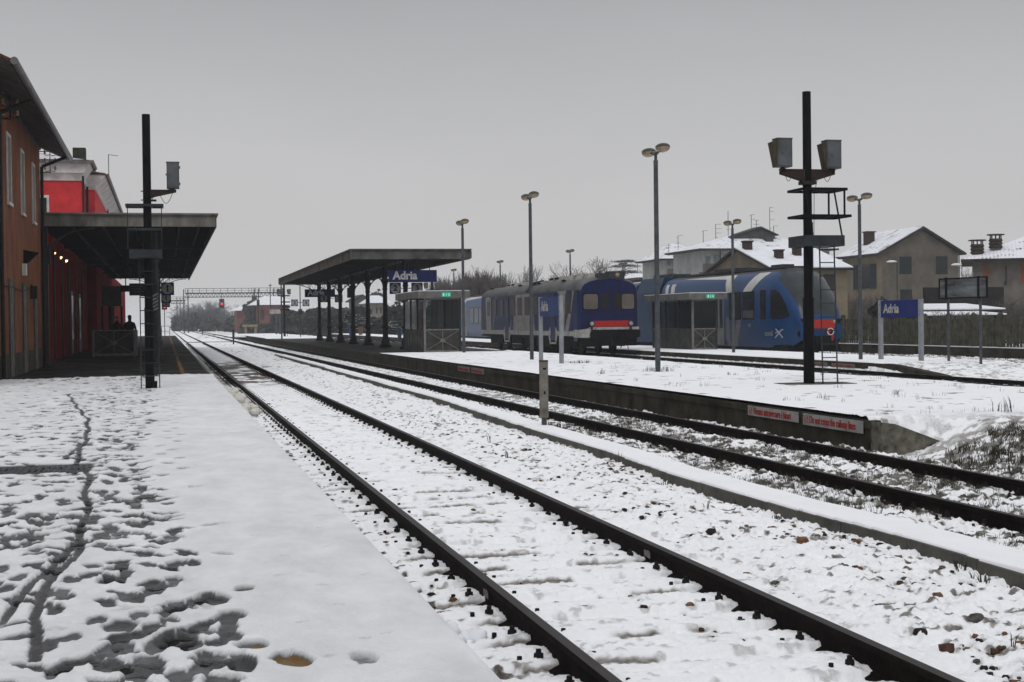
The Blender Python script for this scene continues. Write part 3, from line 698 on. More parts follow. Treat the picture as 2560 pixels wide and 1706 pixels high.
# ================================================================== SIGNAL POLES
def ladder(b, x0, x1, y, z0, z1, step, w_=.028, slant=0.):
    n = int((z1-z0)/step)
    b.beam((x0, y-slant, z0), (x0, y, z1), w_, .012); b.beam((x1, y-slant, z0), (x1, y, z1), w_, .012)
    for i in range(1, n+1):
        z = z0+i*step
        if z < z1: b.beam((x0, y-slant*(z1-z)/(z1-z0), z), (x1, y-slant*(z1-z)/(z1-z0), z), .02)
    return b
def sig_box(par, x, y, z, hood=True, face=-1):
    e = MB(); wd, dp, hh = .31, .24, .55
    e.box(x-wd/2, x+wd/2, y-dp/2, y+dp/2, z-hh/2, z+hh/2)
    e.box(x-wd/2-.008, x+wd/2+.008, y-dp/2-.006, y+dp/2+.006, z+hh/2-.01, z+hh/2+.012)
    e.box(x-wd/2+.02, x+wd/2-.02, y-dp/2-.012, y-dp/2-.001, z-hh/2+.02, z+hh/2-.03)
    for dz in (.17, -.17): e.box(x+wd/2, x+wd/2+.022, y-.05, y+.0, z+dz-.03, z+dz+.03)
    e.cyl((x-wd/2+.1, y-dp/2-.03, z), (x-wd/2+.1, y-dp/2, z), .018, n=8)
    bx = e.build('signal_box', boxgrey, par)
    if hood:
        h = MB(); h.prism([(x-wd/2-.002, z+hh/2-.03), (x-wd/2-.10, z+hh/2-.07), (x-wd/2-.002, z-hh/2)], 'y', y-dp/2+.02, y+dp/2)
        h.build('hood', hoodm, bx)
    return bx
def cable(pts, par, r=.006, name='cable'):
    b = MB(); b.tube(pts, r, 5); return b.build(name, blackm, par)
def sag(a, b, d, n=10):
    a = Vector(a); b = Vector(b)
    return [a.lerp(b, i/n)+Vector((0, 0, -d*math.sin(math.pi*i/n))) for i in range(n+1)]

PR = thing('signal_pole', 'tall black signal pole with two grey boxes, cage and ladder on the middle platform', 'signal pole', (12.27, 25.95, 0), 0, 'signal poles')
b = MB(); b.cyl((0, 0, .30), (0, 0, 2.05), .108, .108, 16); b.cyl((0, 0, 2.05), (0, 0, 6.09), .088, .082, 16); b.cyl((0, 0, 2.03), (0, 0, 2.06), .112, .112, 16)
b.cyl((0, 0, 6.085), (0, 0, 6.10), .086, .080, 16)
b.build('pole', blackm, PR, smooth=True)
b = MB(); b.box(.075, .125, .02, .07, 2.05, 3.55); b.build('cable_duct', greym, PR)
b = MB()
for s in (-1, 1):
    b.prism([(s*.06, 4.56), (s*.57, 4.56), (s*.57, 4.48), (s*.10, 4.34), (s*.06, 4.34)], 'y', -.05, -.042)
    b.prism([(s*.06, 4.56), (s*.57, 4.56), (s*.57, 4.48), (s*.10, 4.34), (s*.06, 4.34)], 'y', .042, .05)
    b.box(min(s*.06, s*.575), max(s*.06, s*.575), -.06, .06, 4.56, 4.58)
    b.cyl((s*.52, 0, 4.56), (s*.52, 0, 4.61), .05, .04, 10); b.box(s*.52-.045, s*.52+.045, -.05, .05, 4.53, 4.60)
b.box(-.14, .14, -.11, .11, 4.28, 4.35); b.cyl((.12, -.02, 4.30), (.19, -.02, 4.32), .012, n=6)
b.build('bracket', rustm, PR)
sig_box(PR, -.52, 0, 4.89); sig_box(PR, .52, 0, 4.87)
cable(sag((-.50, -.03, 4.54), (-.34, -.03, 4.47), .16), PR); cable(sag((.51, -.03, 4.54), (.33, -.03, 4.47), .16), PR)
cable([(-.19, -.05, 4.38), (-.10, -.06, 4.2), (-.09, -.06, 3.5)], PR); cable([(.20, -.04, 4.40), (.10, -.09, 4.1), (.09, -.09, 3.3)], PR)
b = MB()
for z in (4.17, 3.65):
    xl, xr = -.24, (.66 if z > 4 else .74)
    for (a_, c_) in (((xl, -.36), (xr, -.36)), ((xl, .36), (xr, .36)), ((xl, -.36), (xl, .36)), ((xr, -.36), (xr, .36)), ((.36, -.36), (.36, .36)), ((.12, -.36), (.12, .36))):
        b.beam((a_[0], a_[1], z), (c_[0], c_[1], z), .045, .05)
b.beam((.62, -.34, 3.66), (.62, -.34, 4.17), .03); b.beam((.62, .34, 3.66), (.62, .34, 4.17), .03)
for y in (-.34,): 
    b.beam((-.20, y, 4.15), (-.05, y, 3.25), .035, .02); b.beam((.40, y, 4.15), (.57, y, 3.22), .035, .02)
b.build('cage', blackm, PR)
b = MB(); b.box(-.24, .60, -.38, -.34, 3.06, 3.27); b.box(-.24, .60, .34, .38, 3.06, 3.27); b.box(-.24, -.20, -.34, .34, 3.06, 3.27); b.box(.56, .60, -.34, .34, 3.06, 3.27)
b.box(-.20, .56, -.34, .34, 3.08, 3.10); b.box(.60, .62, -.3, -.2, 3.1, 3.14); b.build('standing_platform', dgrey, PR)
ladder(MB(), .15, .46, -.20, .36, 3.08, .265, .026, .10).build('ladder', dgrey, PR)
b = MB(); b.prism([(-.60, -.30), (-.30, -.42), (.3, -.50), (.80, -.46), (.86, .3), (.5, .5), (-.55, .45)], 'z', .30, .385); b.build('base_slab', slab_m, PR)

PL = thing('signal_pole', 'tall black signal pole with one grey box and ladder on the near platform', 'signal pole', (-.34, 31.15, 0), 0, 'signal poles')
def zl(y): return .33+(973.5-y)*.008422
b = MB(); b.cyl((0, 0, .30), (0, 0, 2.05), .095, .095, 16); b.cyl((0, 0, 2.05), (0, 0, 6.12), .086, .084, 16); b.build('pole', blackm, PL, smooth=True)
b = MB()
for y in (-.05, .042): b.prism([(.06, zl(475)), (.60, zl(475)), (.60, zl(480)), (.12, zl(493)), (.06, zl(498))], 'y', y, y+.008)
b.box(.06, .60, -.055, .055, zl(475), zl(474)); b.box(.44, .58, -.06, .06, zl(480), zl(473)); b.box(.05, .19, -.09, .07, zl(503), zl(499))
b.cyl((-.13, 0, zl(478)), (-.08, 0, zl(478)), .012, n=6); b.cyl((-.13, 0, zl(500)), (-.08, 0, zl(500)), .012, n=6)
b.build('bracket', rustm, PL)
e = MB(); X0, X1_ = .405, .665
e.box(X0, X1_, -.12, .12, zl(471), zl(405.5)); e.box(X0+.015, X1_-.01, -.128, -.121, zl(469), zl(407.5)); e.box(X0-.008, X1_+.008, -.13, .13, zl(406), zl(404.6))
for y in (418, 459): e.box(X1_, X1_+.022, -.06, -.01, zl(y+3), zl(y-3))
e.box(X0-.022, X0, -.05, -.01, zl(438), zl(434)); e.cyl((.53, 0, zl(474)), (.53, 0, zl(470)), .03, n=8)
e.build('signal_box', boxgrey, PL)
cable(sag((.27, -.05, zl(489)), (.53, -.05, zl(480)), .20), PL); cable([(.14, -.05, zl(492)), (.08, -.10, zl(503)), (.06, -.10, zl(512))], PL)
b = MB()
for z in (zl(515),):
    for (a_, c_) in (((-.42, -.3), (.31, -.3)), ((-.42, .3), (.31, .3)), ((-.42, -.3), (-.42, .3)), ((.31, -.3), (.31, .3)), ((-.09, -.3), (-.09, .3)), ((.09, -.3), (.09, .3))):
        b.beam((a_[0], a_[1], z), (c_[0], c_[1], z), .045, .05)
for x in (-.40, .29): b.beam((x, -.28, zl(626)), (x, -.28, zl(516)), .018)
b.beam((-.40, -.28, zl(575)), (.29, -.28, zl(575)), .03, .05)
b.build('cage', dgrey, PL)
b = MB(); b.box(-.38, .29, -.34, -.30, zl(645), zl(625)); b.box(-.38, .29, .30, .34, zl(645), zl(625)); b.box(-.38, .29, -.30, .30, zl(644), zl(642)); b.build('standing_platform', dgrey, PL)
ladder(MB(), -.175, .20, -.15, .34, zl(645), .275, .022, .05).build('ladder', dgrey, PL)
b = MB()
for z in (2.3, 2.75): b.beam((-.17, -.12, z), (.0, 0, z), .02)
b.box(.09, .15, -.02, .04, .34, .50); b.build('clamp', blackm, PL)
b = MB(); b.lathe(0, 0, [(.30, .32), (.29, .342), (.1, .348)], 14); b.build('mossy_base', mat('moss', (.10, .075, .03), .95, 0, .4, 20, .4), PL)

# far signal poles
def far_pole(label, X, Y, z0, h):
    t = thing('signal_pole', label, 'signal pole', (X, Y, z0), 0, 'signal poles')
    b = MB(); b.cyl((0, 0, 0), (0, 0, h), .12, .10, 8); b.beam((.28, .1, 0), (.28, .1, 3.1), .05); b.build('pole', blackm, t)
    b = MB(); b.box(-.6, .6, -.04, .04, h*.75, h*.75+.12); b.box(-.35, .6, -.3, .3, h*.64, h*.66); b.box(-.35, .6, -.3, .3, h*.55, h*.58); b.box(-.4, .55, -.3, .3, h*.50, h*.53); b.build('bracket', blackm, t)
    for s in (-1, 1): sig_box(t, s*.53, 0, h*.83, True)
    return t
far_pole('signal pole with two boxes beyond the far end of the middle canopy', px_x(711, 150), 150, .1, 5.9)
far_pole('signal pole with two boxes seen above the nearer glass shelter roof', px_x(1081, 128), 128, P3, 5.75)

# ================================================================== LAMP POSTS
def lamp(label):
    t = thing('platform_lamp', label, 'lamp post', (0, 0, 0), 0, 'twin-headed platform lamps')
    b = MB(); b.cyl((0, 0, 0), (0, 0, 5.35), .068, .056, 12); b.cyl((0, 0, 5.35), (0, 0, 5.58), .040, .038, 10); b.cyl((0, 0, 5.33), (0, 0, 5.37), .062, .062, 12)
    b.build('pole', greym, t, smooth=True)
    for s in (-1, 1):
        a = MB(); a.cyl((0, 0, 5.52), (0, s*.30, 5.60), .035, .045, 8); a.build('arm', lampgl and greym, t)
        g = MB(); g.ell((0, s*.52, 5.63), (.165, .27, .115), 14, 8, 0, -90, 8); hd = g.build('globe', lampgl, t, smooth=True)
        g = MB(); g.ell((0, s*.52, 5.645), (.172, .275, .10), 14, 6, 0, 0, 90); g.build('housing', lamphs, hd, smooth=True)
    return t
LP = lamp('tallest twin-headed lamp post, nearest the camera on the middle platform')
LP.location = (11.89, 33.76, P2); LP.scale = (1, 1, .985)
dup(LP, (11.97, 46.69, P2), 0, 'second twin-headed lamp post, beside the nearer Adria name board')
dup(LP, (12.24, 59.29, P2), 0, 'third twin-headed lamp post, right in front of the nearer glass shelter')
dup(LP, (23.4, 56.8, P3), 0, 'twin-headed lamp post before the modern blue railcar, by the second shelter')
dup(LP, (23.0, 44.6, P3), 0, 'twin-headed lamp post at the right, left of the far Adria name board')
for k, (x, Y, lb) in enumerate(((1558.8, 101, 'twin-headed lamp showing behind the old railcar, before the cedar'), (1427, 99, 'twin-headed lamp rising behind the middle of the old railcar roof'), (1252, 113, 'twin-headed lamp rising behind the rear of the old railcar'), (1136, 126, 'twin-headed lamp above the nearer glass shelter, before bare trees'))):
    ty = (659, 626, 653, 674)[k]
    X = px_x(x, Y); z = px_z(x, ty, Y)
    dup(LP, (X, Y, z-5.6), 0, lb)
dup(LP, (px_x(704, 123), 123, px_z(704, 698, 123)-5.6), 0, 'twin-headed lamp at the far left end of the middle canopy')
dup(LP, (px_x(676.6, 190), 190, px_z(676.6, 713, 190)-5.6), 0, 'small distant twin-headed lamp left of the middle canopy')

# ================================================================== SIGNS
def name_board(label, A, B, z0, ztop, wpost, hb, size, sx, inset=.1):
    d = (Vector(B)-Vector(A)); Lb = d.length; ang = math.atan2(d.y, d.x)
    t = thing('station_name_board', label, 'station sign', (A[0], A[1], z0), ang, 'Adria name boards')
    H = ztop-z0
    for x in (0, Lb):
        b = MB(); b.box(x-.075, x+.075, -.055, .055, 0, H+.02); b.cyl((x+.0, -.056, H-.14), (x+.0, -.060, H-.14), .016, n=8); b.build('post', pillar_lt, t)
        q = MB(); q.cyl((x, -.060, H-.14), (x, -.056, H-.14), .018, n=8, mi=0); q.cyl((x, -.060, H-.48), (x, -.056, H-.48), .018, n=8); q.build('bolt', blackm, t)
    b = MB(); b.box(.076, Lb-.076, -.035, .035, H-hb, H-.005); pb = b.build('board', sign_faded if 'middle' in label else bluem, t)
    text('lettering', 'Adria', size, dirtywhite, pb, (Lb*.08+.05, -.040, H-hb*.50), FACE_Y, .012*size/.4, sx, 'LEFT')
    return t
name_board('blue Adria name board on the middle platform, before the old railcar', (11.76, 44.67), (11.65, 41.82), P2, 2.42, .15, .60, .44, 1.0)
name_board('blue Adria name board at the right, before the picket fence', (23.6, 44.3), (23.75, 41.9), P3, 2.22, .15, .58, .42, 1.0)
# dark framed board on two thin posts
t = thing('notice_board', 'weathered dark notice board on two thin grey posts before the picket fence', 'notice board', (24.3, 41.6, -.1), math.atan2(-2.2, .35))
for x in (.35, 1.85): b = MB(); b.cyl((x, 0, -.1), (x, 0, 2.95), .045, n=10); b.build('post', greym, t)
b = MB(); b.box(0, 2.25, -.09, -.05, 2.32, 2.36); b.box(0, 2.25, -.09, -.05, 2.94, 2.98); b.box(0, .05, -.09, -.05, 2.36, 2.94); b.box(2.2, 2.25, -.09, -.05, 2.36, 2.94); b.box(.30, .40, -.092, -.05, 2.3, 3.0); b.box(1.80, 1.90, -.092, -.05, 2.3, 3.0)
b.build('frame', blackm, t)
b = MB(); b.box(.05, 2.2, -.075, -.06, 2.36, 2.94); b.build('panel', mat('weathered_panel', (.115, .125, .13), .6, 0, .6, 1.6, 0, .3, col2=(.012, .014, .015), stretch=(.6, 1, 3)), t)

# red and white warning plates on the platform walls
def plate(label, X, y0, y1, z0, z1, txt, m, size, sx):
    t = thing('warning_plate', label, 'warning sign', (X, (y0+y1)/2, (z0+z1)/2), 0, 'warning plates on the platform walls')
    b = MB(); b.box(-.006, .0, (y0-y1)/2, (y1-y0)/2, (z0-z1)/2, (z1-z0)/2); pb = b.build('panel', m, t)
    L_ = y1-y0
    text('lettering', txt, size, red_plate if m is plate_m else red_far, pb, (-.009, L_/2-.22, 0), FACE_X, .0012, sx, 'LEFT')
    g = MB()
    for k in range(16):
        a0, a1 = 2*math.pi*k/16, 2*math.pi*(k+1)/16
        g.beam((-.009, L_/2-.11+.055*math.cos(a0), .055*math.sin(a0)), (-.009, L_/2-.11+.055*math.cos(a1), .055*math.sin(a1)), .004, .010)
    g.beam((-.010, L_/2-.07, -.04), (-.010, L_/2-.15, .04), .004, .010); g.build('pictogram', redm, pb)
    for s in (-1, 1):
        q = MB(); q.cyl((-.010, s*(L_/2-.03), .045), (-.006, s*(L_/2-.03), .045), .007, n=6); q.build('screw', blackm, t)
    return t
red_plate = mat('lettering_red', (.30, .025, .022), .6)
plate_m = mat('plate_white', (.28, .28, .27), .6, 0, .35, 3, 0, .3, col2=(.16, .16, .155)); plate_d = mat('plate_dirty', (.15, .145, .13), .7, 0, .3, 3)
plate('white plate reading Vietato attraversare i binari, near end of the middle platform', 8.832, 19.03, 20.87, .165, .315, 'Vietato attraversare i binari', plate_m, .15, .82)
plate('white plate reading Do not cross the railway lines, near end of the middle platform', 8.832, 17.07, 18.88, .15, .315, 'Do not cross the railway lines', plate_m, .15, .76)
plate('faded small warning plate in Italian halfway along the middle platform wall', 8.832, 41.95, 43.75, .15, .31, 'Vietato attraversare i binari', plate_d, .15, .80)
plate('faded small warning plate in English halfway along the middle platform wall', 8.832, 39.95, 41.75, .15, .31, 'Do not cross the railway lines', plate_d, .15, .74)
plate('faded warning plate in Italian on the far platform wall behind the ladder', 21.922, 44.9, 46.6, .0, .13, 'Vietato attraversare i binari', plate_d, .13, .86)
plate('faded warning plate in English on the far platform wall by its ramp', 21.922, 42.9, 44.6, .0, .13, 'Do not cross the railway lines', plate_d, .13, .84)

# number signs
def num_sign(name, label, X, Y, z, txt, s=.57, par=None, round_=False, fm=None):
    t = thing(name, label, 'platform sign', (X, Y, z), 0, 'platform number signs')
    b = MB(); b.box(-s/2, s/2, -.03, .03, -s/2, s/2); pb = b.build('board', bluem, t)
    b = MB(); b.cyl((0, -.031, 0), (0, -.036, 0), s*.43, n=28); d = b.build('disc', fm or mat('disc_grey', (.30, .30, .27), .6, 0, .2, 4), pb)
    text('lettering', txt, s*.72, bluem, d, (0, -.040, 0), FACE_Y, .016*s/.57)
    return t
Z0 = px_z(420, 722.5, 66); num_sign('platform_number_sign', 'nearest number 1 sign hanging under the station canopy', px_x(420, 66), 66, Z0, '1')
num_sign('platform_number_sign', 'second number 1 sign, farther off under the station canopy', px_x(416, 88), 88, px_z(416, 746, 88), '1')
num_sign('platform_number_sign', 'third and farthest number 1 sign under the station canopy', px_x(416, 112), 112, px_z(416, 759, 112), '1')
def hanging_name(label, x0, x1, y0, y1, Y, size):
    A = at(x0, y0, Y); B = at(x1, y1, Y)
    t = thing('station_name_board', label, 'station sign', ((A.x+B.x)/2, Y, 0), 0, 'Adria name boards'); hw = (B.x-A.x)/2
    b = MB(); b.box(-hw, hw, -.04, .04, B.z, A.z); pb = b.build('board', bluem, t)
    text('lettering', 'Adria', size, whitem, pb, (-hw+.22, -.044, (A.z+B.z)/2+.02), FACE_Y, .016*size/.45, .98, 'LEFT')
    for s in (-1, 1): q = MB(); q.cyl((s*hw*.7, 0, A.z), (s*hw*.7, 0, 4.9), .02, n=6); q.build('hanger', blackm, t)
hanging_name('blue Adria name board hanging from the near end of the middle canopy', 971, 1092, 675.8, 705.8, 70.8, .56)
hanging_name('dark Adria name board hanging far inside the middle canopy', 761.7, 837.5, 723.7, 742.9, 106, .56)
def pair(lbs, Y, xs, y, txt, s, post=None):
    for x, tx, lb in zip(xs, txt, lbs): num_sign('platform_number_sign', lb, px_x(x, Y), Y, px_z(x, y, Y), tx, s)
pair(('number 2 sign left of the first canopy column', 'number 3 sign right of the first canopy column'), 71.2, (989, 1043.6), 721.3, '23', .57)
pair(('far number 2 sign inside the middle canopy', 'far number 3 sign inside the middle canopy'), 105.2, (810.4, 847.5), 746.5, '23', .57)
pair(('distant number 2 sign on a thin post beyond the canopy', 'distant number 3 sign on a thin post beyond the canopy'), 142, (737, 765.5), 757.5, '23', .66)
t = thing('sign_post', 'thin post carrying distant number 2 and 3 signs beyond the canopy', 'post', (px_x(751, 142.1), 142.1, .0))
b = MB(); b.cyl((0, 0, 0), (0, 0, 5.4), .05, n=8); b.beam((-.5, 0, 3.75), (.5, 0, 3.75), .05); b.build('pole', dgrey, t); b = MB(); b.box(-.2, .2, -.1, .1, 2.6, 3.1); b.build('control_box', dgrey, t)
for (Y, x0, x1, z) in ((71.2, 1003, 1032, 721), (105.2, 822, 838, 746)):
    A = at(x0, z, Y); B = at(x1, z, Y); b = MB(); b.beam(A, B, .04); 
    tag(b.build('sign_bracket', blackm), 'thin dark bar joining the %s number 2 and 3 signs' % ('near' if Y < 90 else 'far'), 'sign bracket')
pair(('white round number 4 sign seen through the nearer shelter', 'white round number 5 sign seen through the nearer shelter'), 112, (1028, 1053), 763.5, '45', .62)
t = thing('sign_post', 'post carrying the number 4 and 5 signs on the far platform', 'post', (px_x(1040.5, 112.1), 112.1, P3)); b = MB(); b.cyl((0, 0, 0), (0, 0, 3.2), .05, n=8); b.beam((-.5, 0, 2.75), (.5, 0, 2.75), .05); b.build('pole', dgrey, t); b = MB(); b.box(-.14, .14, -.07, .07, .2, 1.9); b.build('timetable_case', mat('case_blue_grey', (.09, .10, .15), .5), t)

# marker post near the kerb
t = thing('marker_post', 'short pale square marker post with a rusty cap by the snowy kerb', 'marker post', (5.92, 22.34, -.06))
b = MB(); b.box(-.035, .035, -.035, .035, -.1, .26); b.build('stem', conc_lt, t)
b = MB(); b.box(-.062, .062, -.05, .05, .17, 1.07); b.build('post', mat('marker_paint', (.20, .19, .17), .8, 0, .35, 5, .2, col2=(.085, .07, .055)), t)
b = MB(); b.box(-.064, .064, -.052, .052, 1.07, 1.10); b.build('cap', mat('rust_cap', (.09, .06, .04), .85, 0, .4, 20), t)
b = MB(); b.box(-.026, .026, -.056, -.049, .95, .975); b.box(-.012, .012, -.054, -.049, .55, .6); b.build('slot', blackm, t)
for (x, y, Y, lb) in ((583, 858, 131, 'thin dark marker post far off between the two nearest tracks'), (506, 835, 270, 'tiny distant marker post between the two nearest tracks')):
    t = thing('marker_post', lb, 'marker post', (px_x(x, Y), Y, -.15)); b = MB(); b.box(-.06, .06, -.05, .05, 0, .55); b.build('stem', blackm, t); b = MB(); b.box(-.10, .10, -.08, .08, .5, 1.35); b.build('post', dgrey, t)

# ================================================================== MIDDLE CANOPY
MC = thing('platform_canopy', 'long dark cast iron canopy on columns over the middle platform', 'canopy', (11.87, 70, 0))
hw, Lc, zb, zt_ = 2.96, 46., 4.80, 5.31
b = MB()
b.prism([(-hw+.1, zt_-.12), (0, zt_-.30), (hw-.1, zt_-.12), (hw-.1, zt_-.17), (0, zt_-.37), (-hw+.1, zt_-.17)], 'y', .1, Lc-.1)
for k in range(93): y = .3+k*.49; b.box(-hw+.12, hw-.12, y, y+.06, zt_-.42, zt_-.34)
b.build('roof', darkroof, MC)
b = MB()
def fas(b, x0, x1, y0, y1, nrm, n):
    # fascia run with coping, bottom bead, pilasters and recessed panels
    if nrm == 'y':
        s = -1 if y0 < 1 else 1; yy = y0
        b.box(x0, x1, min(yy, yy-s*.05), max(yy, yy-s*.05), zb, zt_); 
        for z0, z1, p in ((zt_-.05, zt_+.0, .10), (zt_-.10, zt_-.05, .05), (zb, zb+.05, .03)): b.box(x0-.02, x1+.02, min(yy+s*p, yy), max(yy+s*p, yy)-.0, z0+.001, z1-.001)
        for i in range(n+1):
            x = x0+(x1-x0)*i/n; w_ = .035 if i not in (0, n//2, n) else .075
            b.box(x-w_, x+w_, min(yy, yy+s*.02), max(yy, yy+s*.02), zb+.05, zt_-.1)
    else:
        s = -1 if x0 < 0 else 1; xx = x0
        b.box(min(xx, xx-s*.05), max(xx, xx-s*.05), y0, y1, zb, zt_)
        for z0, z1, p in ((zt_-.05, zt_, .10), (zt_-.10, zt_-.05, .05), (zb, zb+.05, .03)): b.box(min(xx+s*p, xx), max(xx+s*p, xx), y0-.02, y1+.02, z0+.001, z1-.001)
        for i in range(n+1):
            y = y0+(y1-y0)*i/n; b.box(min(xx, xx+s*.02), max(xx, xx+s*.02), y-.035, y+.035, zb+.05, zt_-.1)
fas(b, -hw, hw, 0, 0, 'y', 6); b.build('fascia', fascia_m, MC)
b = MB(); fas(b, -hw, hw, Lc, Lc, 'y', 6); b.build('fascia', fascia_m, MC)
b = MB(); fas(b, -hw, 0, .05, Lc-.05, 'x', 56); b.build('fascia', fascia_st, MC)
b = MB(); fas(b, hw, 0, .05, Lc-.05, 'x', 56); b.build('fascia', fascia_st, MC)
b = MB()
pg = [(-hw+.1, zt_-.11), (-hw+.5, zt_-.03), (hw-.5, zt_-.03), (hw-.1, zt_-.11)]
b.prism(pg, 'y', .2, Lc-.2); b.build('snow_layer', snow_flat, MC)
colp = [(.34, P2-.02), (.34, P2+.10), (.25, P2+.18), (.22, P2+.42), (.155, P2+.55), (.15, P2+.98), (.20, P2+1.02), (.22, P2+1.08), (.20, P2+1.16), (.155, P2+1.22), (.135, P2+1.9), (.12, P2+3.15), (.17, P2+3.20), (.13, P2+3.26), (.13, P2+3.55), (.20, P2+3.62), (.22, P2+3.75), (.16, P2+3.8), (.16, zb+.1)]
for k in range(7):
    Y = 2+7*k
    b = MB(); b.lathe(0, Y, colp, 12); cb = b.build('column', castiron, MC, smooth=True)
    b = MB()
    for s in (-1, 1):
        pts = [(s*(.10+2.5*(1-math.cos(R(a)))), Y, P2+3.35+1.15*math.sin(R(a))) for a in range(0, 86, 8)]
        for p, q in zip(pts[:-1], pts[1:]): b.beam(p, q, .05, .06)
        b.beam((s*.1, Y, 4.84), (s*(hw-.1), Y, 4.90), .06, .10)
        for a in (24, 40, 56, 70):
            p = (s*(.10+2.5*(1-math.cos(R(a)))), Y, P2+3.35+1.15*math.sin(R(a))); b.beam(p, (p[0], Y, 4.86), .03)
            b.beam(p, (p[0]+s*.35, Y, 4.86), .025)
        for t_ in (-1, 1):
            pts = [(0, Y+t_*(.12+.9*(1-math.cos(R(a)))), P2+3.75+.75*math.sin(R(a))) for a in range(0, 91, 15)]
            for p, q in zip(pts[:-1], pts[1:]): b.beam(p, q, .04, .05)
    b.build('bracket', castiron, MC)
b = MB()
for x in (-.06, .06): b.beam((x, .1, 4.86), (x, Lc-.1, 4.86), .08, .14)
b.build('ridge_beam', castiron, MC)
for (x0, x1, y0, y1, Y, lb) in ((868, 878, 720, 745, 88, 'dark loudspeaker box hanging inside the middle canopy'),):
    A = at(x0, y0, Y); B = at(x1, y1, Y); b = MB(); b.box(A.x, B.x, Y-.1, Y+.1, B.z, A.z); b.cyl(((A.x+B.x)/2, Y, A.z), ((A.x+B.x)/2, Y, 4.9), .02, n=6); tag(b.build('loudspeaker', dgrey), lb, 'loudspeaker')

# ================================================================== STATION CANOPY
SC = thing('platform_canopy', 'dark canopy with grey fascia projecting from the red station building', 'canopy', (0, 51.6, 0))
xl, xr, L_, zb, zt_ = -4.42, 1.80, 62., 5.13, 5.60
b = MB(); b.prism([(xl, zt_-.10), (xr-.06, zt_-.06), (xr-.06, zt_-.11), (xl, zt_-.15)], 'y', .06, L_)
for k in range(112): y = .3+k*.55; b.box(xl+.02, xr-.1, y, y+.07, zt_-.28, zt_-.12)
for x in (-3.3, -2.2, -1.1, .5, 1.2): b.box(x, x+.07, .1, L_-.1, zt_-.38, zt_-.25)
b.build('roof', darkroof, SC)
b = MB(); b.box(xl+.30, xr-.04, 0, .05, zb, zt_-.07); b.box(xl+.28, xr+.06, -.10, .0, zt_-.055, zt_); b.box(xl+.30, xr+.03, -.05, .0, zt_-.09, zt_-.056); b.box(xl+.30, xr-.02, -.012, 0, zb, zb+.03)
for i in range(5): x = xl+.36+i*1.42; b.box(x, x+.05, -.016, .0, zb+.03, zt_-.10)
b.build('fascia', mat('fascia_front', (.21, .205, .19), .85, 0, .35, 1.6, .2, col2=(.08, .075, .06), stretch=(1, 1, .4)), SC)
b = MB(); b.box(xr-.05, xr, .05, L_, zb, zt_-.07); b.box(xr, xr+.06, 0, L_, zt_-.055, zt_); b.box(xr, xr+.03, 0, L_, zt_-.1, zt_-.056)
for i in range(90): b.box(xr, xr+.014, .5+i*.68, .55+i*.68, zb, zt_-.1)
b.build('fascia', fascia_st, SC)
b = MB(); b.box(xl+.1, xr-.1, .1, L_-.1, zt_-.058, zt_-.012); b.build('snow_layer', snow_flat, SC)
P0 = P1-.01
for i, Y in enumerate((66, 76.5, 87, 97.5, 108)):
    b = MB(); b.lathe(-.45, Y-51.6, [(.28, P0), (.26, P0+.2), (.15, P0+.4), (.13, P0+1.0), (.17, P0+1.05), (.12, P0+1.15), (.10, P0+3.6), (.16, P0+3.7), (.13, P0+3.8), (.13, zb)], 10); b.build('column', dgrey, SC, smooth=True)
    b = MB()
    for s, ln in ((-1, 2.0), (1, 1.9)):
        pts = [(-.45+s*(.08+ln*(1-math.cos(R(a)))), Y-51.6, P0+3.5+1.25*math.sin(R(a))) for a in range(0, 91, 9)]
        for p, q in zip(pts[:-1], pts[1:]): b.beam(p, q, .05, .05)
        pts = [(-.45+s*(.08+ln*.8*(1-math.cos(R(a)))), Y-51.6, P0+3.8+1.0*math.sin(R(a))) for a in range(0, 91, 9)]
        for p, q in zip(pts[:-1], pts[1:]): b.beam(p, q, .03, .03)
        for a in (30, 50, 70): 
            p = (-.45+s*(.08+ln*(1-math.cos(R(a)))), Y-51.6, P0+3.5+1.25*math.sin(R(a))); b.beam(p, (p[0], p[1], zb+.1), .025)
    b.beam((xl+.1, Y-51.6, zb+.03), (xr-.1, Y-51.6, zb+.03), .07, .12); b.build('bracket', castiron, SC)
# front column pair with striped guard
for (x, w_) in ((371, .10), (388, .13)):
    X = px_x(x, 55); b = MB(); b.cyl((X, 3.4, P0), (X, 3.4, zb), w_, w_*.95, 12)
    if w_ > .11: b.cyl((X, 3.4, px_z(388, 655, 55)), (X, 3.4, px_z(388, 650, 55)), .17, n=10)
    b.build('column', dgrey, SC, smooth=True)
X = px_x(388, 55); b = MB()
for k in range(5): z = px_z(388, 782-k*9, 55); b.prism([(X-.12, z), (X+.12, z+.14), (X+.12, z+.22), (X-.12, z+.08)], 'y', 3.255, 3.262)
b.build('striped_guard', dirtywhite, SC)
X = px_x(119, 53); b = MB(); b.box(X-.12, X+.12, .35, .6, P0, zb); b.box(X-.2, X+.2, .30, .65, 3.85, 4.5); 
pts = [(X+.1+1.6*(1-math.cos(R(a))), .45, 4.0+1.1*math.sin(R(a))) for a in range(0, 91, 10)]
for p, q in zip(pts[:-1], pts[1:]): b.beam(p, q, .06, .06)
b.build('column', dgrey, SC)
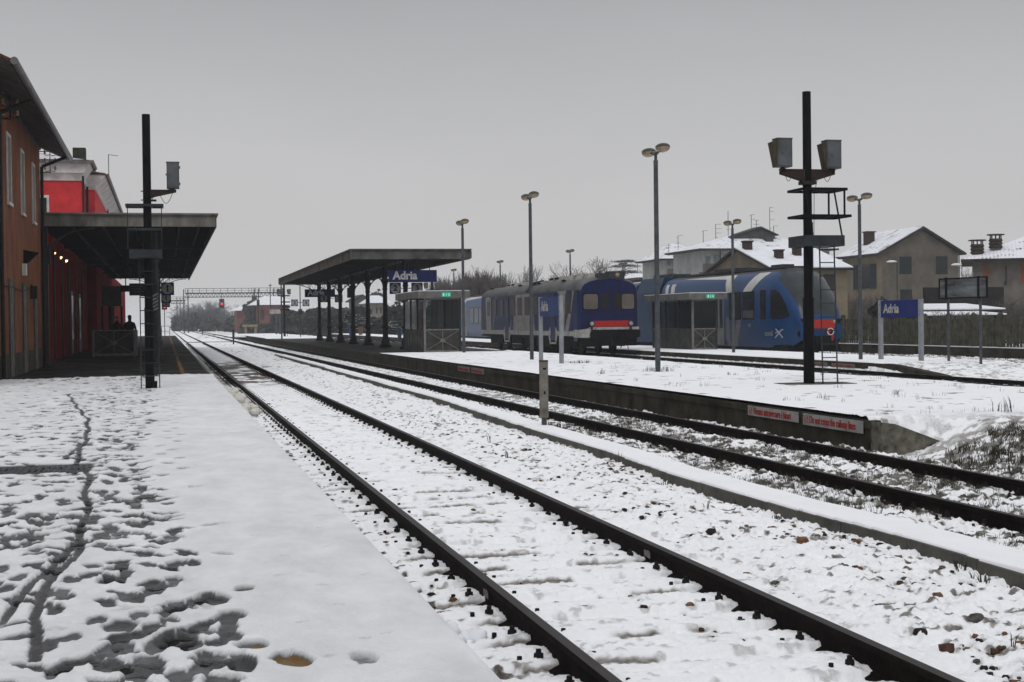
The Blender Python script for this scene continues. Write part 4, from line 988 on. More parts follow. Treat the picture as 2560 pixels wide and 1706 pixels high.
# under the canopy
for k, (x, y, Y) in enumerate(((131, 631.5, 63), (147.5, 642.5, 66.5), (162, 650.5, 70))):
    t = thing('ceiling_lamp', ('lit', 'lit', 'lit')[k]+' yellowish lamp under the station canopy, '+('left of three', 'middle of three', 'right of three')[k], 'lamp', (px_x(x, Y), Y, px_z(x, y, Y)), 0, 'lit lamps under the canopy')
    b = MB(); b.ell((0, 0, 0), (.19, .19, .13), 12, 6, 0, -90, 0); b.build('lamp_glass', warmlamp, t, smooth=True)
    b = MB(); b.ell((0, 0, .01), (.20, .20, .06), 12, 6, 0, 0, 90); b.cyl((0, 0, .05), (0, 0, 5.3-px_z(x, y, Y)), .012, n=6); b.build('shade', dgrey, t)
def pbox(name, label, cat, x0, y0, x1, y1, Y, m, d=.12, group=None):
    A = at(x0, y0, Y); B = at(x1, y1, Y); b = MB(); b.box(A.x, B.x, Y, Y+d, B.z, A.z); o = b.build(name, m); tag(o, label, cat, group); return o
t = thing('departure_board', 'dark blue hanging board with rows of small white text under the station canopy', 'display board', (0, 70, 0))
A = at(323, 709, 70); B = at(364, 739, 70); b = MB(); b.box(A.x, B.x, -.1, .1, B.z, A.z); b.build('case', mat('board_navy', (.008, .010, .03), .4), t)
b = MB()
for k in range(4):
    z = A.z-.12-k*.13; b.box(A.x+.08, B.x-.1-.1*(k % 2), -.104, -.1005, z-.03, z)
b.build('text_rows', mat('row_grey', (.06, .065, .09), .5), t)
A2 = at(301, 714, 70); b = MB(); b.box(A2.x, A.x-.005, -.09, .09, px_z(301, 730, 70), A2.z); b.cyl((at(314, 700, 70).x, 0, A2.z), (at(314, 700, 70).x, 0, 5.3), .025, n=6); b.build('arm', blackm, t)
# information kiosk
t = thing('information_kiosk', 'dark information kiosk with wide header standing under the station canopy', 'kiosk', (0, 74, 0))
A = at(254, 716, 74); B = at(304, 766, 74); b = MB(); b.box(A.x, B.x, 0, .25, B.z, A.z); b.build('header', mat('kiosk_header', (.022, .026, .026), .35, 0, .3, 3), t)
for x in (256, 275, 304): X = at(x, 800, 74).x; b = MB(); b.box(X-.05, X+.05, .02, .22, P0, B.z-.002); b.build('post', blackm, t)
b = MB(); b.box(at(258, 0, 74).x+.0, at(273, 0, 74).x, .08, .14, P0+.3, B.z-.01); b.build('panel', shel_lo, t)
# cross braced barrier round the subway stairs
t = thing('stair_barrier', 'grey cross-braced barrier round the subway stairs on the near platform', 'barrier', (0, 64.8, 0))
A = at(233, 826, 64.8); B = at(337, 890, 64.8)
b = MB(); zt2 = A.z; zb2 = P0+.05
for x in (A.x, B.x): b.box(x-.05, x+.05, -.04, .04, P0, zt2)
b.box(A.x+.05, B.x-.05, -.03, .03, zt2-.05, zt2-.001); b.box(A.x+.05, B.x-.05, -.03, .03, zb2, zb2+.12); b.build('frame', shel_fr, t)
cx, cz = (A.x+B.x)/2, (zt2+zb2)/2
b = MB()
for (x, z) in ((A.x+.05, zt2-.05), (B.x-.05, zt2-.05), (A.x+.05, zb2+.12), (B.x-.05, zb2+.12), (cx, zt2-.05), (cx, zb2+.12)): b.beam((cx, -.02, cz), (x, -.02, z), .028)
b.box(cx-.13, cx+.13, -.05, -.036, cz-.08, cz+.08); b.build('brace', shel_fr, t)
b = MB(); b.box(A.x+.05, B.x-.05, .02, .03, zb2, zt2-.06); b.build('panel', shel_lo, t)
b = MB(); b.box(B.x-.05, B.x+.03, .06, 6, P0, zt2-.03); b.build('side_panel', shel_lo, t)

# people
def person(label, X, Y, z0, h, arm, turn):
    t = thing('person', label, 'person', (X, Y, z0), turn, 'people under the canopy')
    s = h/1.8
    J = {'pel': (0, 0, .96), 'wai': (0, 0, 1.12), 'che': (0, .01, 1.36), 'nk': (0, .01, 1.52), 'hd1': (0, -.01, 1.60), 'hd2': (0, -.015, 1.70), 'hd3': (0, .0, 1.77)}
    R_ = {'pel': .155, 'wai': .145, 'che': .17, 'nk': .062, 'hd1': .075, 'hd2': .095, 'hd3': .07}
    E = [('pel', 'wai'), ('wai', 'che'), ('che', 'nk'), ('nk', 'hd1'), ('hd1', 'hd2'), ('hd2', 'hd3')]
    for sd, sg in (('l', -1), ('r', 1)):
        J['sh'+sd] = (sg*.20, .01, 1.43); R_['sh'+sd] = .075
        el_, ha = arm
        J['el'+sd] = (sg*.29, el_[1], el_[2]); R_['el'+sd] = .055
        J['wr'+sd] = (sg*ha[0], ha[1], ha[2]); R_['wr'+sd] = .036
        J['pa'+sd] = (sg*(ha[0]-.03), ha[1]-.07, ha[2]-.02); R_['pa'+sd] = .034
        J['hp'+sd] = (sg*.10, 0, .90); R_['hp'+sd] = .105; J['kn'+sd] = (sg*.12, -.02, .50); R_['kn'+sd] = .065
        J['an'+sd] = (sg*.13, .0, .09); R_['an'+sd] = .045; J['to'+sd] = (sg*.15, -.17, .05); R_['to'+sd] = .04
        E += [('che', 'sh'+sd), ('sh'+sd, 'el'+sd), ('el'+sd, 'wr'+sd), ('wr'+sd, 'pa'+sd), ('pel', 'hp'+sd), ('hp'+sd, 'kn'+sd), ('kn'+sd, 'an'+sd), ('an'+sd, 'to'+sd)]
        for k in range(5):
            q = (sg*(ha[0]-.055+.02*k if k < 4 else ha[0]-.075), ha[1]-(.13, .14, .138, .125, .09)[k], ha[2]-(.05, .055, .055, .05, .01)[k])
            J['f%d' % k+sd] = q; R_['f%d' % k+sd] = .010; E.append(('pa'+sd, 'f%d' % k+sd))
    ks = list(J); me = bpy.data.meshes.new('body'); me.from_pydata([tuple(c*s for c in J[k]) for k in ks], [(ks.index(a), ks.index(b_)) for a, b_ in E], [])
    o = bpy.data.objects.new('body', me); C.objects.link(o); o.parent = t
    m = o.modifiers.new('skin', 'SKIN')
    if not me.skin_vertices: 
        bpy.context.view_layer.objects.active = o
        me.attributes  # keep
    sv = me.skin_vertices
    if len(sv):
        for i, k in enumerate(ks): sv[0].data[i].radius = (R_[k]*s, R_[k]*s*.85); sv[0].data[i].use_root = (k == 'pel')
    o.modifiers.new('sub', 'SUBSURF').levels = 1; o.modifiers['sub'].render_levels = 2
    me.materials.append(cloth_m)
    f = MB(); f.ell((0, -.035*s, 1.69*s), (.072*s, .075*s, .105*s), 12, 10); f.ell((0, -.115*s, 1.685*s), (.014*s, .02*s, .022*s), 6, 5); f.ell((-.03*s, -.103*s, 1.71*s), (.010*s, .006*s, .006*s), 6, 4); f.ell((.03*s, -.103*s, 1.71*s), (.010*s, .006*s, .006*s), 6, 4)
    f.ell((-.073*s, -.02*s, 1.69*s), (.012*s, .02*s, .03*s), 6, 5); f.ell((.073*s, -.02*s, 1.69*s), (.012*s, .02*s, .03*s), 6, 5); f.ell((0, -.10*s, 1.64*s), (.022*s, .010*s, .006*s), 6, 4)
    f.build('face', skin_m, t, smooth=True)
    hr = MB(); hr.ell((0, .0, 1.735*s), (.088*s, .10*s, .085*s), 12, 6, 0, -10, 90); hr.build('hair', blackm, t, smooth=True)
    ct = MB(); ct.lathe(0, 0, [(.20*s, .82*s), (.19*s, 1.0*s), (.18*s, 1.15*s), (.21*s, 1.36*s), (.19*s, 1.45*s), (.08*s, 1.53*s), (.07*s, 1.55*s)], 14)
    cm = ct.build('coat', cloth_m, t, smooth=True); cm.scale = (1.08, .72, 1)
    return t
person('person in a dark coat with hands in front, right one of two behind the barrier', px_x(324, 67), 67, P0, px_z(323.4, 788.6, 67)-P0, ((.29, .02, 1.15), (.12, -.20, 1.05)), R(160))
person('person in a dark coat, dimmer left one of two behind the barrier', px_x(292, 69.5), 69.5, P0, px_z(292.5, 793, 69.5)-P0, ((.29, .03, 1.13), (.26, -.02, .88)), R(-30))

# ================================================================== SHELTERS
def shelter(label, X0, X1, Y0, Y1, z0, par_green=True, gx=.5):
    t = thing('glass_shelter', label, 'shelter', (X0, Y0, z0), 0, 'glass stair shelters on the platforms'); W, D = X1-X0, Y1-Y0
    H = 2.38
    b = MB(); b.box(-.36, W+.36, -.52, D+.42, H, H+.30); b.build('roof', shel_rf, t)
    b = MB(); b.box(-.34, W+.34, -.50, D+.40, H+.301, H+.33); b.build('snow_layer', snow_flat, t)
    for x in (0, W):
        for y in (0, D*.33, D*.66, D):
            b = MB(); b.box(x-.045, x+.045, y-.04, y+.04, 0, H-.002); b.build('post', shel_fr if y < .1 and x < .1 else dgrey, t)
    b = MB(); b.box(.05, W-.05, -.02, .0, 1.04, H-.06); b.build('glass_pane', shel_gl, t)
    b = MB(); b.box(-.01, .01, .05, D-.05, 1.04, H-.06); b.build('glass_pane', shel_gl, t)
    b = MB(); b.box(W-.01, W+.01, .05, D-.05, 1.04, H-.06); b.build('glass_pane', shel_gl, t)
    for (za, zc) in ((.98, 1.03), (.0, .11), (H-.06, H-.003)): b = MB(); b.box(.05, W-.05, -.03, .03, za, zc); b.build('frame_bar', shel_fr, t)
    b = MB(); b.box(.05, W-.05, .0, .02, .11, .98); lp = b.build('lower_panel', shel_lo, t)
    cx, cz = W/2, .54; b = MB()
    for (x, z) in ((.06, .97), (W-.06, .97), (.06, .12), (W-.06, .12), (cx, .97), (cx, .12)): b.beam((cx, -.02, cz), (x, -.02, z), .026)
    b.box(cx-.11, cx+.11, -.05, -.034, cz-.075, cz+.075); b.build('brace', shel_fr, lp)
    b = MB(); b.box(-.03, .03, .05, D-.04, 0, 1.02); b.build('lower_panel', shel_lo, t)
    b = MB(); b.box(W-.03, W+.03, .05, D-.04, 0, 1.02); b.build('lower_panel', shel_lo, t)
    b = MB(); b.box(.05, W-.05, D-.02, D+.02, 0, 1.0); b.build('lower_panel', shel_lo, t)
    b = MB(); b.box(-.34+(W+.7)*gx-.20, -.34+(W+.7)*gx+.20, -.56, -.522, H+.05, H+.24); g = b.build('exit_sign', greenm, t)
    b = MB(); x = -.34+(W+.7)*gx
    b.box(x-.15, x-.10, -.565, -.561, H+.09, H+.20); b.box(x-.10, x-.08, -.565, -.561, H+.10, H+.12); b.box(x-.10, x-.08, -.565, -.561, H+.17, H+.19)
    b.box(x-.01, x+.01, -.565, -.561, H+.09, H+.20); b.prism([(x+.08, H+.09), (x+.10, H+.09), (x+.15, H+.20), (x+.13, H+.20)], 'y', -.565, -.561); b.prism([(x+.14, H+.09), (x+.16, H+.09), (x+.11, H+.20), (x+.09, H+.20)], 'y', -.565, -.561)
    b.build('pictogram', exwh, g)
    return t
s1 = shelter('glass stair shelter with green sign under the near end of the middle canopy', 10.95, 12.52, 61.4, 66.8, P2, gx=.53)
s2 = shelter('glass stair shelter with green sign standing before the modern blue railcar', 24.08, 25.25, 63.4, 69.0, P3, gx=.55)
# graffiti on the first shelter's side
gm = mat('graffiti', (.15, .145, .135), .8, 0, .3, 30); b = MB(); rr = random.Random(4)
for k in range(7):
    y = .6+k*.7; z = .3+rr.random()*.3; pts = [(-.033, y+.12*math.cos(a*1.3+k)*rr.uniform(.5, 1), z+.2*math.sin(a*1.9+k)) for a in range(7)]
    b.tube(pts, .010, 4)
o = b.build('graffiti', gm, [c for c in s1.children if c.name.startswith('lower_panel')][1])

# ================================================================== STATION BUILDINGS
OB = thing('orange_house', 'two-storey orange plastered station annex with pale shutters at the left edge', 'building', (-4.1, 34, 0))
b = MB(); b.box(-7, 0, 0, 17.3, 0, 7.85); b.build('wall', orange, OB)
b = MB(); b.box(.001, .012, 0, 17.29, .3, .95); b.build('plinth', mat('stained_plinth', (.055, .045, .032), .95, 0, .5, 2, .4, col2=(.018, .018, .012)), OB)
b = MB(); b.prism([(-7.5, 7.88), (0, 7.87), (.90, 7.475), (.90, 7.56), (-3.1, 9.4), (-7.5, 7.92)], 'y', -.9, 17.9); ro = b.build('roof', tile_m, OB)
b = MB(); b.prism([(0.0, 7.868), (.88, 7.478), (.88, 7.44), (.0, 7.83)], 'y', -.88, 17.88); b.box(.0, .05, 0, 17.3, 7.70, 7.829); b.build('eave_soffit', mat('soffit_grey', (.075, .07, .065), .9, 0, .4, 2, .2), ro)
b = MB(); b.cyl((.97, -1.0, 7.50), (.97, 18.0, 7.50), .085, n=10); b.build('gutter', gutterm, ro, smooth=True)
b = MB(); b.prism([(.80, 7.60), (.86, 7.58), (-3.1, 9.46), (-3.1, 9.43)], 'y', -.85, 17.85); b.build('snow_layer', snow_flat, ro)
for (Y, lb) in ((41.15, ''), (44.95, ''), (48.65, '')):
    y = Y-34
    b = MB(); b.box(.001, .07, y-.5, y+.5, 4.98, 5.06); b.box(.001, .035, y-.50, y-.42, 5.06, 6.95); b.box(.001, .035, y+.42, y+.50, 5.06, 6.95); b.box(.001, .035, y-.42, y+.42, 6.87, 6.95); wf = b.build('window', cornice, OB)
    b = MB(); b.box(.002, .025, y-.42, y+.42, 5.061, 6.869)
    for k in range(26): b.box(.025, .034, y-.40, y+.40, 5.09+k*.068, 5.13+k*.068)
    b.build('shutter', shutter_lt, wf)
    b = MB(); b.box(.001, .05, y-.62, y-.54, P1-.05, 2.98); b.box(.001, .05, y+.54, y+.62, P1-.05, 2.98); b.box(.001, .05, y-.54, y+.54, 2.90, 2.98); df = b.build('door', conc_lt, OB)
    b = MB(); b.box(.002, .03, y-.54, y+.54, P1-.05, 2.899); b.box(.03, .04, y-.03, y+.03, P1, 2.85); b.build('door_leaf', door_gr, df)
for (x, z0, z1, Y) in ((.09, .2, 7.4, 51.0), (.09, .2, 7.4, 38.3)):
    b = MB(); b.cyl((x, Y-34, z0), (x, Y-34, z1-.3), .055, n=8); b.cyl((x, Y-34, z1-.3), (.9, Y-34, z1+.05), .055, n=8); b.build('downpipe', pipem, OB)
b = MB(); b.prism([(.0, 3.98), (.42, 3.90), (.0, 3.50)], 'y', 11.0, 11.4); b.build('wall_lamp', blackm, OB)
b = MB(); b.box(.001, .12, 10.5, 10.75, 3.2, 3.55); b.build('alarm_box', whitem, OB)
b = MB(); b.box(.001, .2, 13.0, 13.3, 2.55, 2.95); b.build('meter_box', rustm, OB)
b = MB(); b.beam((.02, 5.6, 2.75), (.02, 7.6, 2.78), .03); b.tube(sag((.03, 7.6, 2.78), (.03, 12.8, 2.9), .1), .012); b.tube([(.04, 12.9, 3.0), (.04, 12.9, 2.9)], .02); b.build('cable', blackm, OB)
def insul(lb, par_x, Y, z, s=1.):
    t = thing('insulator_rack', lb, 'insulator rack', (par_x, Y, z), 0, 'insulator racks')
    b = MB(); b.beam((0, 0, -.6*s), (0, 0, .6*s), .04*s); b.beam((-.6*s, 0, -.55*s), (0, 0, -.55*s), .04*s); b.beam((-.6*s, 0, .5*s), (0, 0, .5*s), .04*s)
    for z_ in (-.45, -.05, .35):
        for s_ in (-1, 1): b.tube([(0, 0, z_*s), (s_*.16*s, 0, (z_-.08)*s), (s_*.25*s, 0, (z_-.02)*s), (s_*.25*s, 0, (z_+.05)*s)], .014*s)
    b.build('frame', blackm, t)
    for z_ in (-.45, -.05, .35):
        for s_ in (-1, 1): b = MB(); b.lathe(s_*.25*s, 0, [(.055*s, (z_+.03)*s), (.06*s, (z_+.08)*s), (.04*s, (z_+.12)*s), (.05*s, (z_+.17)*s), (.035*s, (z_+.22)*s)], 8); b.build('insulator', porc, t, smooth=True)
A = at(25, 260, 39.5); insul('rack of porcelain insulators under the eave of the orange house', A.x, 39.5, A.z, .72)
A = at(125, 404, 51.9); insul('rack of porcelain insulators at the far corner of the orange house', A.x, 51.9, A.z, .68)

RB = thing('red_station_building', 'bright red station building with white cornice behind the canopy', 'building', (-4.5, 60, 0))
b = MB(); b.box(-8, 0, 0, 24.99, 0, 5.5); b.box(-8, .56, 28.19, 90, 0, 5.5); b.box(-8, .005, 24.99, 28.19, 0, 5.5); b.build('wall', redwall_shaded, RB)
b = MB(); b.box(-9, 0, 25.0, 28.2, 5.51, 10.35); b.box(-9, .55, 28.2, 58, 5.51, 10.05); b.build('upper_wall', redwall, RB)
b = MB(); b.box(-9, .08, 24.9, 28.1, 9.95, 10.36); b.prism([(-9.2, 10.36), (.10, 10.36), (.45, 10.9), (.45, 11.0), (-9.2, 11.0)], 'y', 24.6, 28.15)
b.prism([(-9, 9.75), (.63, 9.75), (.63, 10.05), (1.15, 10.5), (1.15, 10.62), (-9, 10.62)], 'y', 28.12, 58.3); b.build('cornice', cornice, RB)
b = MB(); b.prism([(-12, 11.0), (.55, 11.0), (.55, 11.06), (-12, 12.6)], 'y', 24.4, 30); b.prism([(-9.1, 10.62), (1.2, 10.62), (1.2, 10.7), (-9.1, 11.9)], 'y', 28.05, 58.4); rf = b.build('roof', tile_m, RB)
b = MB(); b.prism([(-12, 11.05), (.20, 11.09), (-12, 12.50)], 'y', 24.33, 24.39); b.prism([(-8, 11.82), (1.1, 10.74), (1.1, 10.78), (-8, 11.87)], 'y', 28.3, 58.2); b.build('snow_layer', snow_flat, rf)
b = MB(); b.cyl((.62, 24.3, 10.98), (.62, 28.1, 10.98), .09, n=8); b.cyl((1.3, 28.1, 10.6), (1.3, 58.3, 10.6), .09, n=8); b.box(-9.3, .6, 24.28, 24.40, 10.88, 11.04); b.build('gutter', gutterm, rf)
b = MB(); b.box(-.6, .12, 26.8, 27.6, 10.9, 12.05); b.build('chimney', mat('mossy_chimney', (.035, .04, .025), .9, 0, .4, 6, .3), rf)
for (xx, yy, zz) in ((.06, 24.9, 10.2), (.12, 28.12, 9.9), (.63, 45, 9.9)): b = MB(); b.cyl((xx, yy, 5), (xx, yy, zz), .065, n=8); b.build('downpipe', pipem, RB)
A = at(103, 488, 84.9); B = at(124, 530, 84.9)
b = MB(); b.box(A.x+4.5-.6, B.x+4.5-.02, 24.93, 24.999, B.z-.4, A.z); wf = b.build('window', cornice, RB)
b = MB(); b.box(A.x+4.5-.45, B.x+4.5-.16, 24.90, 24.929, B.z-.3, A.z-.15); b.build('pane', glassd, wf)
for k, y in enumerate((33, 38, 43, 48, 53)):
    b = MB(); b.box(.551, .60, y-.5, y+.5, 6.4, 8.6); wf = b.build('window', cornice, RB); b = MB(); b.box(.601, .61, y-.42, y+.42, 6.5, 8.5); b.build('pane', glassd, wf)
for y in (2.2, 7.0, 11.5, 17, 23):
    b = MB(); b.box(.001, .06, y-.12, y+.12, P1, 4.9); b.build('pilaster', dgrey, RB)
for y in (13.5, 20, 30, 38, 46, 54):
    b = MB(); b.box(.001, .05, y-.8, y+.8, P1, 3.4); df = b.build('door', mat('station_door', (.05, .045, .04), .5), RB); b = MB(); b.box(.051, .06, y-.65, y-.05, 1.0, 3.2); b.box(.051, .06, y+.05, y+.65, 1.0, 3.2); b.build('pane', glassd, df)
A = at(271, 387, 120); t = thing('roof_antenna', 'thin antenna mast rising behind the red station building', 'antenna', (A.x, 120, 12)); b = MB(); b.cyl((0, 0, -1), (0, 0, A.z-12), .035, n=5); b.beam((0, 0, A.z-12), (.75, .1, A.z-12.08), .04); b.build('mast', greym, t)

# rail at the far end of the near platform
t = thing('end_railing', 'pale tubular railing at the far end of the near platform', 'railing', (0, 180, 0))
b = MB(); A = at(404, 816, 180); B = at(424, 836, 180)
for x in (A.x, B.x): b.cyl((x, 0, P1), (x, 0, A.z), .04, n=6)
b.cyl((A.x-1.2, 0, A.z), (B.x, 0, A.z), .04, n=6); b.cyl((A.x-1.2, 0, (A.z+P1)/2), (B.x, 0, (A.z+P1)/2), .035, n=6); b.build('tube', mat('pale_tube', (.3, .3, .3), .5), t)

# ================================================================== OLD RAILCAR
OR = thing('old_railcar', 'old dark blue and white railcar with a red front band on the third track', 'railcar', (T3-.08, 64.5, 0))
HW, LN = 1.44, 22.
liv = bpy.data.materials.new('railcar_livery'); liv.use_nodes = True
def math_node(nt_, op, a, b=None, c=None):
    n = nt_.nodes.new('ShaderNodeMath'); n.operation = op
    for i, v in enumerate((a, b, c)):
        if v is None: continue
        if isinstance(v, (int, float)): n.inputs[i].default_value = v
        else: nt_.links.new(v, n.inputs[i])
    return n.outputs[0]
def inpoly(nt_, y, z, quad):
    """1 inside a convex quad given as four (y,z) corners in order"""
    area = sum(quad[i][0]*quad[(i+1) % 4][1]-quad[(i+1) % 4][0]*quad[i][1] for i in range(4))
    out = None
    for i in range(4):
        (ay, az), (by, bz) = quad[i], quad[(i+1) % 4]
        if area < 0: (ay, az), (by, bz) = (by, bz), (ay, az)
        if abs(ay-by)+abs(az-bz) < 1e-6: continue
        e1 = math_node(nt_, 'MULTIPLY', math_node(nt_, 'SUBTRACT', z, az), by-ay)
        e2 = math_node(nt_, 'MULTIPLY', math_node(nt_, 'SUBTRACT', y, ay), bz-az)
        g = math_node(nt_, 'GREATER_THAN', math_node(nt_, 'SUBTRACT', e1, e2), 0)
        out = g if out is None else math_node(nt_, 'MULTIPLY', out, g)
    return out
def livery(m, basec, layers, rough=.45, dirt=.35, spec=.18):
    n = m.node_tree.nodes; l = m.node_tree.links; b = n['Principled BSDF']; b.inputs['Roughness'].default_value = rough; b.inputs['Specular IOR Level'].default_value = spec
    t = n.new('ShaderNodeTexCoord'); sp = n.new('ShaderNodeSeparateXYZ'); l.new(t.outputs['Object'], sp.inputs[0])
    x_, y, z = sp.outputs
    last = None
    for col, quads in layers:
        msk = None
        for q in quads:
            g = inpoly(m.node_tree, y, z, q); msk = g if msk is None else math_node(m.node_tree, 'MAXIMUM', msk, g)
        mx = n.new('ShaderNodeMix'); mx.data_type = 'RGBA'
        if last is None: mx.inputs[6].default_value = (*basec, 1)
        else: l.new(last, mx.inputs[6])
        mx.inputs[7].default_value = (*col, 1); l.new(msk, mx.inputs[0]); last = mx.outputs[2]
    nz = n.new('ShaderNodeTexNoise'); nz.inputs['Scale'].default_value = 2.2; nz.inputs['Detail'].default_value = 6; l.new(t.outputs['Object'], nz.inputs['Vector'])
    r = n.new('ShaderNodeMapRange'); r.inputs['From Min'].default_value = .3; r.inputs['From Max'].default_value = .7; r.inputs['To Min'].default_value = 1-dirt; r.inputs['To Max'].default_value = 1.05; l.new(nz.outputs[0], r.inputs[0])
    vm = n.new('ShaderNodeVectorMath'); vm.operation = 'SCALE'; l.new(last, vm.inputs[0]); l.new(r.outputs[0], vm.inputs['Scale']); l.new(vm.outputs[0], b.inputs['Base Color'])
def Q(a): return [(y-64.5, z) for y, z in a]
W_ = (.27, .255, .24); BL = (.010, .024, .085)
livery(liv, BL, [
    (W_, [Q([(84.88, 3.2), (83.75, 3.2), (83.35, 1.12), (84.6, 1.12)]), Q([(77.06, 3.2), (73.86, 3.2), (72.34, 1.1), (78.74, 1.1)]), Q([(68.6, 3.15), (66.9, 3.15), (66.9, 2.7), (68.0, 2.9)]), Q([(68.1, 3.1), (66.95, 3.1), (67.2, 1.1), (68.2, 1.1)]),
          Q([(65.78, 3.1), (65.5, 3.1), (66.0, 1.97), (66.1, 1.97)]), Q([(66.54, 2.0), (66.0, 2.0), (66.5, 1.1), (67.2, 1.1)]), Q([(82.1, 3.1), (81.9, 3.1), (82.9, 1.1), (83.05, 1.1)])]),
    (BL, [Q([(78.1, 2.0), (77.6, 2.0), (77.75, 1.1), (78.4, 1.1)]), Q([(73.2, 2.0), (72.85, 2.0), (72.2, 1.1), (72.9, 1.1)]), Q([(84.2, 3.0), (83.9, 3.0), (83.9, 1.1), (84.2, 1.1)])]),
    ((.35, .34, .33), [Q([(60, 1.14), (90, 1.17), (90, .90), (60, .90)])])], .45, .45)
# body: rounded section swept along the track
sec = [(-HW, .92), (-HW, 2.6), (-HW+.015, 3.12), (-HW+.07, 3.30), (-HW+.20, 3.46), (-HW+.45, 3.60), (-HW+.85, 3.70), (0, 3.76)]
sec = sec+[(-x, z) for x, z in sec[::-1][1:]]
b = MB(); n = len(sec)
stn = [(0., 0), (.04, 0)]; 
ys = [.0, .10, .35, LN-.8, LN-.35, LN-.1, LN]
def shrink(p, k):       # rounding of the ends in plan and on the roof
    x, z = p; return (x*(1-.05*k), z if z < 2.6 else 2.6+(z-2.6)*(1-.16*k))
ks_ = [.7, .15, 0, 0, .3, .9, 1.8]
for y, k in zip(ys, ks_): b.v += [(shrink(p, k)[0], y, shrink(p, k)[1]) for p in sec]
for j in range(len(ys)-1):
    for i in range(n-1):
        mi = 1 if 2 <= i <= n-4 else 0
        if j < 0: mi = 2
        b.f.append((j*n+i, j*n+i+1, (j+1)*n+i+1, (j+1)*n+i)); b.m.append(mi)
b.f.append(tuple(range(n))[::-1]); b.m.append(2); b.f.append(tuple((len(ys)-1)*n+i for i in range(n))); b.m.append(2)
navy = mat('railcar_navy', (.0018, .006, .055), .5, 0, .35, 2.5, .03, .18)
roofg = mat('railcar_roof_grey', (.095, .10, .098), .7, 0, .35, 1.2, .2, .3, stretch=(1, .5, 1))
ob = b.build('body', [liv, roofg, navy], OR, smooth=True)
def fx(px, Y=64.5): return px_x(1100+px/3.922, Y)-(T3-.08)
def fz(px, py, Y=64.5): return px_z(1100+px/3.922, 600+py/3.922, Y)
def rwin(b, x0, x1, z0, z1, y, d, r=.09, mi=0):
    pts = []
    for (cx_, cz_, a0) in ((x1-r, z1-r, 0), (x0+r, z1-r, 90), (x0+r, z0+r, 180), (x1-r, z0+r, 270)):
        for a in (0, 30, 60, 90): pts.append((cx_+r*math.cos(R(a0+a)), cz_+r*math.sin(R(a0+a))))
    b.prism(pts, 'y', y-d, y, mi); return b
for (x0, x1, z0, z1, gm_) in ((-1.25, -.55, 2.19, 2.90, glass_tan), (.63, 1.24, 2.19, 2.90, glass_tan)):
    b = rwin(MB(), x0-.05, x1+.05, z0-.05, z1+.05, 0, .012, .13); fr = b.build('front_window', blackm, OR); rwin(MB(), x0, x1, z0, z1, -.012, .006, .10).build('pane', gm_, fr)
for (x0, x1) in ((-.36, .0), (.25, .58)):
    b = rwin(MB(), x0-.02, x1+.02, 2.15, 2.92, 0, .010, .05); fr = b.build('front_window', navy, OR); rwin(MB(), x0, x1, 2.17, 2.90, -.010, .006, .05).build('pane', glass_br, fr)
b = MB(); b.box(-.92, 1.0, -.02, .0, 1.36, 1.64); b.build('red_band', redm, OR)
b = MB(); b.box(-1.0, 1.46, -.05, .0, 1.22, 1.34); b.build('white_band', dirtywhite, OR)
for s, x in ((-1, -.86), (1, 1.06)):
    b = MB(); b.cyl((x, -.001, 1.50), (x, -.07, 1.50), .15, .14, 14); hb = b.build('headlight', rustm, OR); b = MB(); b.cyl((x, -.071, 1.50), (x, -.085, 1.50), .10, .085, 12); b.build('lens', headl, hb)
    b = MB(); b.cyl((x-.02, -.001, 1.29), (x-.02, -.08, 1.29), .07, n=10); b.build('tail_light', mat('tail_red', (.09, .008, .008), .3), OR)
b = MB(); b.prism([(-1.47, 1.22), (-.92, 1.30), (-.92, .92), (-1.0, .84), (-1.47, .86)], 'y', -.06, 1.0); b.build('corner_skirt', dirtywhite, OR)
b = MB(); b.box(-1.42, 1.42, .02, LN-.6, .80, .915); b.build('underframe', blackm, OR)
b = MB(); b.box(-.6, 1.5, -.12, .02, .85, 1.2); b.box(-1.35, 1.35, .0, .4, .45, .85)
for x in (-.87, .87): b.cyl((x, -.1, 1.0), (x, -.5, 1.0), .11, n=10); b.cyl((x, -.5, 1.0), (x, -.56, 1.0), .24, n=16)
b.build('buffer', blackm, OR)
b = MB(); b.tube([(-.05, -.1, .9), (.0, -.35, .8), (.05, -.4, .5), (.0, -.35, .35)], .04, 6); b.tube([(.75, -.1, .8), (.8, -.3, .5), (.85, -.25, .3)], .02); b.tube([(.55, -.1, .8), (.5, -.35, .45), (.5, -.1, .35)], .02); b.tube([(-.5, -.1, .8), (-.45, -.3, .5)], .02); b.build('coupling', blackm, OR)
b = MB(); b.box(-.55, .05, .0, .42, 3.66, 3.88); b.box(.0, .78, -.02, .5, 3.62, 3.97); b.cyl((-.2, -.06, 3.8), (-.2, .0, 3.8), .10, .08, 12); b.cyl((-.4, .1, 3.85), (-.4, .1, 4.0), .04, n=6); tb = b.build('roof_light_box', dgrey, OR)
b = MB(); b.cyl((.42, -.035, 3.80), (.42, -.021, 3.80), .10, n=14); b.build('lens', lampgl, tb)
for (y0, y1, x0, x1, z1) in ((1.2, 8.6, -.55, .45, 3.93), (11.5, 18.2, -.55, .45, 3.86)):
    b = MB(); b.prism([(x0-.12, 3.66), (x0, z1), (x1, z1), (x1+.12, 3.66)], 'y', y0, y1); hb = b.build('roof_housing', mat('housing_snowy', (.36, .34, .31), .85, 0, .35, 1.3, .1, col2=(.13, .12, .11)), OR)
    b = MB()
    for k in range(2): b.box(x0-.09, x0-.03, y1-.9-k*1.0, y1-.3-k*1.0, z1-.12, z1-.04)
    b.build('grille', blackm, hb)
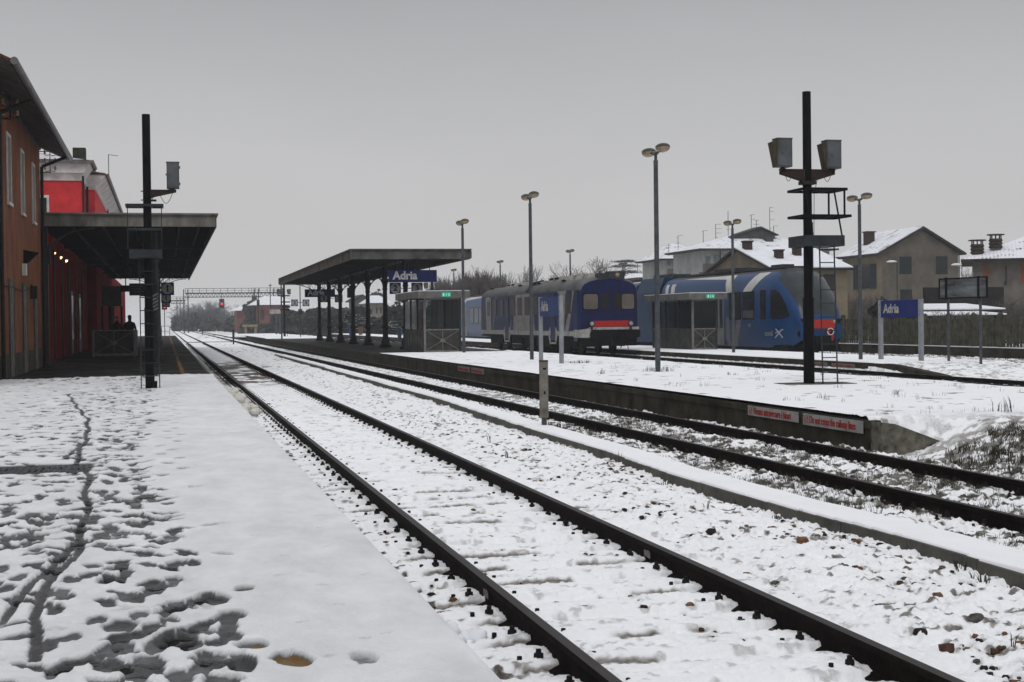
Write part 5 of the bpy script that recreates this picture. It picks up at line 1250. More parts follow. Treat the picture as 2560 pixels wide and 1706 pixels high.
for y in (4.3, 9.2, 10.1, 13.3, 20.4): b = MB(); b.ell((-1.0, y, 3.62), (.14, .22, .10), 8, 5, 0, 0, 90); b.build('roof_vent', blackm, OR)
b = MB(); b.prism([(-1.36, 3.25), (-1.02, 3.66), (-.5, 3.80), (-.5, 3.86), (-1.08, 3.74), (-1.46, 3.28)], 'y', 10.0, 10.5); b.build('exhaust', dgrey, OR)
for (ya, yb) in ((82.79, 81.9), (80.92, 80.1), (78.3, 77.25), (76.65, 75.75), (75.05, 74.1), (73.2, 72.35), (66.95, 66.05), (70.8, 70.0)):
    b = MB(); b.box(-HW-.012, -HW, yb-64.5-.04, ya-64.5+.04, 1.99, 2.96); fr = b.build('side_window', greym, OR)
    b = MB(); b.box(-HW-.018, -HW-.0121, yb-64.5, ya-64.5, 2.03, 2.47); b.box(-HW-.018, -HW-.0121, yb-64.5, ya-64.5, 2.51, 2.92); b.build('pane', glass_br, fr)
for (ya, yb, m_) in ((84.5, 83.3, mat('door_white', (.30, .30, .29), .5)), (79.7, 78.8, mat('door_navy', (.008, .020, .085), .4)), (69.7, 68.85, MATS.get('door_navy') or navy), (65.5, 64.85, MATS.get('door_navy') or navy)):
    b = MB(); b.box(-HW-.015, -HW, yb-64.5, ya-64.5, .68 if m_.name != 'door_white' else 1.15, 3.05); dd = b.build('door', m_, OR); b = MB(); b.box(-HW-.020, -HW-.0151, yb-64.5+.2, ya-64.5-.2, 2.0, 2.85); b.build('pane', glass_br, dd)
for yc in (79.25, 69.3):
    b = MB(); y = yc-64.5
    for s in (-1, 1): b.prism([(y+s*.9, 1.05), (y+s*.52, 1.35), (y+s*.47, .55), (y+s*.60, .55)], 'x', -HW-.022, -HW-.005)
    b.box(-HW-.022, -HW-.005, y-.6, y+.6, .50, .60); b.build('step_frame', dirtywhite, OR)
def wheelset(par, yc, hw=.7525):
    b = MB(); b.box(-1.25, -1.0, yc-1.6, yc+1.6, .40, .80); b.box(1.0, 1.25, yc-1.6, yc+1.6, .40, .80); b.box(-1, 1, yc-.3, yc+.3, .4, .8); bg_ = b.build('bogie', blackm, par)
    for dy in (-1.2, 1.2):
        for s in (-1, 1): b = MB(); b.cyl((s*(hw-.06), yc+dy, .455), (s*(hw+.07), yc+dy, .455), .455, n=22); b.build('wheel', blackm, bg_)
wheelset(OR, 3.1); wheelset(OR, 18.2)
b = MB(); b.box(-1.2, -.6, 6, 9, .35, .8); b.box(-1.2, -.5, 9.6, 11.6, .3, .8); b.box(-1.15, -.6, 12.4, 14.8, .4, .8); b.box(.3, 1.2, 6, 14, .3, .8); b.build('engine_pods', blackm, OR)
b = MB(); b.box(-HW-.004, -HW, .45, .62, 1.35, 1.52); b.build('placard', whitem, OR)

# ================================================================== MODERN RAILCARS
MR = thing('modern_railcar', 'modern blue railcar with curved nose and white stripes on the fourth track', 'railcar', (T4, 59.4, 0), 0, 'modern blue railcars')
modm = bpy.data.materials.new('modern_livery'); modm.use_nodes = True
BB = (.005, .040, .125); WW = (.50, .49, .47); GG = (.13, .135, .145)
def Q2(a): return [(y-59.4, z) for y, z in a]
def mir(q): return [(39.6-y, z) for y, z in q]
S_ = [Q2([(67.9, 4.2), (66.8, 4.2), (66.2, 2.95), (67.1, 2.95)]), Q2([(63.3, 4.2), (61.9, 4.2), (64.0, 2.95), (65.05, 2.95)]), Q2([(76.3, 3.6), (75.85, 3.6), (75.6, 2.95), (76.1, 2.95)]), Q2([(75.4, 3.6), (74.8, 3.6), (74.6, 2.95), (75.2, 2.95)]), Q2([(77, 3.92), (67, 3.62), (67, 4.3), (77, 4.3)])]
G_ = [Q2([(67.1, 1.74), (66.8, 1.74), (66.65, .3), (67.15, .3)]), Q2([(65.75, 1.66), (65.2, 1.66), (65.85, .3), (66.35, .3)])]
livery(modm, BB, [(WW, S_+[mir(q) for q in S_]), (GG, G_+[mir(q) for q in G_])], .35, .22)
hw2 = 1.42
def msec(s):
    """half-section (x,z) of the nose at distance s behind the tip"""
    k = min(1, s/3.2); w = hw2*(.70+.30*math.sin(k*math.pi/2)**.8)
    zt3 = 1.70+(4.02-1.70)*min(1, max(0, (s-.10)/2.15))**.62
    if s < .1: zt3 = 1.70
    zb3 = .30+.35*max(0, 1-s/.8)
    pts = []
    for f, wr in ((0, .93), (.12, 1.), (.5, 1.), (.66, 1.0), (.76, .985), (.84, .93), (.90, .84), (.95, .70), (.985, .45), (1.0, 0)):
        z = zb3+f*(zt3-zb3); 
        if s > 2.6: z = zb3+f*(4.02-zb3)
        pts.append((-w*wr, z))
    return pts
st_ = [0, .12, .28, .5, .8, 1.15, 1.55, 2.0, 2.5, 3.2, 4.2, 17.3]
b = MB(); n = 19; win = MB()
rows = []
for s in st_:
    h = msec(s); rows.append([(x, s, z) for x, z in h]+[(-x, s, z) for x, z in h[::-1][1:]])
rows.insert(0, [(x*.86, -.05, .9+(z-.9)*.75) for x, _, z in rows[0]])
for r_ in rows: b.v += r_
for j in range(len(rows)-1):
    for i in range(n-1):
        zc = sum(rows[j+a][i+c][2] for a in (0, 1) for c in (0, 1))/4; y_ = (rows[j][i][1]+rows[j+1][i][1])/2
        ws = 6 <= i <= 11 and .1 < y_ < 2.2
        mi = 1 if (ws) else (2 if (7 <= i <= 10 and y_ >= 2.2) else 0)
        b.f.append((j*n+i, j*n+i+1, (j+1)*n+i+1, (j+1)*n+i)); b.m.append(mi)
b.f.append(tuple(range(n))[::-1]); b.m.append(0); b.f.append(tuple((len(rows)-1)*n+i for i in range(n))); b.m.append(0)
scr = mat('windscreen', (.030, .036, .038), .22, 0, .35, 1.0, 0, .22)
b.build('cab_car', [modm, scr, dgrey], MR, smooth=True)
b = MB(); v0 = len(b.v)
for r_ in rows: b.v += [(x, 39.6-y, z) for x, y, z in r_]
for j in range(len(rows)-1):
    for i in range(n-1):
        y_ = (rows[j][i][1]+rows[j+1][i][1])/2
        mi = 1 if (6 <= i <= 11 and .1 < y_ < 2.2) else 0
        b.f.append((j*n+i, (j+1)*n+i, (j+1)*n+i+1, j*n+i+1)); b.m.append(mi)
b.f.append(tuple(range(n))); b.m.append(0); b.f.append(tuple((len(rows)-1)*n+i for i in range(n))[::-1]); b.m.append(0)
b.build('cab_car', [modm, scr, dgrey], MR, smooth=True)
b = MB(); b.prism([(-hw2, .35), (-hw2, 3.2), (-hw2+.35, 4.05), (hw2-.35, 4.05), (hw2, 3.2), (hw2, .35)], 'y', 17.75, 21.8, 0); b.box(-1.2, 1.2, 17.3, 22.3, .4, 3.7, 1); pm = b.build('power_module', [mat('module_blue', (.006, .032, .085), .5, 0, .25, 2), blackm], MR)
b = MB()
for k in range(14): b.box(-hw2-.012, -hw2-.002, 18.6, 19.9, 1.5+k*.1, 1.55+k*.1)
b.build('louvre', mat('louvre_navy', (.008, .03, .08), .5), pm)
b = MB(); b.prism([(-hw2+.10, 3.32), (-.4, 4.28), (-.4, 4.20), (-hw2+.16, 3.3)], 'y', 17.8, 20.2); b.box(-.6, .6, 18, 21, 4.05, 4.25); b.build('roof_fairing', dgrey, pm)
b = MB(); b.box(-.65, .65, 2.6, 15.5, 4.0, 4.10); b.box(-.5, .1, 3.0, 4.3, 4.10, 4.2); b.box(-.75, .75, 8, 11, 4.08, 4.22); b.build('roof_equipment', dgrey, MR)
b = MB(); b.box(-.65, .65, 24, 37, 4.0, 4.10); b.build('roof_equipment', dgrey, MR)
def sidewin(y0, y1, z0, z1, m_=glassd, fm=None, name='side_window'):
    b = MB(); b.box(-hw2-.012, -hw2+.02, y0-.04, y1+.04, z0-.04, z1+.04); fr = b.build(name, fm or blackm, MR)
    b = MB(); b.box(-hw2-.018, -hw2-.0121, y0, y1, z0, z1); b.build('pane', m_, fr); return fr
for M_ in (lambda a, c: (a, c), lambda a, c: (39.6-c, 39.6-a)):
    for (ya, yb, z0, z1) in ((65.3, 66.7, 1.65, 2.92), (63.66, 65.0, 1.65, 2.92), (62.35, 62.85, 1.66, 2.95), (70.2, 71.6, 1.5, 2.9), (72.2, 73.6, 1.5, 2.9), (74.0, 75.4, 1.5, 2.9)):
        a, c = M_(ya-59.4, yb-59.4)
        fr = sidewin(a, c, z0, z1)
        if ya == 63.66: b = MB(); b.box(-hw2-.022, -hw2-.0181, a+.03, c-.03, z0+.03, z0+.40); b.build('sill_panel', greym, fr)
    a, c = M_(67.45-59.4, 68.75-59.4)
    b = MB(); b.box(-hw2-.014, -hw2+.02, a, c, .36, 2.95); dd = b.build('door', mat('door_silver', (.20, .20, .195), .5), MR)
    b = MB(); mid_ = (a+c)/2
    b.box(-hw2-.020, -hw2-.0145, a+.12, mid_-.12, 1.2, 2.75); b.box(-hw2-.020, -hw2-.0145, mid_+.12, c-.12, 1.2, 2.75); b.build('pane', glassd, dd)
# curved cab side window following the body side
def bodyx(y, z): 
    h = msec(y)
    zs = [p[1] for p in h]; xs = [p[0] for p in h]; return float(np.interp(z, zs, xs))
qs = [(61.75, 2.95), (61.45, 2.98), (61.1, 2.9), (60.75, 2.6), (60.4, 2.2), (60.15, 1.80), (60.2, 1.72), (60.8, 1.64), (61.5, 1.62), (61.8, 1.66)]
q_ = [(bodyx(y-59.4, z)-.025, y-59.4, z) for y, z in qs]
b = MB(); b.add(q_+[(x+.05, y, z) for x, y, z in q_], [tuple(range(10))]+[(i, 10+i, 10+(i+1) % 10, (i+1) % 10) for i in range(10)]); b.build('cab_side_window', glassd, MR)
b = MB(); b.box(-.50, .62, -.10, .02, 1.18, 1.58); b.build('red_nose_panel', mat('nose_red', (.36, .024, .018), .4, 0, .1, 3), MR)
for s in (-1, 1):
    b = MB(); pts = [(s*1.00, 1.62), (s*.52, 1.58), (s*.54, 1.38), (s*.86, 1.40)]; b.prism(pts, 'y', -.09+(.0), .05)
    hb = b.build('headlight', blackm, MR); b = MB(); b.ell((s*.62, -.09, 1.48), (.085, .05, .085), 12, 8); b.build('lens', headl, hb, smooth=True)
b = MB(); b.box(-.72, .80, -.04, .3, .40, .95); b.box(-.35, .35, -.30, -.04, .55, .85); b.cyl((-.95, .12, .95), (-.95, .04, .95), .17, .17, 16); b.build('bumper', blackm, MR)
b = MB(); b.box(.25, .55, -.09, -.041, .62, 1.12); b.build('red_nose_panel', MATS['nose_red'], MR)
b = MB(); b.tube([(-.55, .18, 1.75), (-.30, .42, 2.2)], .012); b.tube([(-.55, .18, 1.75), (-.65, .55, 2.5)], .012); b.build('wiper', blackm, MR)
b = MB(); b.box(-1.3, 1.3, .7, 16.8, .12, .42); b.box(-1.3, 1.3, 17.9, 21.6, .12, .42); b.box(-1.3, 1.3, 22.9, 38.9, .12, .42); b.build('underframe', blackm, MR)
wheelset(MR, 19.8)
for yc in (3.4, 36.2): wheelset(MR, yc)
xa_, xb_ = bodyx(2.1, .97), bodyx(3.1, .97)
text('lettering', 'ttoriali', .34, mat('logo_grey', (.20, .21, .22), .5), MR, ((xa_+xb_)/2-.03, 2.55, .95), (R(90), 0, R(-90)-math.atan2(xb_-xa_, 1.)), .004, .9, 'CENTER')
b = MB()
for (a_, c_, w_) in (((1.95, .72), (1.35, 1.20), .06), ((1.95, .98), (1.25, 1.18), .04), ((1.62, 1.0), (1.30, .72), .07), ((1.90, 1.22), (1.55, .95), .05)):
    xa = bodyx(a_[0], a_[1])-.012; xc = bodyx(c_[0], c_[1])-.012; b.beam((xa, a_[0], .95+(a_[1]-.95)*.8), (xc, c_[0], .95+(c_[1]-.95)*.8), .02, w_)
b.build('star_emblem', mat('emblem_grey', (.32, .33, .34), .5), MR)
b = MB(); b.box(-hw2-.004, -hw2, 5.9, 6.5, 1.26, 1.34); b.box(-hw2-.004, -hw2, 4.7, 4.95, 1.26, 1.42); b.build('marking', mat('marking_grey', (.2, .22, .25), .5), MR)
text('number_lettering', '112', .22, mat('number_pale', (.35, .45, .6), .5), MR, (.55, .16, 1.74), (R(60), 0, 0), .004, 1.1)
dup(MR, (T4, 100.2, 0), 0, 'second modern blue railcar, far end showing left of the old railcar')

# round white-red disc (hanging on the fence side)
t = thing('round_sign', 'small round white-rimmed red sign beside the ladder at the right of the nose', 'sign', (px_x(2076, 57), 57, px_z(2076, 829, 57)))
b = MB()
for k in range(24):
    a0, a1 = 2*math.pi*k/24, 2*math.pi*(k+1)/24; b.beam((.14*math.cos(a0), -.01, .14*math.sin(a0)), (.14*math.cos(a1), -.01, .14*math.sin(a1)), .03)
b.build('ring', whitem, t); b = MB(); b.prism([(.125*math.cos(R(a)), .125*math.sin(R(a))) for a in range(35, 236, 20)], 'y', -.008, .0, 0); b.prism([(.125*math.cos(R(a)), .125*math.sin(R(a))) for a in range(235, 396, 20)], 'y', -.008, .0, 1); b.build('disc', [redm, blackm], t)
b = MB(); b.cyl((0, .02, -.14), (0, .02, -px_z(2076, 829, 57)-.2), .02, n=6); b.build('stake', blackm, t)
#PART3
# ================================================================== RIGHT SIDE: WALL, FENCE, HOUSES
FXX = 34.0
b = MB(); b.box(FXX-.02, FXX+.25, 20, 190, -.6, .30); tag(b.build('boundary_wall', conc), 'low mossy concrete wall under the picket fence', 'wall')
b = MB(); b.box(FXX-.04, FXX+.26, 20, 190, .301, .33); struct(b.build('ground_snow_strip', snow_flat), 'thin snow on top of the low boundary wall')
fm = mat('mossy_fence', (.075, .070, .048), .95, 0, .5, 3, .4, .2, col2=(.016, .018, .012))
FN = thing('picket_fence', 'long dark mossy concrete picket fence behind the tracks at the right', 'fence', (FXX+.1, 0, 0))
nb = 0
for k in range(45, 92):
    Y = k*2.05-55
    if Y < 36 or Y > 130: continue
    b = MB(); b.box(-.09, .09, Y-.09, Y+.09, .33, 1.72); b.lathe(0, Y, [(.13, 1.70), (.11, 1.76), (.05, 1.80)], 6); b.build('post', fm, FN)
    b = MB()
    for j in range(1, 8):
        y = Y+.05+j*.245; h = 1.60+.02*math.sin(j*7.3+k); b.prism([(y-.065, .34), (y+.065, .34), (y+.065, h-.05), (y, h), (y-.065, h-.05)], 'x', -.03, .02)
    b.box(.021, .06, Y+.09, Y+1.95, .50, .58); b.box(.021, .06, Y+.09, Y+1.95, 1.42, 1.50); b.build('picket_panel', fm, FN)

plast_g = mat('weathered_plaster', (.115, .10, .080), .95, 0, .3, .7, .3, .2, col2=(.062, .055, .045), bscale=9)
plast_t = mat('tan_plaster', (.185, .15, .10), .95, 0, .3, .6, .3, .2, col2=(.12, .10, .07), bscale=9)
plast_p = mat('pale_green_plaster', (.27, .285, .265), .95, 0, .2, .5, .1, .2)
plast_h = mat('house_plaster_grey', (.13, .115, .10), .95, 0, .3, .8, .2)
shut_g = mat('dark_green_shutter', (.018, .026, .026), .8, 0, .25, 6)
shut_o = mat('orange_shutter', (.19, .065, .035), .8, 0, .2, 5)
roofd = mat('dark_roof_edge', (.035, .028, .026), .9, 0, .3, 3)
brick = mat('brick_chimney', (.055, .036, .030), .9, 0, .4, 12, .4)
tsnow = bpy.data.materials.new('snowy_tiles'); tsnow.use_nodes = True
def _ts():
    n = tsnow.node_tree.nodes; l = tsnow.node_tree.links; b_ = n['Principled BSDF']; b_.inputs['Roughness'].default_value = .85
    t = n.new('ShaderNodeTexCoord'); x = n.new('ShaderNodeTexNoise'); x.inputs['Scale'].default_value = 1.1; x.inputs['Detail'].default_value = 8; x.inputs['Roughness'].default_value = .75; l.new(t.outputs['Object'], x.inputs['Vector'])
    wv = n.new('ShaderNodeTexWave'); wv.bands_direction = 'X'; wv.inputs['Scale'].default_value = 1.3; wv.inputs['Distortion'].default_value = .6; wv.inputs['Detail'].default_value = 2; l.new(t.outputs['Object'], wv.inputs['Vector'])
    ad = math_node(tsnow.node_tree, 'ADD', x.outputs[0], math_node(tsnow.node_tree, 'MULTIPLY', wv.outputs[0], .10))
    r = n.new('ShaderNodeValToRGB'); r.color_ramp.elements[0].position = .60; r.color_ramp.elements[0].color = (.72, .73, .77, 1); r.color_ramp.elements[1].position = .72; r.color_ramp.elements[1].color = (.07, .045, .038, 1)
    l.new(ad, r.inputs[0]); l.new(r.outputs[0], b_.inputs['Base Color'])
    bp = n.new('ShaderNodeBump'); bp.inputs['Distance'].default_value = .05; bp.inputs['Strength'].default_value = .6; l.new(wv.outputs[0], bp.inputs['Height']); l.new(bp.outputs[0], b_.inputs['Normal'])
_ts()
def bld(name, label, loc, cat='house'): return thing(name, label, cat, loc)
def win_y(par, x0, x1, z0, z1, y, fm_, pm_, name='window', d=.05):      # opening on a face looking towards -Y
    b = MB(); b.box(x0-.08, x1+.08, y-.03, y+.05, z0-.1, z0); b.box(x0-.08, x0, y-.03, y+.05, z0, z1+.08); b.box(x1, x1+.08, y-.03, y+.05, z0, z1+.08); b.box(x0, x1, y-.03, y+.05, z1, z1+.08); fr = b.build(name, fm_, par)
    b = MB(); b.box(x0, x1, y-.012, y+.03, z0, z1)
    for k in range(int((z1-z0)/.12)): b.box(x0+.03, x1-.03, y-.022, y-.012, z0+.03+k*.12, z0+.08+k*.12)
    b.build('shutter', pm_, fr)
def win_x(par, y0, y1, z0, z1, x, fm_, pm_, name='window', slats=True):
    b = MB(); b.box(x-.03, x+.05, y0-.08, y1+.08, z0-.1, z0); b.box(x-.03, x+.05, y0-.08, y0, z0, z1+.08); b.box(x-.03, x+.05, y1, y1+.08, z0, z1+.08); b.box(x-.03, x+.05, y0, y1, z1, z1+.08); fr = b.build(name, fm_, par)
    b = MB(); b.box(x-.012, x+.03, y0, y1, z0, z1); b.build('shutter', pm_, fr)
def chim(par, x, y, z0, z1, w_=.45, m=None, cap=True):
    b = MB(); b.box(x-w_/2, x+w_/2, y-w_/2, y+w_/2, z0, z1)
    if cap: b.box(x-w_*.62, x+w_*.62, y-w_*.62, y+w_*.62, z1, z1+.10)
    b.build('chimney', m or brick, par)

# gable house
G = bld('gable_house', 'weathered two-storey gable house with dark shutters behind the fence', (60.9, 114, 0))
Wd, Dp = 7.4, 7.5
b = MB(); b.prism([(0, 0), (Wd, 0), (Wd, 7.25), (3.85, 9.25), (0, 7.25)], 'y', 0, Dp); b.build('wall', [plast_g], G)
b = MB(); b.box(-.012, -.002, .01, Dp-.01, 0, 7.1); b.build('side_wall', plast_t, G)
b = MB(); b.prism([(-.55, 7.05), (3.85, 9.36), (3.85, 9.54), (-.60, 7.20)], 'y', -.45, Dp+.3); b.prism([(3.851, 9.36), (7.95, 7.05), (8.0, 7.20), (3.851, 9.54)], 'y', -.45, Dp+.3); rf = b.build('roof', roofd, G)
b = MB(); b.prism([(-.58, 7.212), (3.80, 9.525), (3.80, 9.60), (-.55, 7.28)], 'y', -.30, Dp+.25); b.prism([(3.9, 9.52), (7.9, 7.27), (7.9, 7.33), (3.9, 9.59)], 'y', -.30, Dp+.25); b.build('snow_layer', tsnow, rf)
chim(rf, 1.5, 5.2, 8.2, 9.35, .75)
A = at(2248, 642, 114); B = at(2279, 686, 114)
win_y(G, A.x-60.9, B.x-60.9, B.z, A.z, 0, plast_g, shut_g)
A = at(2339, 641, 114); B = at(2369, 686, 114); win_y(G, A.x-60.9, B.x-60.9, B.z, A.z, 0, plast_g, shut_g)
A = at(2250, 724, 114); B = at(2280, 751, 114); win_y(G, A.x-60.9, B.x-60.9, B.z, A.z, 0, plast_g, shut_g)
win_x(G, 2.0, 4.2, 4.2, 6.3, -.02, plast_g, glassd); 
for (y0, y1) in ((1.0, 1.95), (4.25, 5.2)): b = MB(); b.box(-.12, -.06, y0, y1, 4.15, 6.35); b.build('shutter_leaf', shut_g, G)
win_x(G, 2.2, 4.0, .8, 2.6, -.02, plast_g, shut_g)
b = MB(); b.cyl((-.55, -.4, 7.06), (-.55, Dp+.2, 7.06), .08, n=6); b.cyl((Wd+.05, -.08, 0), (Wd+.05, -.08, 7.0), .06, n=6); b.build('gutter', roofd, G)
x0, x1 = px_x(2052, 121.6)-60.9, -.55
b = MB(); b.box(x0+.5, -.02, 7.6, 14, 0, 6.35); b.build('annex', plast_h, G)
b = MB(); b.prism([(x0, 6.36), (-.02, 6.36), (-.02, 6.9), (x0, 6.52)], 'y', 7.52, 14.2); b.build('annex_roof', tsnow, G)

# low house with wide snowy roof
H3 = bld('low_house', 'low tan house with a wide white snowy roof and three chimneys behind the modern railcar', (39.1, 88.3, 0))
b = MB(); Wd = 5.5; b.prism([(0, 0), (11.6, 0), (11.6, 4.95), (5.8, 6.45), (0, 4.95)], 'x', 0, Wd); b.build('wall', plast_t, H3)
b = MB(); b.prism([(-.35, 4.86), (5.8, 6.5), (11.9, 4.86), (11.9, 4.98), (5.8, 6.62), (-.35, 4.98)], 'x', -.25, Wd+.3); rf = b.build('roof', roofd, H3)
b = MB(); b.prism([(-.33, 4.985), (5.8, 6.625), (5.8, 6.70), (-.33, 5.06)], 'x', -.22, Wd+.27); b.build('snow_layer', snow_flat, rf)
b = MB(); b.cyl((-.25, -.40, 4.88), (Wd+.3, -.40, 4.88), .07, n=6)
for k in range(60): b.cyl((-.2+k*.099, -.36, 4.96), (-.2+k*.099, .1, 5.05), .035, n=5)
b.build('eave_tiles', roofd, rf)
for (x, y, s) in ((1870, 628, .55), (1948.5, 651, .5), (1993.5, 643, .5)):
    # chimneys stand on the roof plane
    best = None
    for t_ in range(0, 58):
        Y = 88.3+t_*.1; zr = 5.0+(t_*.1)*.2675; e = abs(px_z(x, y, Y)-zr)
        if best is None or e < best[0]: best = (e, Y, zr)
    _, Y, zr = best; chim(rf, px_x(x, Y)-39.1, Y-88.3, zr-.2, zr+.62, s)
A = at(2058, 686, 88.3); B = at(2085, 728, 88.3); win_y(H3, A.x-39.1, min(B.x-39.1, 5.3), B.z, A.z, 0, plast_t, mat('grey_shutter', (.035, .035, .038), .8, 0, .25, 5))

# apartment blocks
def block(name, label, xL, xR, Y, dep, ze, zap, y_e, col):
    XL, XR = px_x(xL, Y), px_x(xR, Y); t = bld(name, label, (XL, Y, 0), 'apartment block'); Wd = XR-XL
    b = MB(); b.box(0, Wd, 0, dep, 0, ze); b.build('wall', col, t)
    b = MB(); o_ = .8; b.box(-o_, Wd+o_, -o_, dep+o_, ze-.02, ze+.18); rf = b.build('roof_edge', roofd, t)
    c0, c1 = Wd*.36, Wd*.60
    b = MB(); q = [(-o_+.1, -o_+.1, ze+.185), (Wd+o_-.1, -o_+.1, ze+.185), (Wd+o_-.1, dep+o_-.1, ze+.185), (-o_+.1, dep+o_-.1, ze+.185), (c0, dep*.5, zap), (c1, dep*.5, zap)]
    b.add(q, [(0, 1, 5, 4), (1, 2, 5), (2, 3, 4, 5), (3, 0, 4), (3, 2, 1, 0)]); b.build('roof', tsnow, t)
    return t, Wd, rf, XL
A1, W1_, rf1, XL1 = block('apartment_block', 'pale apartment block at the left of the houses, above the old railcar', 1664, 1768, 176, 9, 9.35, 11.7, 0, plast_p)
for (x0, x1, y0, y1) in ((1668, 1676, 652, 664), (1704, 1714, 655, 672)):
    A = at(x0, y0, 176); B = at(x1, y1, 176); win_y(A1, A.x-XL1, B.x-XL1, B.z, A.z, 0, plast_p, mat('pale_blue_shutter', (.13, .17, .17), .8))
A = at(1662, 675, 176); B = at(1688, 690, 176); b = MB(); b.box(A.x-XL1, B.x-XL1, -1.1, 0, B.z-.15, B.z)
for k in range(14): x = A.x-XL1+k*(B.x-A.x)/13; b.box(x-.03, x+.03, -1.1, -1.05, B.z, A.z)
b.box(A.x-XL1, B.x-XL1, -1.1, -1.04, A.z, A.z+.06); b.build('balcony', mat('balcony_brown', (.07, .055, .05), .8), A1)
A2_, W2_, rf2, XL2 = block('apartment_block', 'large pale apartment block with a broad snowy hipped roof and antennas', 1762, 2075, 150, 10, 9.3, 11.4, 0, plast_p)
b = MB(); cx_ = px_x(1931, 150)-XL2; b.prism([(cx_-3.4, 10.95), (cx_, 11.95), (cx_+1.8, 11.2), (cx_+1.8, 10.6), (cx_-3.4, 10.6)], 'y', 3.2, 5); b.prism([(cx_-3.7, 10.95), (cx_, 12.05), (cx_+2.2, 11.15), (cx_+2.2, 11.25), (cx_, 12.2), (cx_-3.7, 11.05)], 'y', 2.9, 5.3); b.build('dormer', mat('dormer_grey', (.055, .06, .055), .9), rf2)
b = MB(); cx2 = px_x(1862, 150)-XL2; b.prism([(cx2-1.5, 10.4), (cx2, 10.95), (cx2+1.2, 10.4)], 'y', 4.0, 5.2); b.build('dormer', MATS['dormer_grey'], rf2)
chim(rf2, px_x(1936, 150)-XL2+.4, 2.4, 9.9, 11.0, .9, MATS['dormer_grey'], False)
for (x0, x1, y0, y1) in ((1765, 1775, 642, 674), (1785, 1799, 638, 662), (1810, 1822, 638, 650)):
    A = at(x0, y0, 150); B = at(x1, y1, 150); win_y(A2_, A.x-XL2, B.x-XL2, B.z, A.z, 0, mat('frame_beige', (.2, .19, .17), .8), MATS['pale_blue_shutter'])
A = at(1748, 662, 150); B = at(1776, 681, 150); b = MB(); b.box(A.x-XL2, B.x-XL2, -1.2, 0, B.z-.15, B.z)
for k in range(14): x = A.x-XL2+k*(B.x-A.x)/13; b.box(x-.03, x+.03, -1.2, -1.15, B.z, A.z)
b.box(A.x-XL2, B.x-XL2, -1.2, -1.14, A.z, A.z+.06); b.build('balcony', MATS['balcony_brown'], A2_)
for x in (1697, 1802): 
    par_, xl_, Y_ = (A1, XL1, 176) if x < 1750 else (A2_, XL2, 150); b = MB(); X = px_x(x, Y_)-xl_; b.cyl((X, -.08, 0), (X, -.08, 9.2), .06, n=5); b.build('downpipe', roofd, par_)
def antenna(x, ytop, ybot, Y, bars, label):
    T_ = at(x, ytop, Y); B_ = at(x, ybot, Y); t = thing('roof_antenna', label, 'antenna', (T_.x, Y, B_.z), 0, 'television antennas')
    b = MB(); b.cyl((0, 0, 0), (0, 0, T_.z-B_.z), .035, n=4)
    for (f, w_, s) in bars: z = (T_.z-B_.z)*f; b.beam((-w_ if s <= 0 else 0, 0, z), (w_ if s >= 0 else 0, 0, z), .035)
    b.build('mast', dgrey, t)
for a in ((1695, 589, 640, 174, ((1, .7, 1), (.63, .3, 0), (.9, .25, -1)), 'antenna with a forward arm on the left pale block'),
          (1672, 611, 640, 172, ((.9, .35, 0), (.7, .3, 0), (1, .2, 0)), 'short bushy antenna at the left edge of the houses'),
          (1758, 577, 632, 160, ((1, .55, 1), (.97, .2, -1)), 'antenna with a short right arm between the pale blocks'),
          (1789, 561, 612, 158, ((1, .7, 1), (.78, .7, 1), (.57, .7, 1), (.35, .25, 1)), 'tall antenna with three right arms'),
          (1820, 528, 604, 156, ((.4, .2, 0),), 'tallest bare mast behind the slim lamp post'),
          (1878, 537, 594, 156, ((1, .45, 1), (.8, .45, 1), (.95, .2, -1)), 'antenna left of the roof dormer'),
          (1891, 551, 590, 156, ((1, .3, 0), (.74, .4, 0)), 'cross-shaped antenna left of the roof dormer'),
          (1924, 519, 581, 155, ((1, .5, 1), (.84, .5, 1), (.5, .65, 1), (.15, .2, 1)), 'tall antenna with comb arms above the dormer'),
          (1934, 565, 582, 155, ((1, .5, 1), (.7, .1, 0)), 'small antenna on the dormer ridge'),
          (1903, 576, 588, 155, ((1, .4, 1), (.6, .3, -1)), 'lowest small antenna beside the dormer')): antenna(*a)
antenna(1594, 656, 700, 200, ((1, .9, 1), (.8, .6, 0), (.55, .5, 0)), 'leaning antenna above the old railcar cab')

# right house with round chimneys, its front turned towards the yard
X0 = px_x(2433, 85); D_ = math.hypot(X0, 85); AZ = math.atan2(X0, 85)
HR = bld('chimney_house', 'house at the right edge with two tall round-topped chimneys and orange shutters', (X0, 85, 0)); HR.rotation_euler = (0, 0, -AZ); Wd = 17
def loc_r(x, y, dep=0.):                  # pixel -> local (x, z) on a plane of this house 'dep' behind its front
    d = fw*F_PX + r2*(x-1280) + u2*(853-y); a = math.atan2(d.x, d.y)-AZ; k = (D_+dep)
    return k*math.tan(a), EYE+d.z/math.hypot(d.x, d.y)*k/math.cos(a)
ze = loc_r(2433, 655)[1]
b = MB(); b.box(0, Wd, 0, 9, 0, ze); b.build('wall', plast_h, HR)
b = MB(); b.box(-.75, Wd+.8, -.7, 9.8, ze, ze+.16); rf = b.build('roof_edge', roofd, HR)
xr, zr = loc_r(2575, 586, 4.0)
b = MB(); q = [(-.72, -.66, ze+.165), (Wd+.7, -.66, ze+.165), (Wd+.7, 9.7, ze+.165), (-.72, 9.7, ze+.165), (xr, 4.5, zr), (14, 4.5, zr+.6)]; b.add(q, [(0, 1, 5, 4), (1, 2, 5), (2, 3, 4, 5), (3, 0, 4), (3, 2, 1, 0)]); b.build('roof', tsnow, rf)
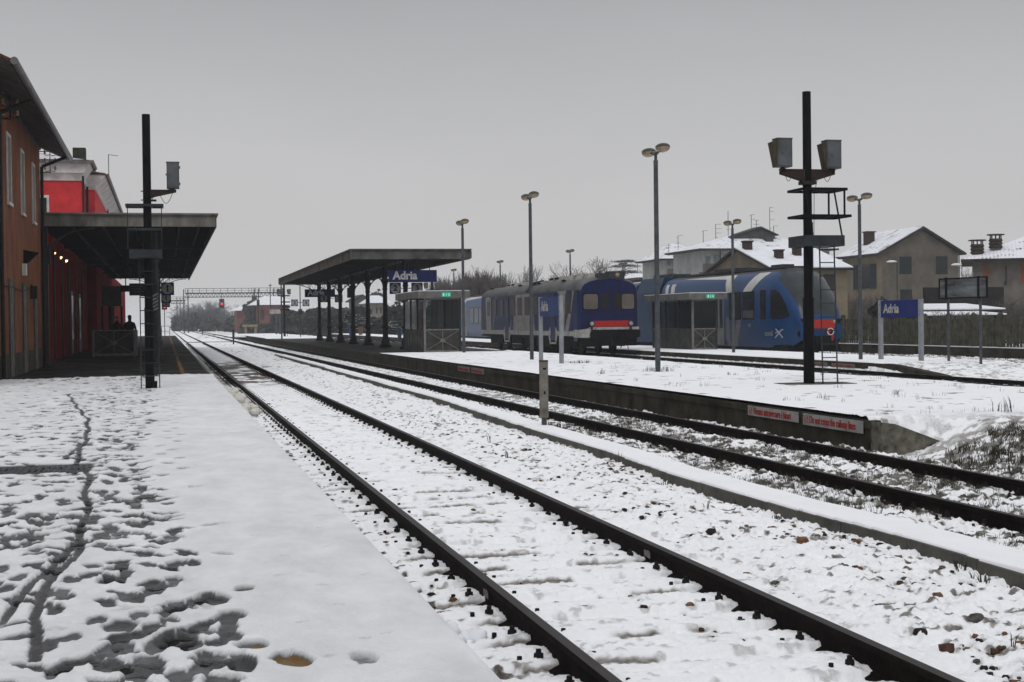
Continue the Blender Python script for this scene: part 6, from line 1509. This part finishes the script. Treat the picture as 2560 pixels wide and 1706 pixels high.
for (xa, y0, y1, dp_) in ((2443, 600, 650, .5), (2489, 586, 640, 1.2)):
    X, z1 = loc_r(xa, y0, dp_); _, z0 = loc_r(xa, y1, dp_); z0 -= .8; y = dp_
    b = MB(); b.box(X-.33, X+.33, y-.3, y+.3, z0, z1-.95); ch = b.build('chimney', plast_h, rf)
    b = MB(); r_ = .40
    for k in range(3): b.lathe(X, y, [(r_-.02, z1-.95+k*.22), (r_+.06, z1-.88+k*.22), (r_, z1-.74+k*.22)], 12)
    for a_ in range(8): b.box(X+.34*math.cos(a_*.785)-.04, X+.34*math.cos(a_*.785)+.04, y+.34*math.sin(a_*.785)-.04, y+.34*math.sin(a_*.785)+.04, z1-.30, z1-.06)
    b.lathe(X, y, [(.58, z1-.07), (.56, z1)], 12); b.build('chimney_pot', brick, ch)
for (x0, x1, y0, y1, m_) in ((2458, 2472, 667, 705, shut_o), (2503, 2510, 664, 700, plast_g), (2510, 2517, 664, 714, shut_g), (2551, 2566, 660, 708, shut_o)):
    a_, b_ = loc_r(x0, y0), loc_r(x1, y1); win_y(HR, a_[0], b_[0], b_[1], a_[1], 0, plast_h, m_)
A = at(2313, 719, 79); B = at(2510, 748, 79); b = MB(); b.box(A.x, B.x, 79, 79.3, B.z-.6, A.z); tag(b.build('terrace_wall', mat('dark_terrace', (.022, .018, .017), .9)), 'dark brown garden terrace wall behind the snowy shed roofs', 'wall')
# sheds with snowy roofs
def shed(label, x0, x1, Y, ytop, yb, dep):
    A = at(x0, yb, Y); B = at(x1, yb, Y); t = bld('garden_shed', label, (A.x, Y, 0), 'shed'); Wd = B.x-A.x; z0 = A.z; zt_ = px_z(x0, ytop, Y+dep)
    b = MB(); b.box(.1, Wd-.1, .1, dep, 0, z0-.1); b.build('wall', mat('shed_dark', (.014, .012, .011), .9), t)
    b = MB(); b.prism([(-.1, z0-.10), (dep, zt_-.10), (dep, zt_-.02), (-.1, z0-.02)], 'x', 0, Wd); r_ = b.build('roof', roofd, t)
    b = MB(); b.prism([(-.1, z0-.018), (dep, zt_-.018), (dep, zt_+.05), (-.1, z0+.05)], 'x', .02, Wd-.02); b.build('snow_layer', snow_flat, r_)
shed('long low shed with a thick white roof just behind the picket fence', 2290, 2512, 70, 762, 775, 4)
shed('nearer shed with a white roof strip showing over the picket fence', 2280, 2515, 65, 782, 789, 2.5)
for (x, y, Y, lb) in ((2229, 655, 88, 'white domed garden lamp before the gable house'), (2391, 662.5, 84, 'white domed garden lamp at the gable house right corner')):
    A = at(x, y, Y); t = thing('garden_lamp', lb, 'lamp post', (A.x, Y, 0), 0, 'white domed garden lamps'); b = MB(); b.cyl((.4, 0, -.2), (.4, 0, A.z-.05), .03, n=6); b.beam((.4, 0, A.z-.05), (0, 0, A.z+.03), .04); b.build('pole', dgrey, t); b = MB(); b.ell((0, 0, A.z-.03), (.36, .30, .14), 12, 5, 0, 0, 90); b.build('lamp_shade', whitem, t, smooth=True)

# ================================================================== FAR LEFT: GANTRY, HOUSES
def gantry(label, Y, xl_, xr_, ydeck, posts, lamps, rail=True):
    z = px_z((xl_+xr_)/2, ydeck, Y); XA, XB = px_x(xl_, Y), px_x(xr_, Y); t = thing('signal_gantry', label, 'signal gantry', (XA, Y, 0), 0, 'signal gantries'); Wd = XB-XA
    b = MB(); b.box(0, Wd, -.35, .35, z-.12, z+.16)
    b.beam((0, -.35, z-.85), (Wd, -.35, z-.85), .17); b.beam((0, .35, z-.85), (Wd, .35, z-.85), .12)
    n = max(2, int(Wd/.75))
    for k in range(n):
        x0, x1 = Wd*k/n, Wd*(k+1)/n; xm = (x0+x1)/2
        b.beam((x0, -.35, z-.85), (xm, -.35, z-.05), .11); b.beam((xm, -.35, z-.05), (x1, -.35, z-.85), .11)
    b.build('truss', gm2, t)
    b = MB(); b.beam((0, -.4, z+1.05), (Wd, -.4, z+1.05), .10); b.beam((0, -.4, z+.55), (Wd, -.4, z+.55), .07)
    for k in range(n//2+1): x = Wd*k*2/n; b.beam((min(x, Wd), -.4, z), (min(x, Wd), -.4, z+1.05), .09)
    b.build('railing', gm2, t)
    for px_ in posts:
        X = px_x(px_, Y)-XA; b = MB()
        for sx in (-.45, .45): b.beam((X+sx, 0, -.4), (X+sx, 0, z+.9), .22)
        for k in range(9): b.beam((X-.45, 0, k*z/9), (X+.45, 0, (k+1)*z/9 if k % 2 else k*z/9+.3), .07)
        b.build('post', gm2, t)
    for (x, y) in lamps:
        A = at(x, y, Y-.8); X = A.x-XA; b = MB(); b.box(X-.55, X+.55, -.6, -.45, A.z-1.0, A.z+1.1); b.box(X-.05, X+.05, -.5, -.4, A.z+1.1, z); b.build('signal_head', gm2, t)
        b = MB(); b.cyl((X, -.62, A.z), (X, -.70, A.z), .24, .24, 14); b.build('red_lamp', redlamp, t)
        b = MB()
        for dz in (.62, -.62): b.cyl((X, -.62, A.z+dz), (X, -.66, A.z+dz), .2, n=10)
        b.build('dark_lens', blackm, t)
gm2 = mat('gantry_steel', (.045, .056, .058), .7, .1, .2, 2)
gantry('long grey signal gantry spanning the tracks with two lit red signals', 320, 464, 640, 733.5, (465.5,), ((554.5, 760),))
gantry('raised right section of the signal gantry with a ladder tower', 314, 630, 707, 732.5, (642, 690, 702), ((636, 752.4),))
gantry('farther fainter signal gantry to the left behind the long one', 420, 428, 464, 752, (447,), ())
A = at(411, 766.4, 200); t = thing('track_signal', 'small lit red signal seen under the third number 1 sign', 'signal', (A.x, 200, A.z)); b = MB(); b.box(-.35, .35, 0, .2, -.45, 1.1); b.box(-.05, .05, .05, .15, -4.5, -.45); b.build('signal_head', blackm, t); b = MB(); b.cyl((0, -.01, 0), (0, -.08, 0), .24, n=12); b.build('red_lamp', redlamp, t); b = MB(); b.box(-.55, -.40, .0, .2, .55, 1.6); b.build('white_marker', whitem, t)
t = thing('track_signal', 'dark upright signal mast before the distant red house', 'signal', (px_x(646, 210), 210, 0)); b = MB(); b.cyl((0, 0, -.1), (0, 0, px_z(646, 748, 210)), .09, n=6); b.box(-.2, .2, -.1, .1, px_z(646, 765, 210), px_z(646, 750, 210)); b.build('mast', dgrey, t)
# yellow buffer stop and pale board
A = at(606, 812, 215); B = at(644, 830, 215); t = thing('buffer_stop', 'weathered yellow buffer stop across a far siding', 'buffer stop', (A.x, 215, 0)); Wd = B.x-A.x; ym = mat('faded_yellow', (.26, .22, .14), .8, 0, .3, 4)
b = MB(); b.box(0, Wd, -.1, .1, A.z-.35, A.z); b.build('beam', ym, t)
for x in (Wd*.22, Wd*.88): b = MB(); b.box(x-.18, x+.18, .1, .4, -.2, A.z-.35); b.build('upright', ym, t)
A = at(674, 774, 185); B = at(704, 784.5, 185); t = thing('pale_board', 'long pale board on two posts left of the middle canopy', 'sign', (A.x, 185, 0)); Wd = B.x-A.x
b = MB(); b.box(0, Wd, -.05, .05, B.z, A.z); b.build('board', dirtywhite, t)
for x in (Wd*.55, Wd*.85): b = MB(); b.box(x-.14, x+.14, .05, .15, -.1, B.z); b.build('post', greym, t)
# low concrete ramp piece before the island end
b = MB(); A = at(622, 843, 175); B = at(660, 843, 175); b.prism([(A.x, -.2), (A.x, .35), (B.x-1, .35), (B.x+.6, -.2)], 'y', 174, 180); struct(b.build('path_crossing', conc), 'low concrete crossing ramp beyond the middle platform')
b = MB(); b.box(px_x(468, 148), px_x(580, 148), 148, 149.0, -.2, -.06); struct(b.build('path_crossing', sleeper_m), 'dark crossing plank across the two nearest tracks')

def simple_house(label, x0, x1, Y, y_eave, y_ridge, dep, wm, roofm, wins=(), name='distant_house', over=.5, ridge='x', xr=None):
    A = at(x0, y_eave, Y); B = at(x1, y_eave, Y); t = bld(name, label, (A.x, Y, 0)); Wd = B.x-A.x; ze = A.z; zr_ = px_z((x0+x1)/2, y_ridge, Y+dep/2)
    if ridge == 'x':
        b = MB(); b.box(0, Wd, 0, dep, -.5, ze); b.build('wall', wm, t)
        ins = min(Wd*.22, dep*.5)
        b = MB(); q = [(-over, -over, ze), (Wd+over, -over, ze), (Wd+over, dep+over, ze), (-over, dep+over, ze), (ins, dep/2, zr_), (Wd-ins, dep/2, zr_)]; b.add(q, [(0, 1, 5, 4), (1, 2, 5), (2, 3, 4, 5), (3, 0, 4), (3, 2, 1, 0)]); b.build('roof', roofm, t)
    else:
        b = MB(); xm = (px_x(xr, Y)-A.x) if xr else Wd/2; b.prism([(0, -.5), (Wd, -.5), (Wd, ze), (xm, zr_), (0, ze)], 'y', 0, dep); b.build('wall', wm, t)
        b = MB(); b.prism([(-over, ze-.2), (xm, zr_+.05), (Wd+over, ze-.2), (Wd+over, ze), (xm, zr_+.3), (-over, ze)], 'y', -over, dep+over); b.build('roof', roofm, t)
    for (a, c, d, e) in wins:
        P = at(a, c, Y); Q_ = at(d, e, Y); b = MB(); b.box(P.x-A.x, Q_.x-A.x, -.08, -.002, Q_.z, P.z); b.build('window', mat('far_window', (.03, .03, .032), .5), t)
brickred = mat('far_brick_red', (.19, .075, .062), .9, 0, .3, .4); brown_f = mat('far_brown', (.13, .085, .06), .9, 0, .3, .3)
simple_house('distant red house with a large snowy roof left of the middle canopy', 648, 722, 300, 763, 741, 14, brickred, snow_flat, ((652, 775, 660, 800),), over=2.)
simple_house('distant reddish house wing with a low snowy roof behind the gantry signal', 592, 640, 330, 777, 766, 12, brickred, snow_flat, over=1.5)
simple_house('pale distant house with a snowy roof seen between the canopy columns', 930, 968, 230, 758, 739, 10, mat('far_cream', (.22, .20, .17), .9), snow_flat, ((940, 770, 944, 784), (950, 769, 954, 784), (958, 768, 962, 783)), over=.8)
simple_house('grey distant house gable behind the middle canopy columns', 890, 922, 250, 752, 742, 10, mat('far_grey', (.13, .125, .12), .9), roofd, over=.6, ridge='y')
simple_house('low distant snowy roof above the old railcar cab, by the cedar', 1598, 1640, 190, 694, 684, 9, mat('far_brown2', (.12, .07, .055), .9), snow_flat, over=.5)

# ================================================================== TREES
def tree_mesh(seed, h, spread, levels=4, up=.5, stems=1, dens=5, r0=.12, rmin=.016):
    r_ = random.Random(seed); b = MB()
    def grow(p, d, ln, r, lv):
        segs = 3 if lv < 2 else 2; q = p
        for s in range(segs):
            d = (d+Vector((r_.gauss(0, .10), r_.gauss(0, .10), .05*up))).normalized(); e = q+d*ln/segs
            b.cyl(q, e, max(rmin, r*(1-.25*s/segs)), max(rmin, r*(1-.25*(s+1)/segs)), 3 if lv > 1 else 5, cap=False)
            if lv < levels:
                for c in range(dens if s == segs-1 else max(1, dens-2)):
                    az = r_.random()*6.283; tilt = r_.uniform(.3, .8)*spread
                    u = d.orthogonal().normalized(); u.rotate(Matrix.Rotation(az, 3, d)); nd = (d*math.cos(tilt)+u*math.sin(tilt)); nd = (nd+Vector((0, 0, up*.35))).normalized()
                    grow(q.lerp(e, r_.uniform(.4, 1)), nd, ln*r_.uniform(.5, .75), r*.5, lv+1)
            q = e
    for s in range(stems):
        a = r_.random()*6.283; d0 = Vector((math.cos(a)*.18*(stems > 1), math.sin(a)*.18*(stems > 1), 1)).normalized()
        grow(Vector((math.cos(a)*.3*(stems > 1), math.sin(a)*.3*(stems > 1), -.3)), d0, h*.36, r0, 0)
    return b
TM = {}
def bare_tree(kind, label, x, ytop, Y, wscale=1., mt=None, group='bare winter trees'):
    Ht, spread, up, stems, dens, lv = {'round': (10, 1.0, .25, 1, 4, 4), 'up': (10, .42, 1.3, 7, 4, 3), 'bush': (6, .9, .5, 5, 3, 3), 'thin': (10, .6, .7, 1, 3, 4)}[kind]
    key = (kind, mt.name if mt else '')
    if key not in TM:
        bb = tree_mesh(hash(kind) % 97 if False else {'round': 3, 'up': 8, 'bush': 15, 'thin': 21}[kind], Ht, spread, lv, up, stems, dens, .14 if stems == 1 else .07, .013)
        me_o = bb.build('branches', mt or bark); zs = [v.co.z for v in me_o.data.vertices]; TM[key] = (me_o.data, max(zs)); bpy.data.objects.remove(me_o)
    me, hh = TM[key]; A = at(x, ytop, Y); t = thing('bare_tree', label, 'tree', (A.x, Y, -.1), rng.random()*6.28, group)
    s = (A.z+.1)/hh; t.scale = (s*wscale, s*wscale, s)
    o = bpy.data.objects.new('branches', me); C.objects.link(o); o.parent = t
    return t
plc = ['leftmost of the row', 'beside the shelter roof', 'behind the lamp by the shelter', 'before the fog', 'middle of the row', 'right of the lamp', 'tall among the row', 'rightmost of the row']
for k, (x, yt) in enumerate(((1108, 690), (1126, 678), (1143, 684), (1160, 672), (1178, 680), (1194, 669), (1212, 662), (1232, 672), (1246, 680))):
    bare_tree('up', 'bare brush-like tree above the rear of the railcar, number %d from the canopy edge' % (k+1), x, yt, 150+(k % 3)*9, 1.15)
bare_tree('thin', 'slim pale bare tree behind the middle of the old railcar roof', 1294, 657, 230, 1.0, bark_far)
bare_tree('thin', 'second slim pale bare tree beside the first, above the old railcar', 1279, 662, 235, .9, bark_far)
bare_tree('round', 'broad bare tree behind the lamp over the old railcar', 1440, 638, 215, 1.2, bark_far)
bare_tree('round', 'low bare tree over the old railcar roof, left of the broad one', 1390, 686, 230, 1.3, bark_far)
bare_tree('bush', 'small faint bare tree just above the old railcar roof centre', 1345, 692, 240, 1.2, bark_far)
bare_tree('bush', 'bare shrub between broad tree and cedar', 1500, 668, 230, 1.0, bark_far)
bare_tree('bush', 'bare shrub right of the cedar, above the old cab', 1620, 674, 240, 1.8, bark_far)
bare_tree('round', 'bare tree behind the gable house right wall', 2408, 640, 125, .55)
bare_tree('round', 'bare tree rising over the sign before the chimney house', 2425, 676, 100, .5)
for k, (x, yt, Y, lb) in enumerate(((2140, 735, 95, 'before the gable house left window'), (2160, 728, 97, 'beside the dark evergreen bush, left'), (2098, 745, 92, 'right of the modern railcar nose'), (2290, 745, 86, 'before the gable house door side'), (2305, 738, 88, 'under the gable house right window'), (2340, 772, 66, 'over the shed roof, left'), (2375, 775, 64, 'over the shed roof, centre left'), (2410, 772, 64, 'over the shed roof, centre'), (2445, 776, 64, 'over the shed roof, centre right'), (2548, 740, 72, 'at the right edge before the orange shutter'), (2530, 752, 74, 'near the right edge under the wall'), (2480, 774, 66, 'over the shed roof, right'))):
    bare_tree('bush', 'bare garden shrub '+lb, x, yt, Y, 1.0, None, 'bare garden shrubs')
for k, (x, yt, Y, w_) in enumerate(((446, 775, 560, 1.6), (462, 764, 470, 1.6), (480, 756, 430, 1.5), (498, 752, 400, 1.5), (515, 748, 380, 1.4), (532, 753, 385, 1.5), (549, 764, 390, 1.5), (566, 768, 380, 1.5), (583, 772, 370, 1.4), (600, 758, 360, .9))):
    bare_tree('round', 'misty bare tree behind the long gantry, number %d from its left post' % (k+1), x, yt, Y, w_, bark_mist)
# leafy and evergreen masses
def leafy(name, label, x, ytop, w_px, Y, m, cat='bush', snow=.0, n=2600, zb=-.1, cone=0, group=None, leaf=.16):
    A = at(x, ytop, Y); t = thing(name, label, cat, (A.x, Y, zb), 0, group); H = A.z-zb; Rw = (px_x(x+w_px/2, Y)-px_x(x-w_px/2, Y))/2
    r_ = random.Random(int(x*7+Y)); b = MB(); cl = [(r_.uniform(-.7, .7)*Rw, r_.uniform(-.6, .6)*Rw, H*r_.uniform(.15, .8), r_.uniform(.28, .5)) for _ in range(14)]
    for k in range(n):
        if r_.random() < .75:
            c = r_.choice(cl); a = r_.random()*6.283; ph = math.acos(r_.uniform(-.4, 1)); rr = c[3]*min(Rw, H*.6)*r_.uniform(.8, 1.08)
            p = Vector((c[0]+rr*math.sin(ph)*math.cos(a), c[1]+rr*math.sin(ph)*math.sin(a), c[2]+rr*math.cos(ph)))
        else:
            a = r_.random()*6.283; ph = math.acos(r_.random()); k2 = r_.uniform(.6, 1); p = Vector((Rw*k2*math.sin(ph)*math.cos(a), Rw*k2*.7*math.sin(ph)*math.sin(a), H*.95*k2*math.cos(ph)))
        if p.z > H or p.z < 0: continue
        s = leaf*r_.uniform(.6, 1.4); u = Vector((r_.gauss(0, 1), r_.gauss(0, 1), r_.gauss(0, .6))).normalized()*s; v = u.cross(Vector((r_.gauss(0, 1), r_.gauss(0, 1), r_.gauss(0, 1)))).normalized()*s
        hi = p.z/H; mi = 1 if (r_.random() < snow*(.3+hi) and abs(v.normalized().z) < .8) else 0
        if mi: v = Vector((0, s, s*.1)); u = Vector((s*1.3, 0, 0))
        b.add([p-u-v*.6, p+u*.7-v, p+u+v*.7, p-u*.6+v], [(0, 1, 2, 3)], mi)
    b.build('crown', [m, snow_flat], t)
    q = MB(); q.cyl((0, 0, -.2), (0, 0, H*.55), .12, .05, 6); 
    for k in range(4): a = k*1.6; q.cyl((0, 0, H*.2), (Rw*.5*math.cos(a), Rw*.4*math.sin(a), H*.6), .06, .02, 5)
    q.build('trunk', bark, t); return t
k = 0
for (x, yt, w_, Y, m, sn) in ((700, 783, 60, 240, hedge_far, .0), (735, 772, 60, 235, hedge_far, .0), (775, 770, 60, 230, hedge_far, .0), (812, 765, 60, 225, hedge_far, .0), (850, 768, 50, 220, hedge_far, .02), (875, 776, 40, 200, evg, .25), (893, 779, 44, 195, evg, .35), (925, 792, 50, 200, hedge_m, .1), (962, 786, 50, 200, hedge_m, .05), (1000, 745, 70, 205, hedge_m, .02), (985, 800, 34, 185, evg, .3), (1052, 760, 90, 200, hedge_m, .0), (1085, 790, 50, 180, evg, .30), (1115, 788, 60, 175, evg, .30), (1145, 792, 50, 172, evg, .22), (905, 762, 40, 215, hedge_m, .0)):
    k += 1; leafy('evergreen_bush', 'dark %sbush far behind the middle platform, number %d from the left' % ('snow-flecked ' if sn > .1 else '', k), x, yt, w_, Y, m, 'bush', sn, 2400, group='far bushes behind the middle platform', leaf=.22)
leafy('evergreen_bush', 'dark evergreen bush left of the Adria board behind the picket fence', 2205, 736, 58, 80, evg, 'bush', .0, 4200, leaf=.09)
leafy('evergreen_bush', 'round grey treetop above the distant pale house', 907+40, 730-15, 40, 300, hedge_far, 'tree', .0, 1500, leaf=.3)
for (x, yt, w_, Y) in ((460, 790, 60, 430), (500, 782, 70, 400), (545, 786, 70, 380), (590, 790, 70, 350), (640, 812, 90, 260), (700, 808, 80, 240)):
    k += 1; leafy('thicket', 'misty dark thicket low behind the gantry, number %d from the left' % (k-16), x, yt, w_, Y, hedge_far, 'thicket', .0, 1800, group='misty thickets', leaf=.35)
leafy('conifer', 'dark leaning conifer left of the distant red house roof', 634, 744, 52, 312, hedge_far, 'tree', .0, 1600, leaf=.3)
# cedar: flat tiers
Y = 235; A = at(1562, 650, Y); CD = thing('cedar_tree', 'grey cedar with flat tiers above the old railcar cab', 'tree', (A.x, Y, 0)); b = MB(); rc = random.Random(12)
for (zt_, w_, xo) in ((A.z-.2, 2.2, .2), (A.z-1.0, 3.0, -.2), (A.z-2.0, 3.0, .5), (A.z-3.2, 3.4, -.4), (A.z-4.6, 3.8, .6), (A.z-6, 4.2, 0)):
    for j in range(700):
        x = xo+rc.gauss(0, w_*.45); y = rc.gauss(0, w_*.4); z = zt_-.035*x*x+rc.gauss(0, .10); s = rc.uniform(.07, .2)
        b.add([(x-s, y-s, z), (x+s, y-s, z+rc.gauss(0, .05)), (x+s, y+s, z), (x-s, y+s, z+rc.gauss(0, .06))], [(0, 1, 2, 3)], 1 if rc.random() < .25 else 0)
b.build('crown', [hedge_m, snow_flat], CD); b = MB(); b.cyl((0, 0, -.2), (0, 0, A.z-.3), .3, .06, 7)
for k in range(26): z = A.z-6.5+k*.25; a = k*2.4; b.cyl((0, 0, z-.4), (2.4*math.cos(a), 2.4*math.sin(a), z), .07, .02, 4)
b.build('trunk', bark, CD)

# litter bins on the far platform
for (x0, x1, y0, y1, Y, m_, lb) in ((872, 885, 819, 840, 172, mat('bin_blue', (.02, .05, .13), .5), 'blue litter bin between two canopy columns'), (896, 907, 818, 839, 171, mat('bin_orange', (.16, .07, .025), .6), 'orange-brown litter bin beside the canopy column'), (993, 1004.5, 824, 848, 136, mat('bin_teal', (.012, .045, .075), .5), 'dark blue litter bin left of the nearer shelter')):
    A = at(x0, y0, Y); B = at(x1, y1, Y); t = thing('litter_bin', lb, 'litter bin', ((A.x+B.x)/2, Y, B.z), 0, 'litter bins'); r_ = (B.x-A.x)/2; h = A.z-B.z
    b = MB(); b.lathe(0, 0, [(r_*.85, 0), (r_, h*.85), (r_*.98, h*.88)], 10); b.build('bin_body', m_, t); b = MB(); b.lathe(0, 0, [(r_*1.05, h*.885), (r_*.9, h)], 10); b.build('lid', m_, t)
# planks in the snow between tracks
for (x0, x1, y, Y, lb) in ((655, 682, 903, 60, 'short dark wooden plank lying in snow between the tracks'), (652, 671, 916, 51, 'short plank end in snow, nearer the camera')):
    A = at(x0, y, Y); B = at(x1, y, Y); b = MB(); z = -.11; b.beam((A.x, Y, z), (B.x, Y-.1, z), .14, .05); 
    o = b.build('wooden_plank', rustm); tag(o, lb, 'plank')

# ================================================================== HAZE
hz_ = MB(); hz_.box(-150, 420, -12, 1900, -1.9, 15.5); ho = hz_.build('haze', [])
hm = bpy.data.materials.new('haze_air'); hm.use_nodes = True; n = hm.node_tree.nodes; n.remove(n['Principled BSDF'])
pv_ = n.new('ShaderNodeVolumePrincipled'); pv_.inputs['Color'].default_value = (.86, .88, .92, 1); pv_.inputs['Density'].default_value = .00040; pv_.inputs['Anisotropy'].default_value = 0
hm.node_tree.links.new(pv_.outputs[0], n['Material Output'].inputs['Volume']); ho.data.materials.append(hm); ho['kind'] = 'stuff'; ho['label'] = 'thin winter fog over the railway yard'
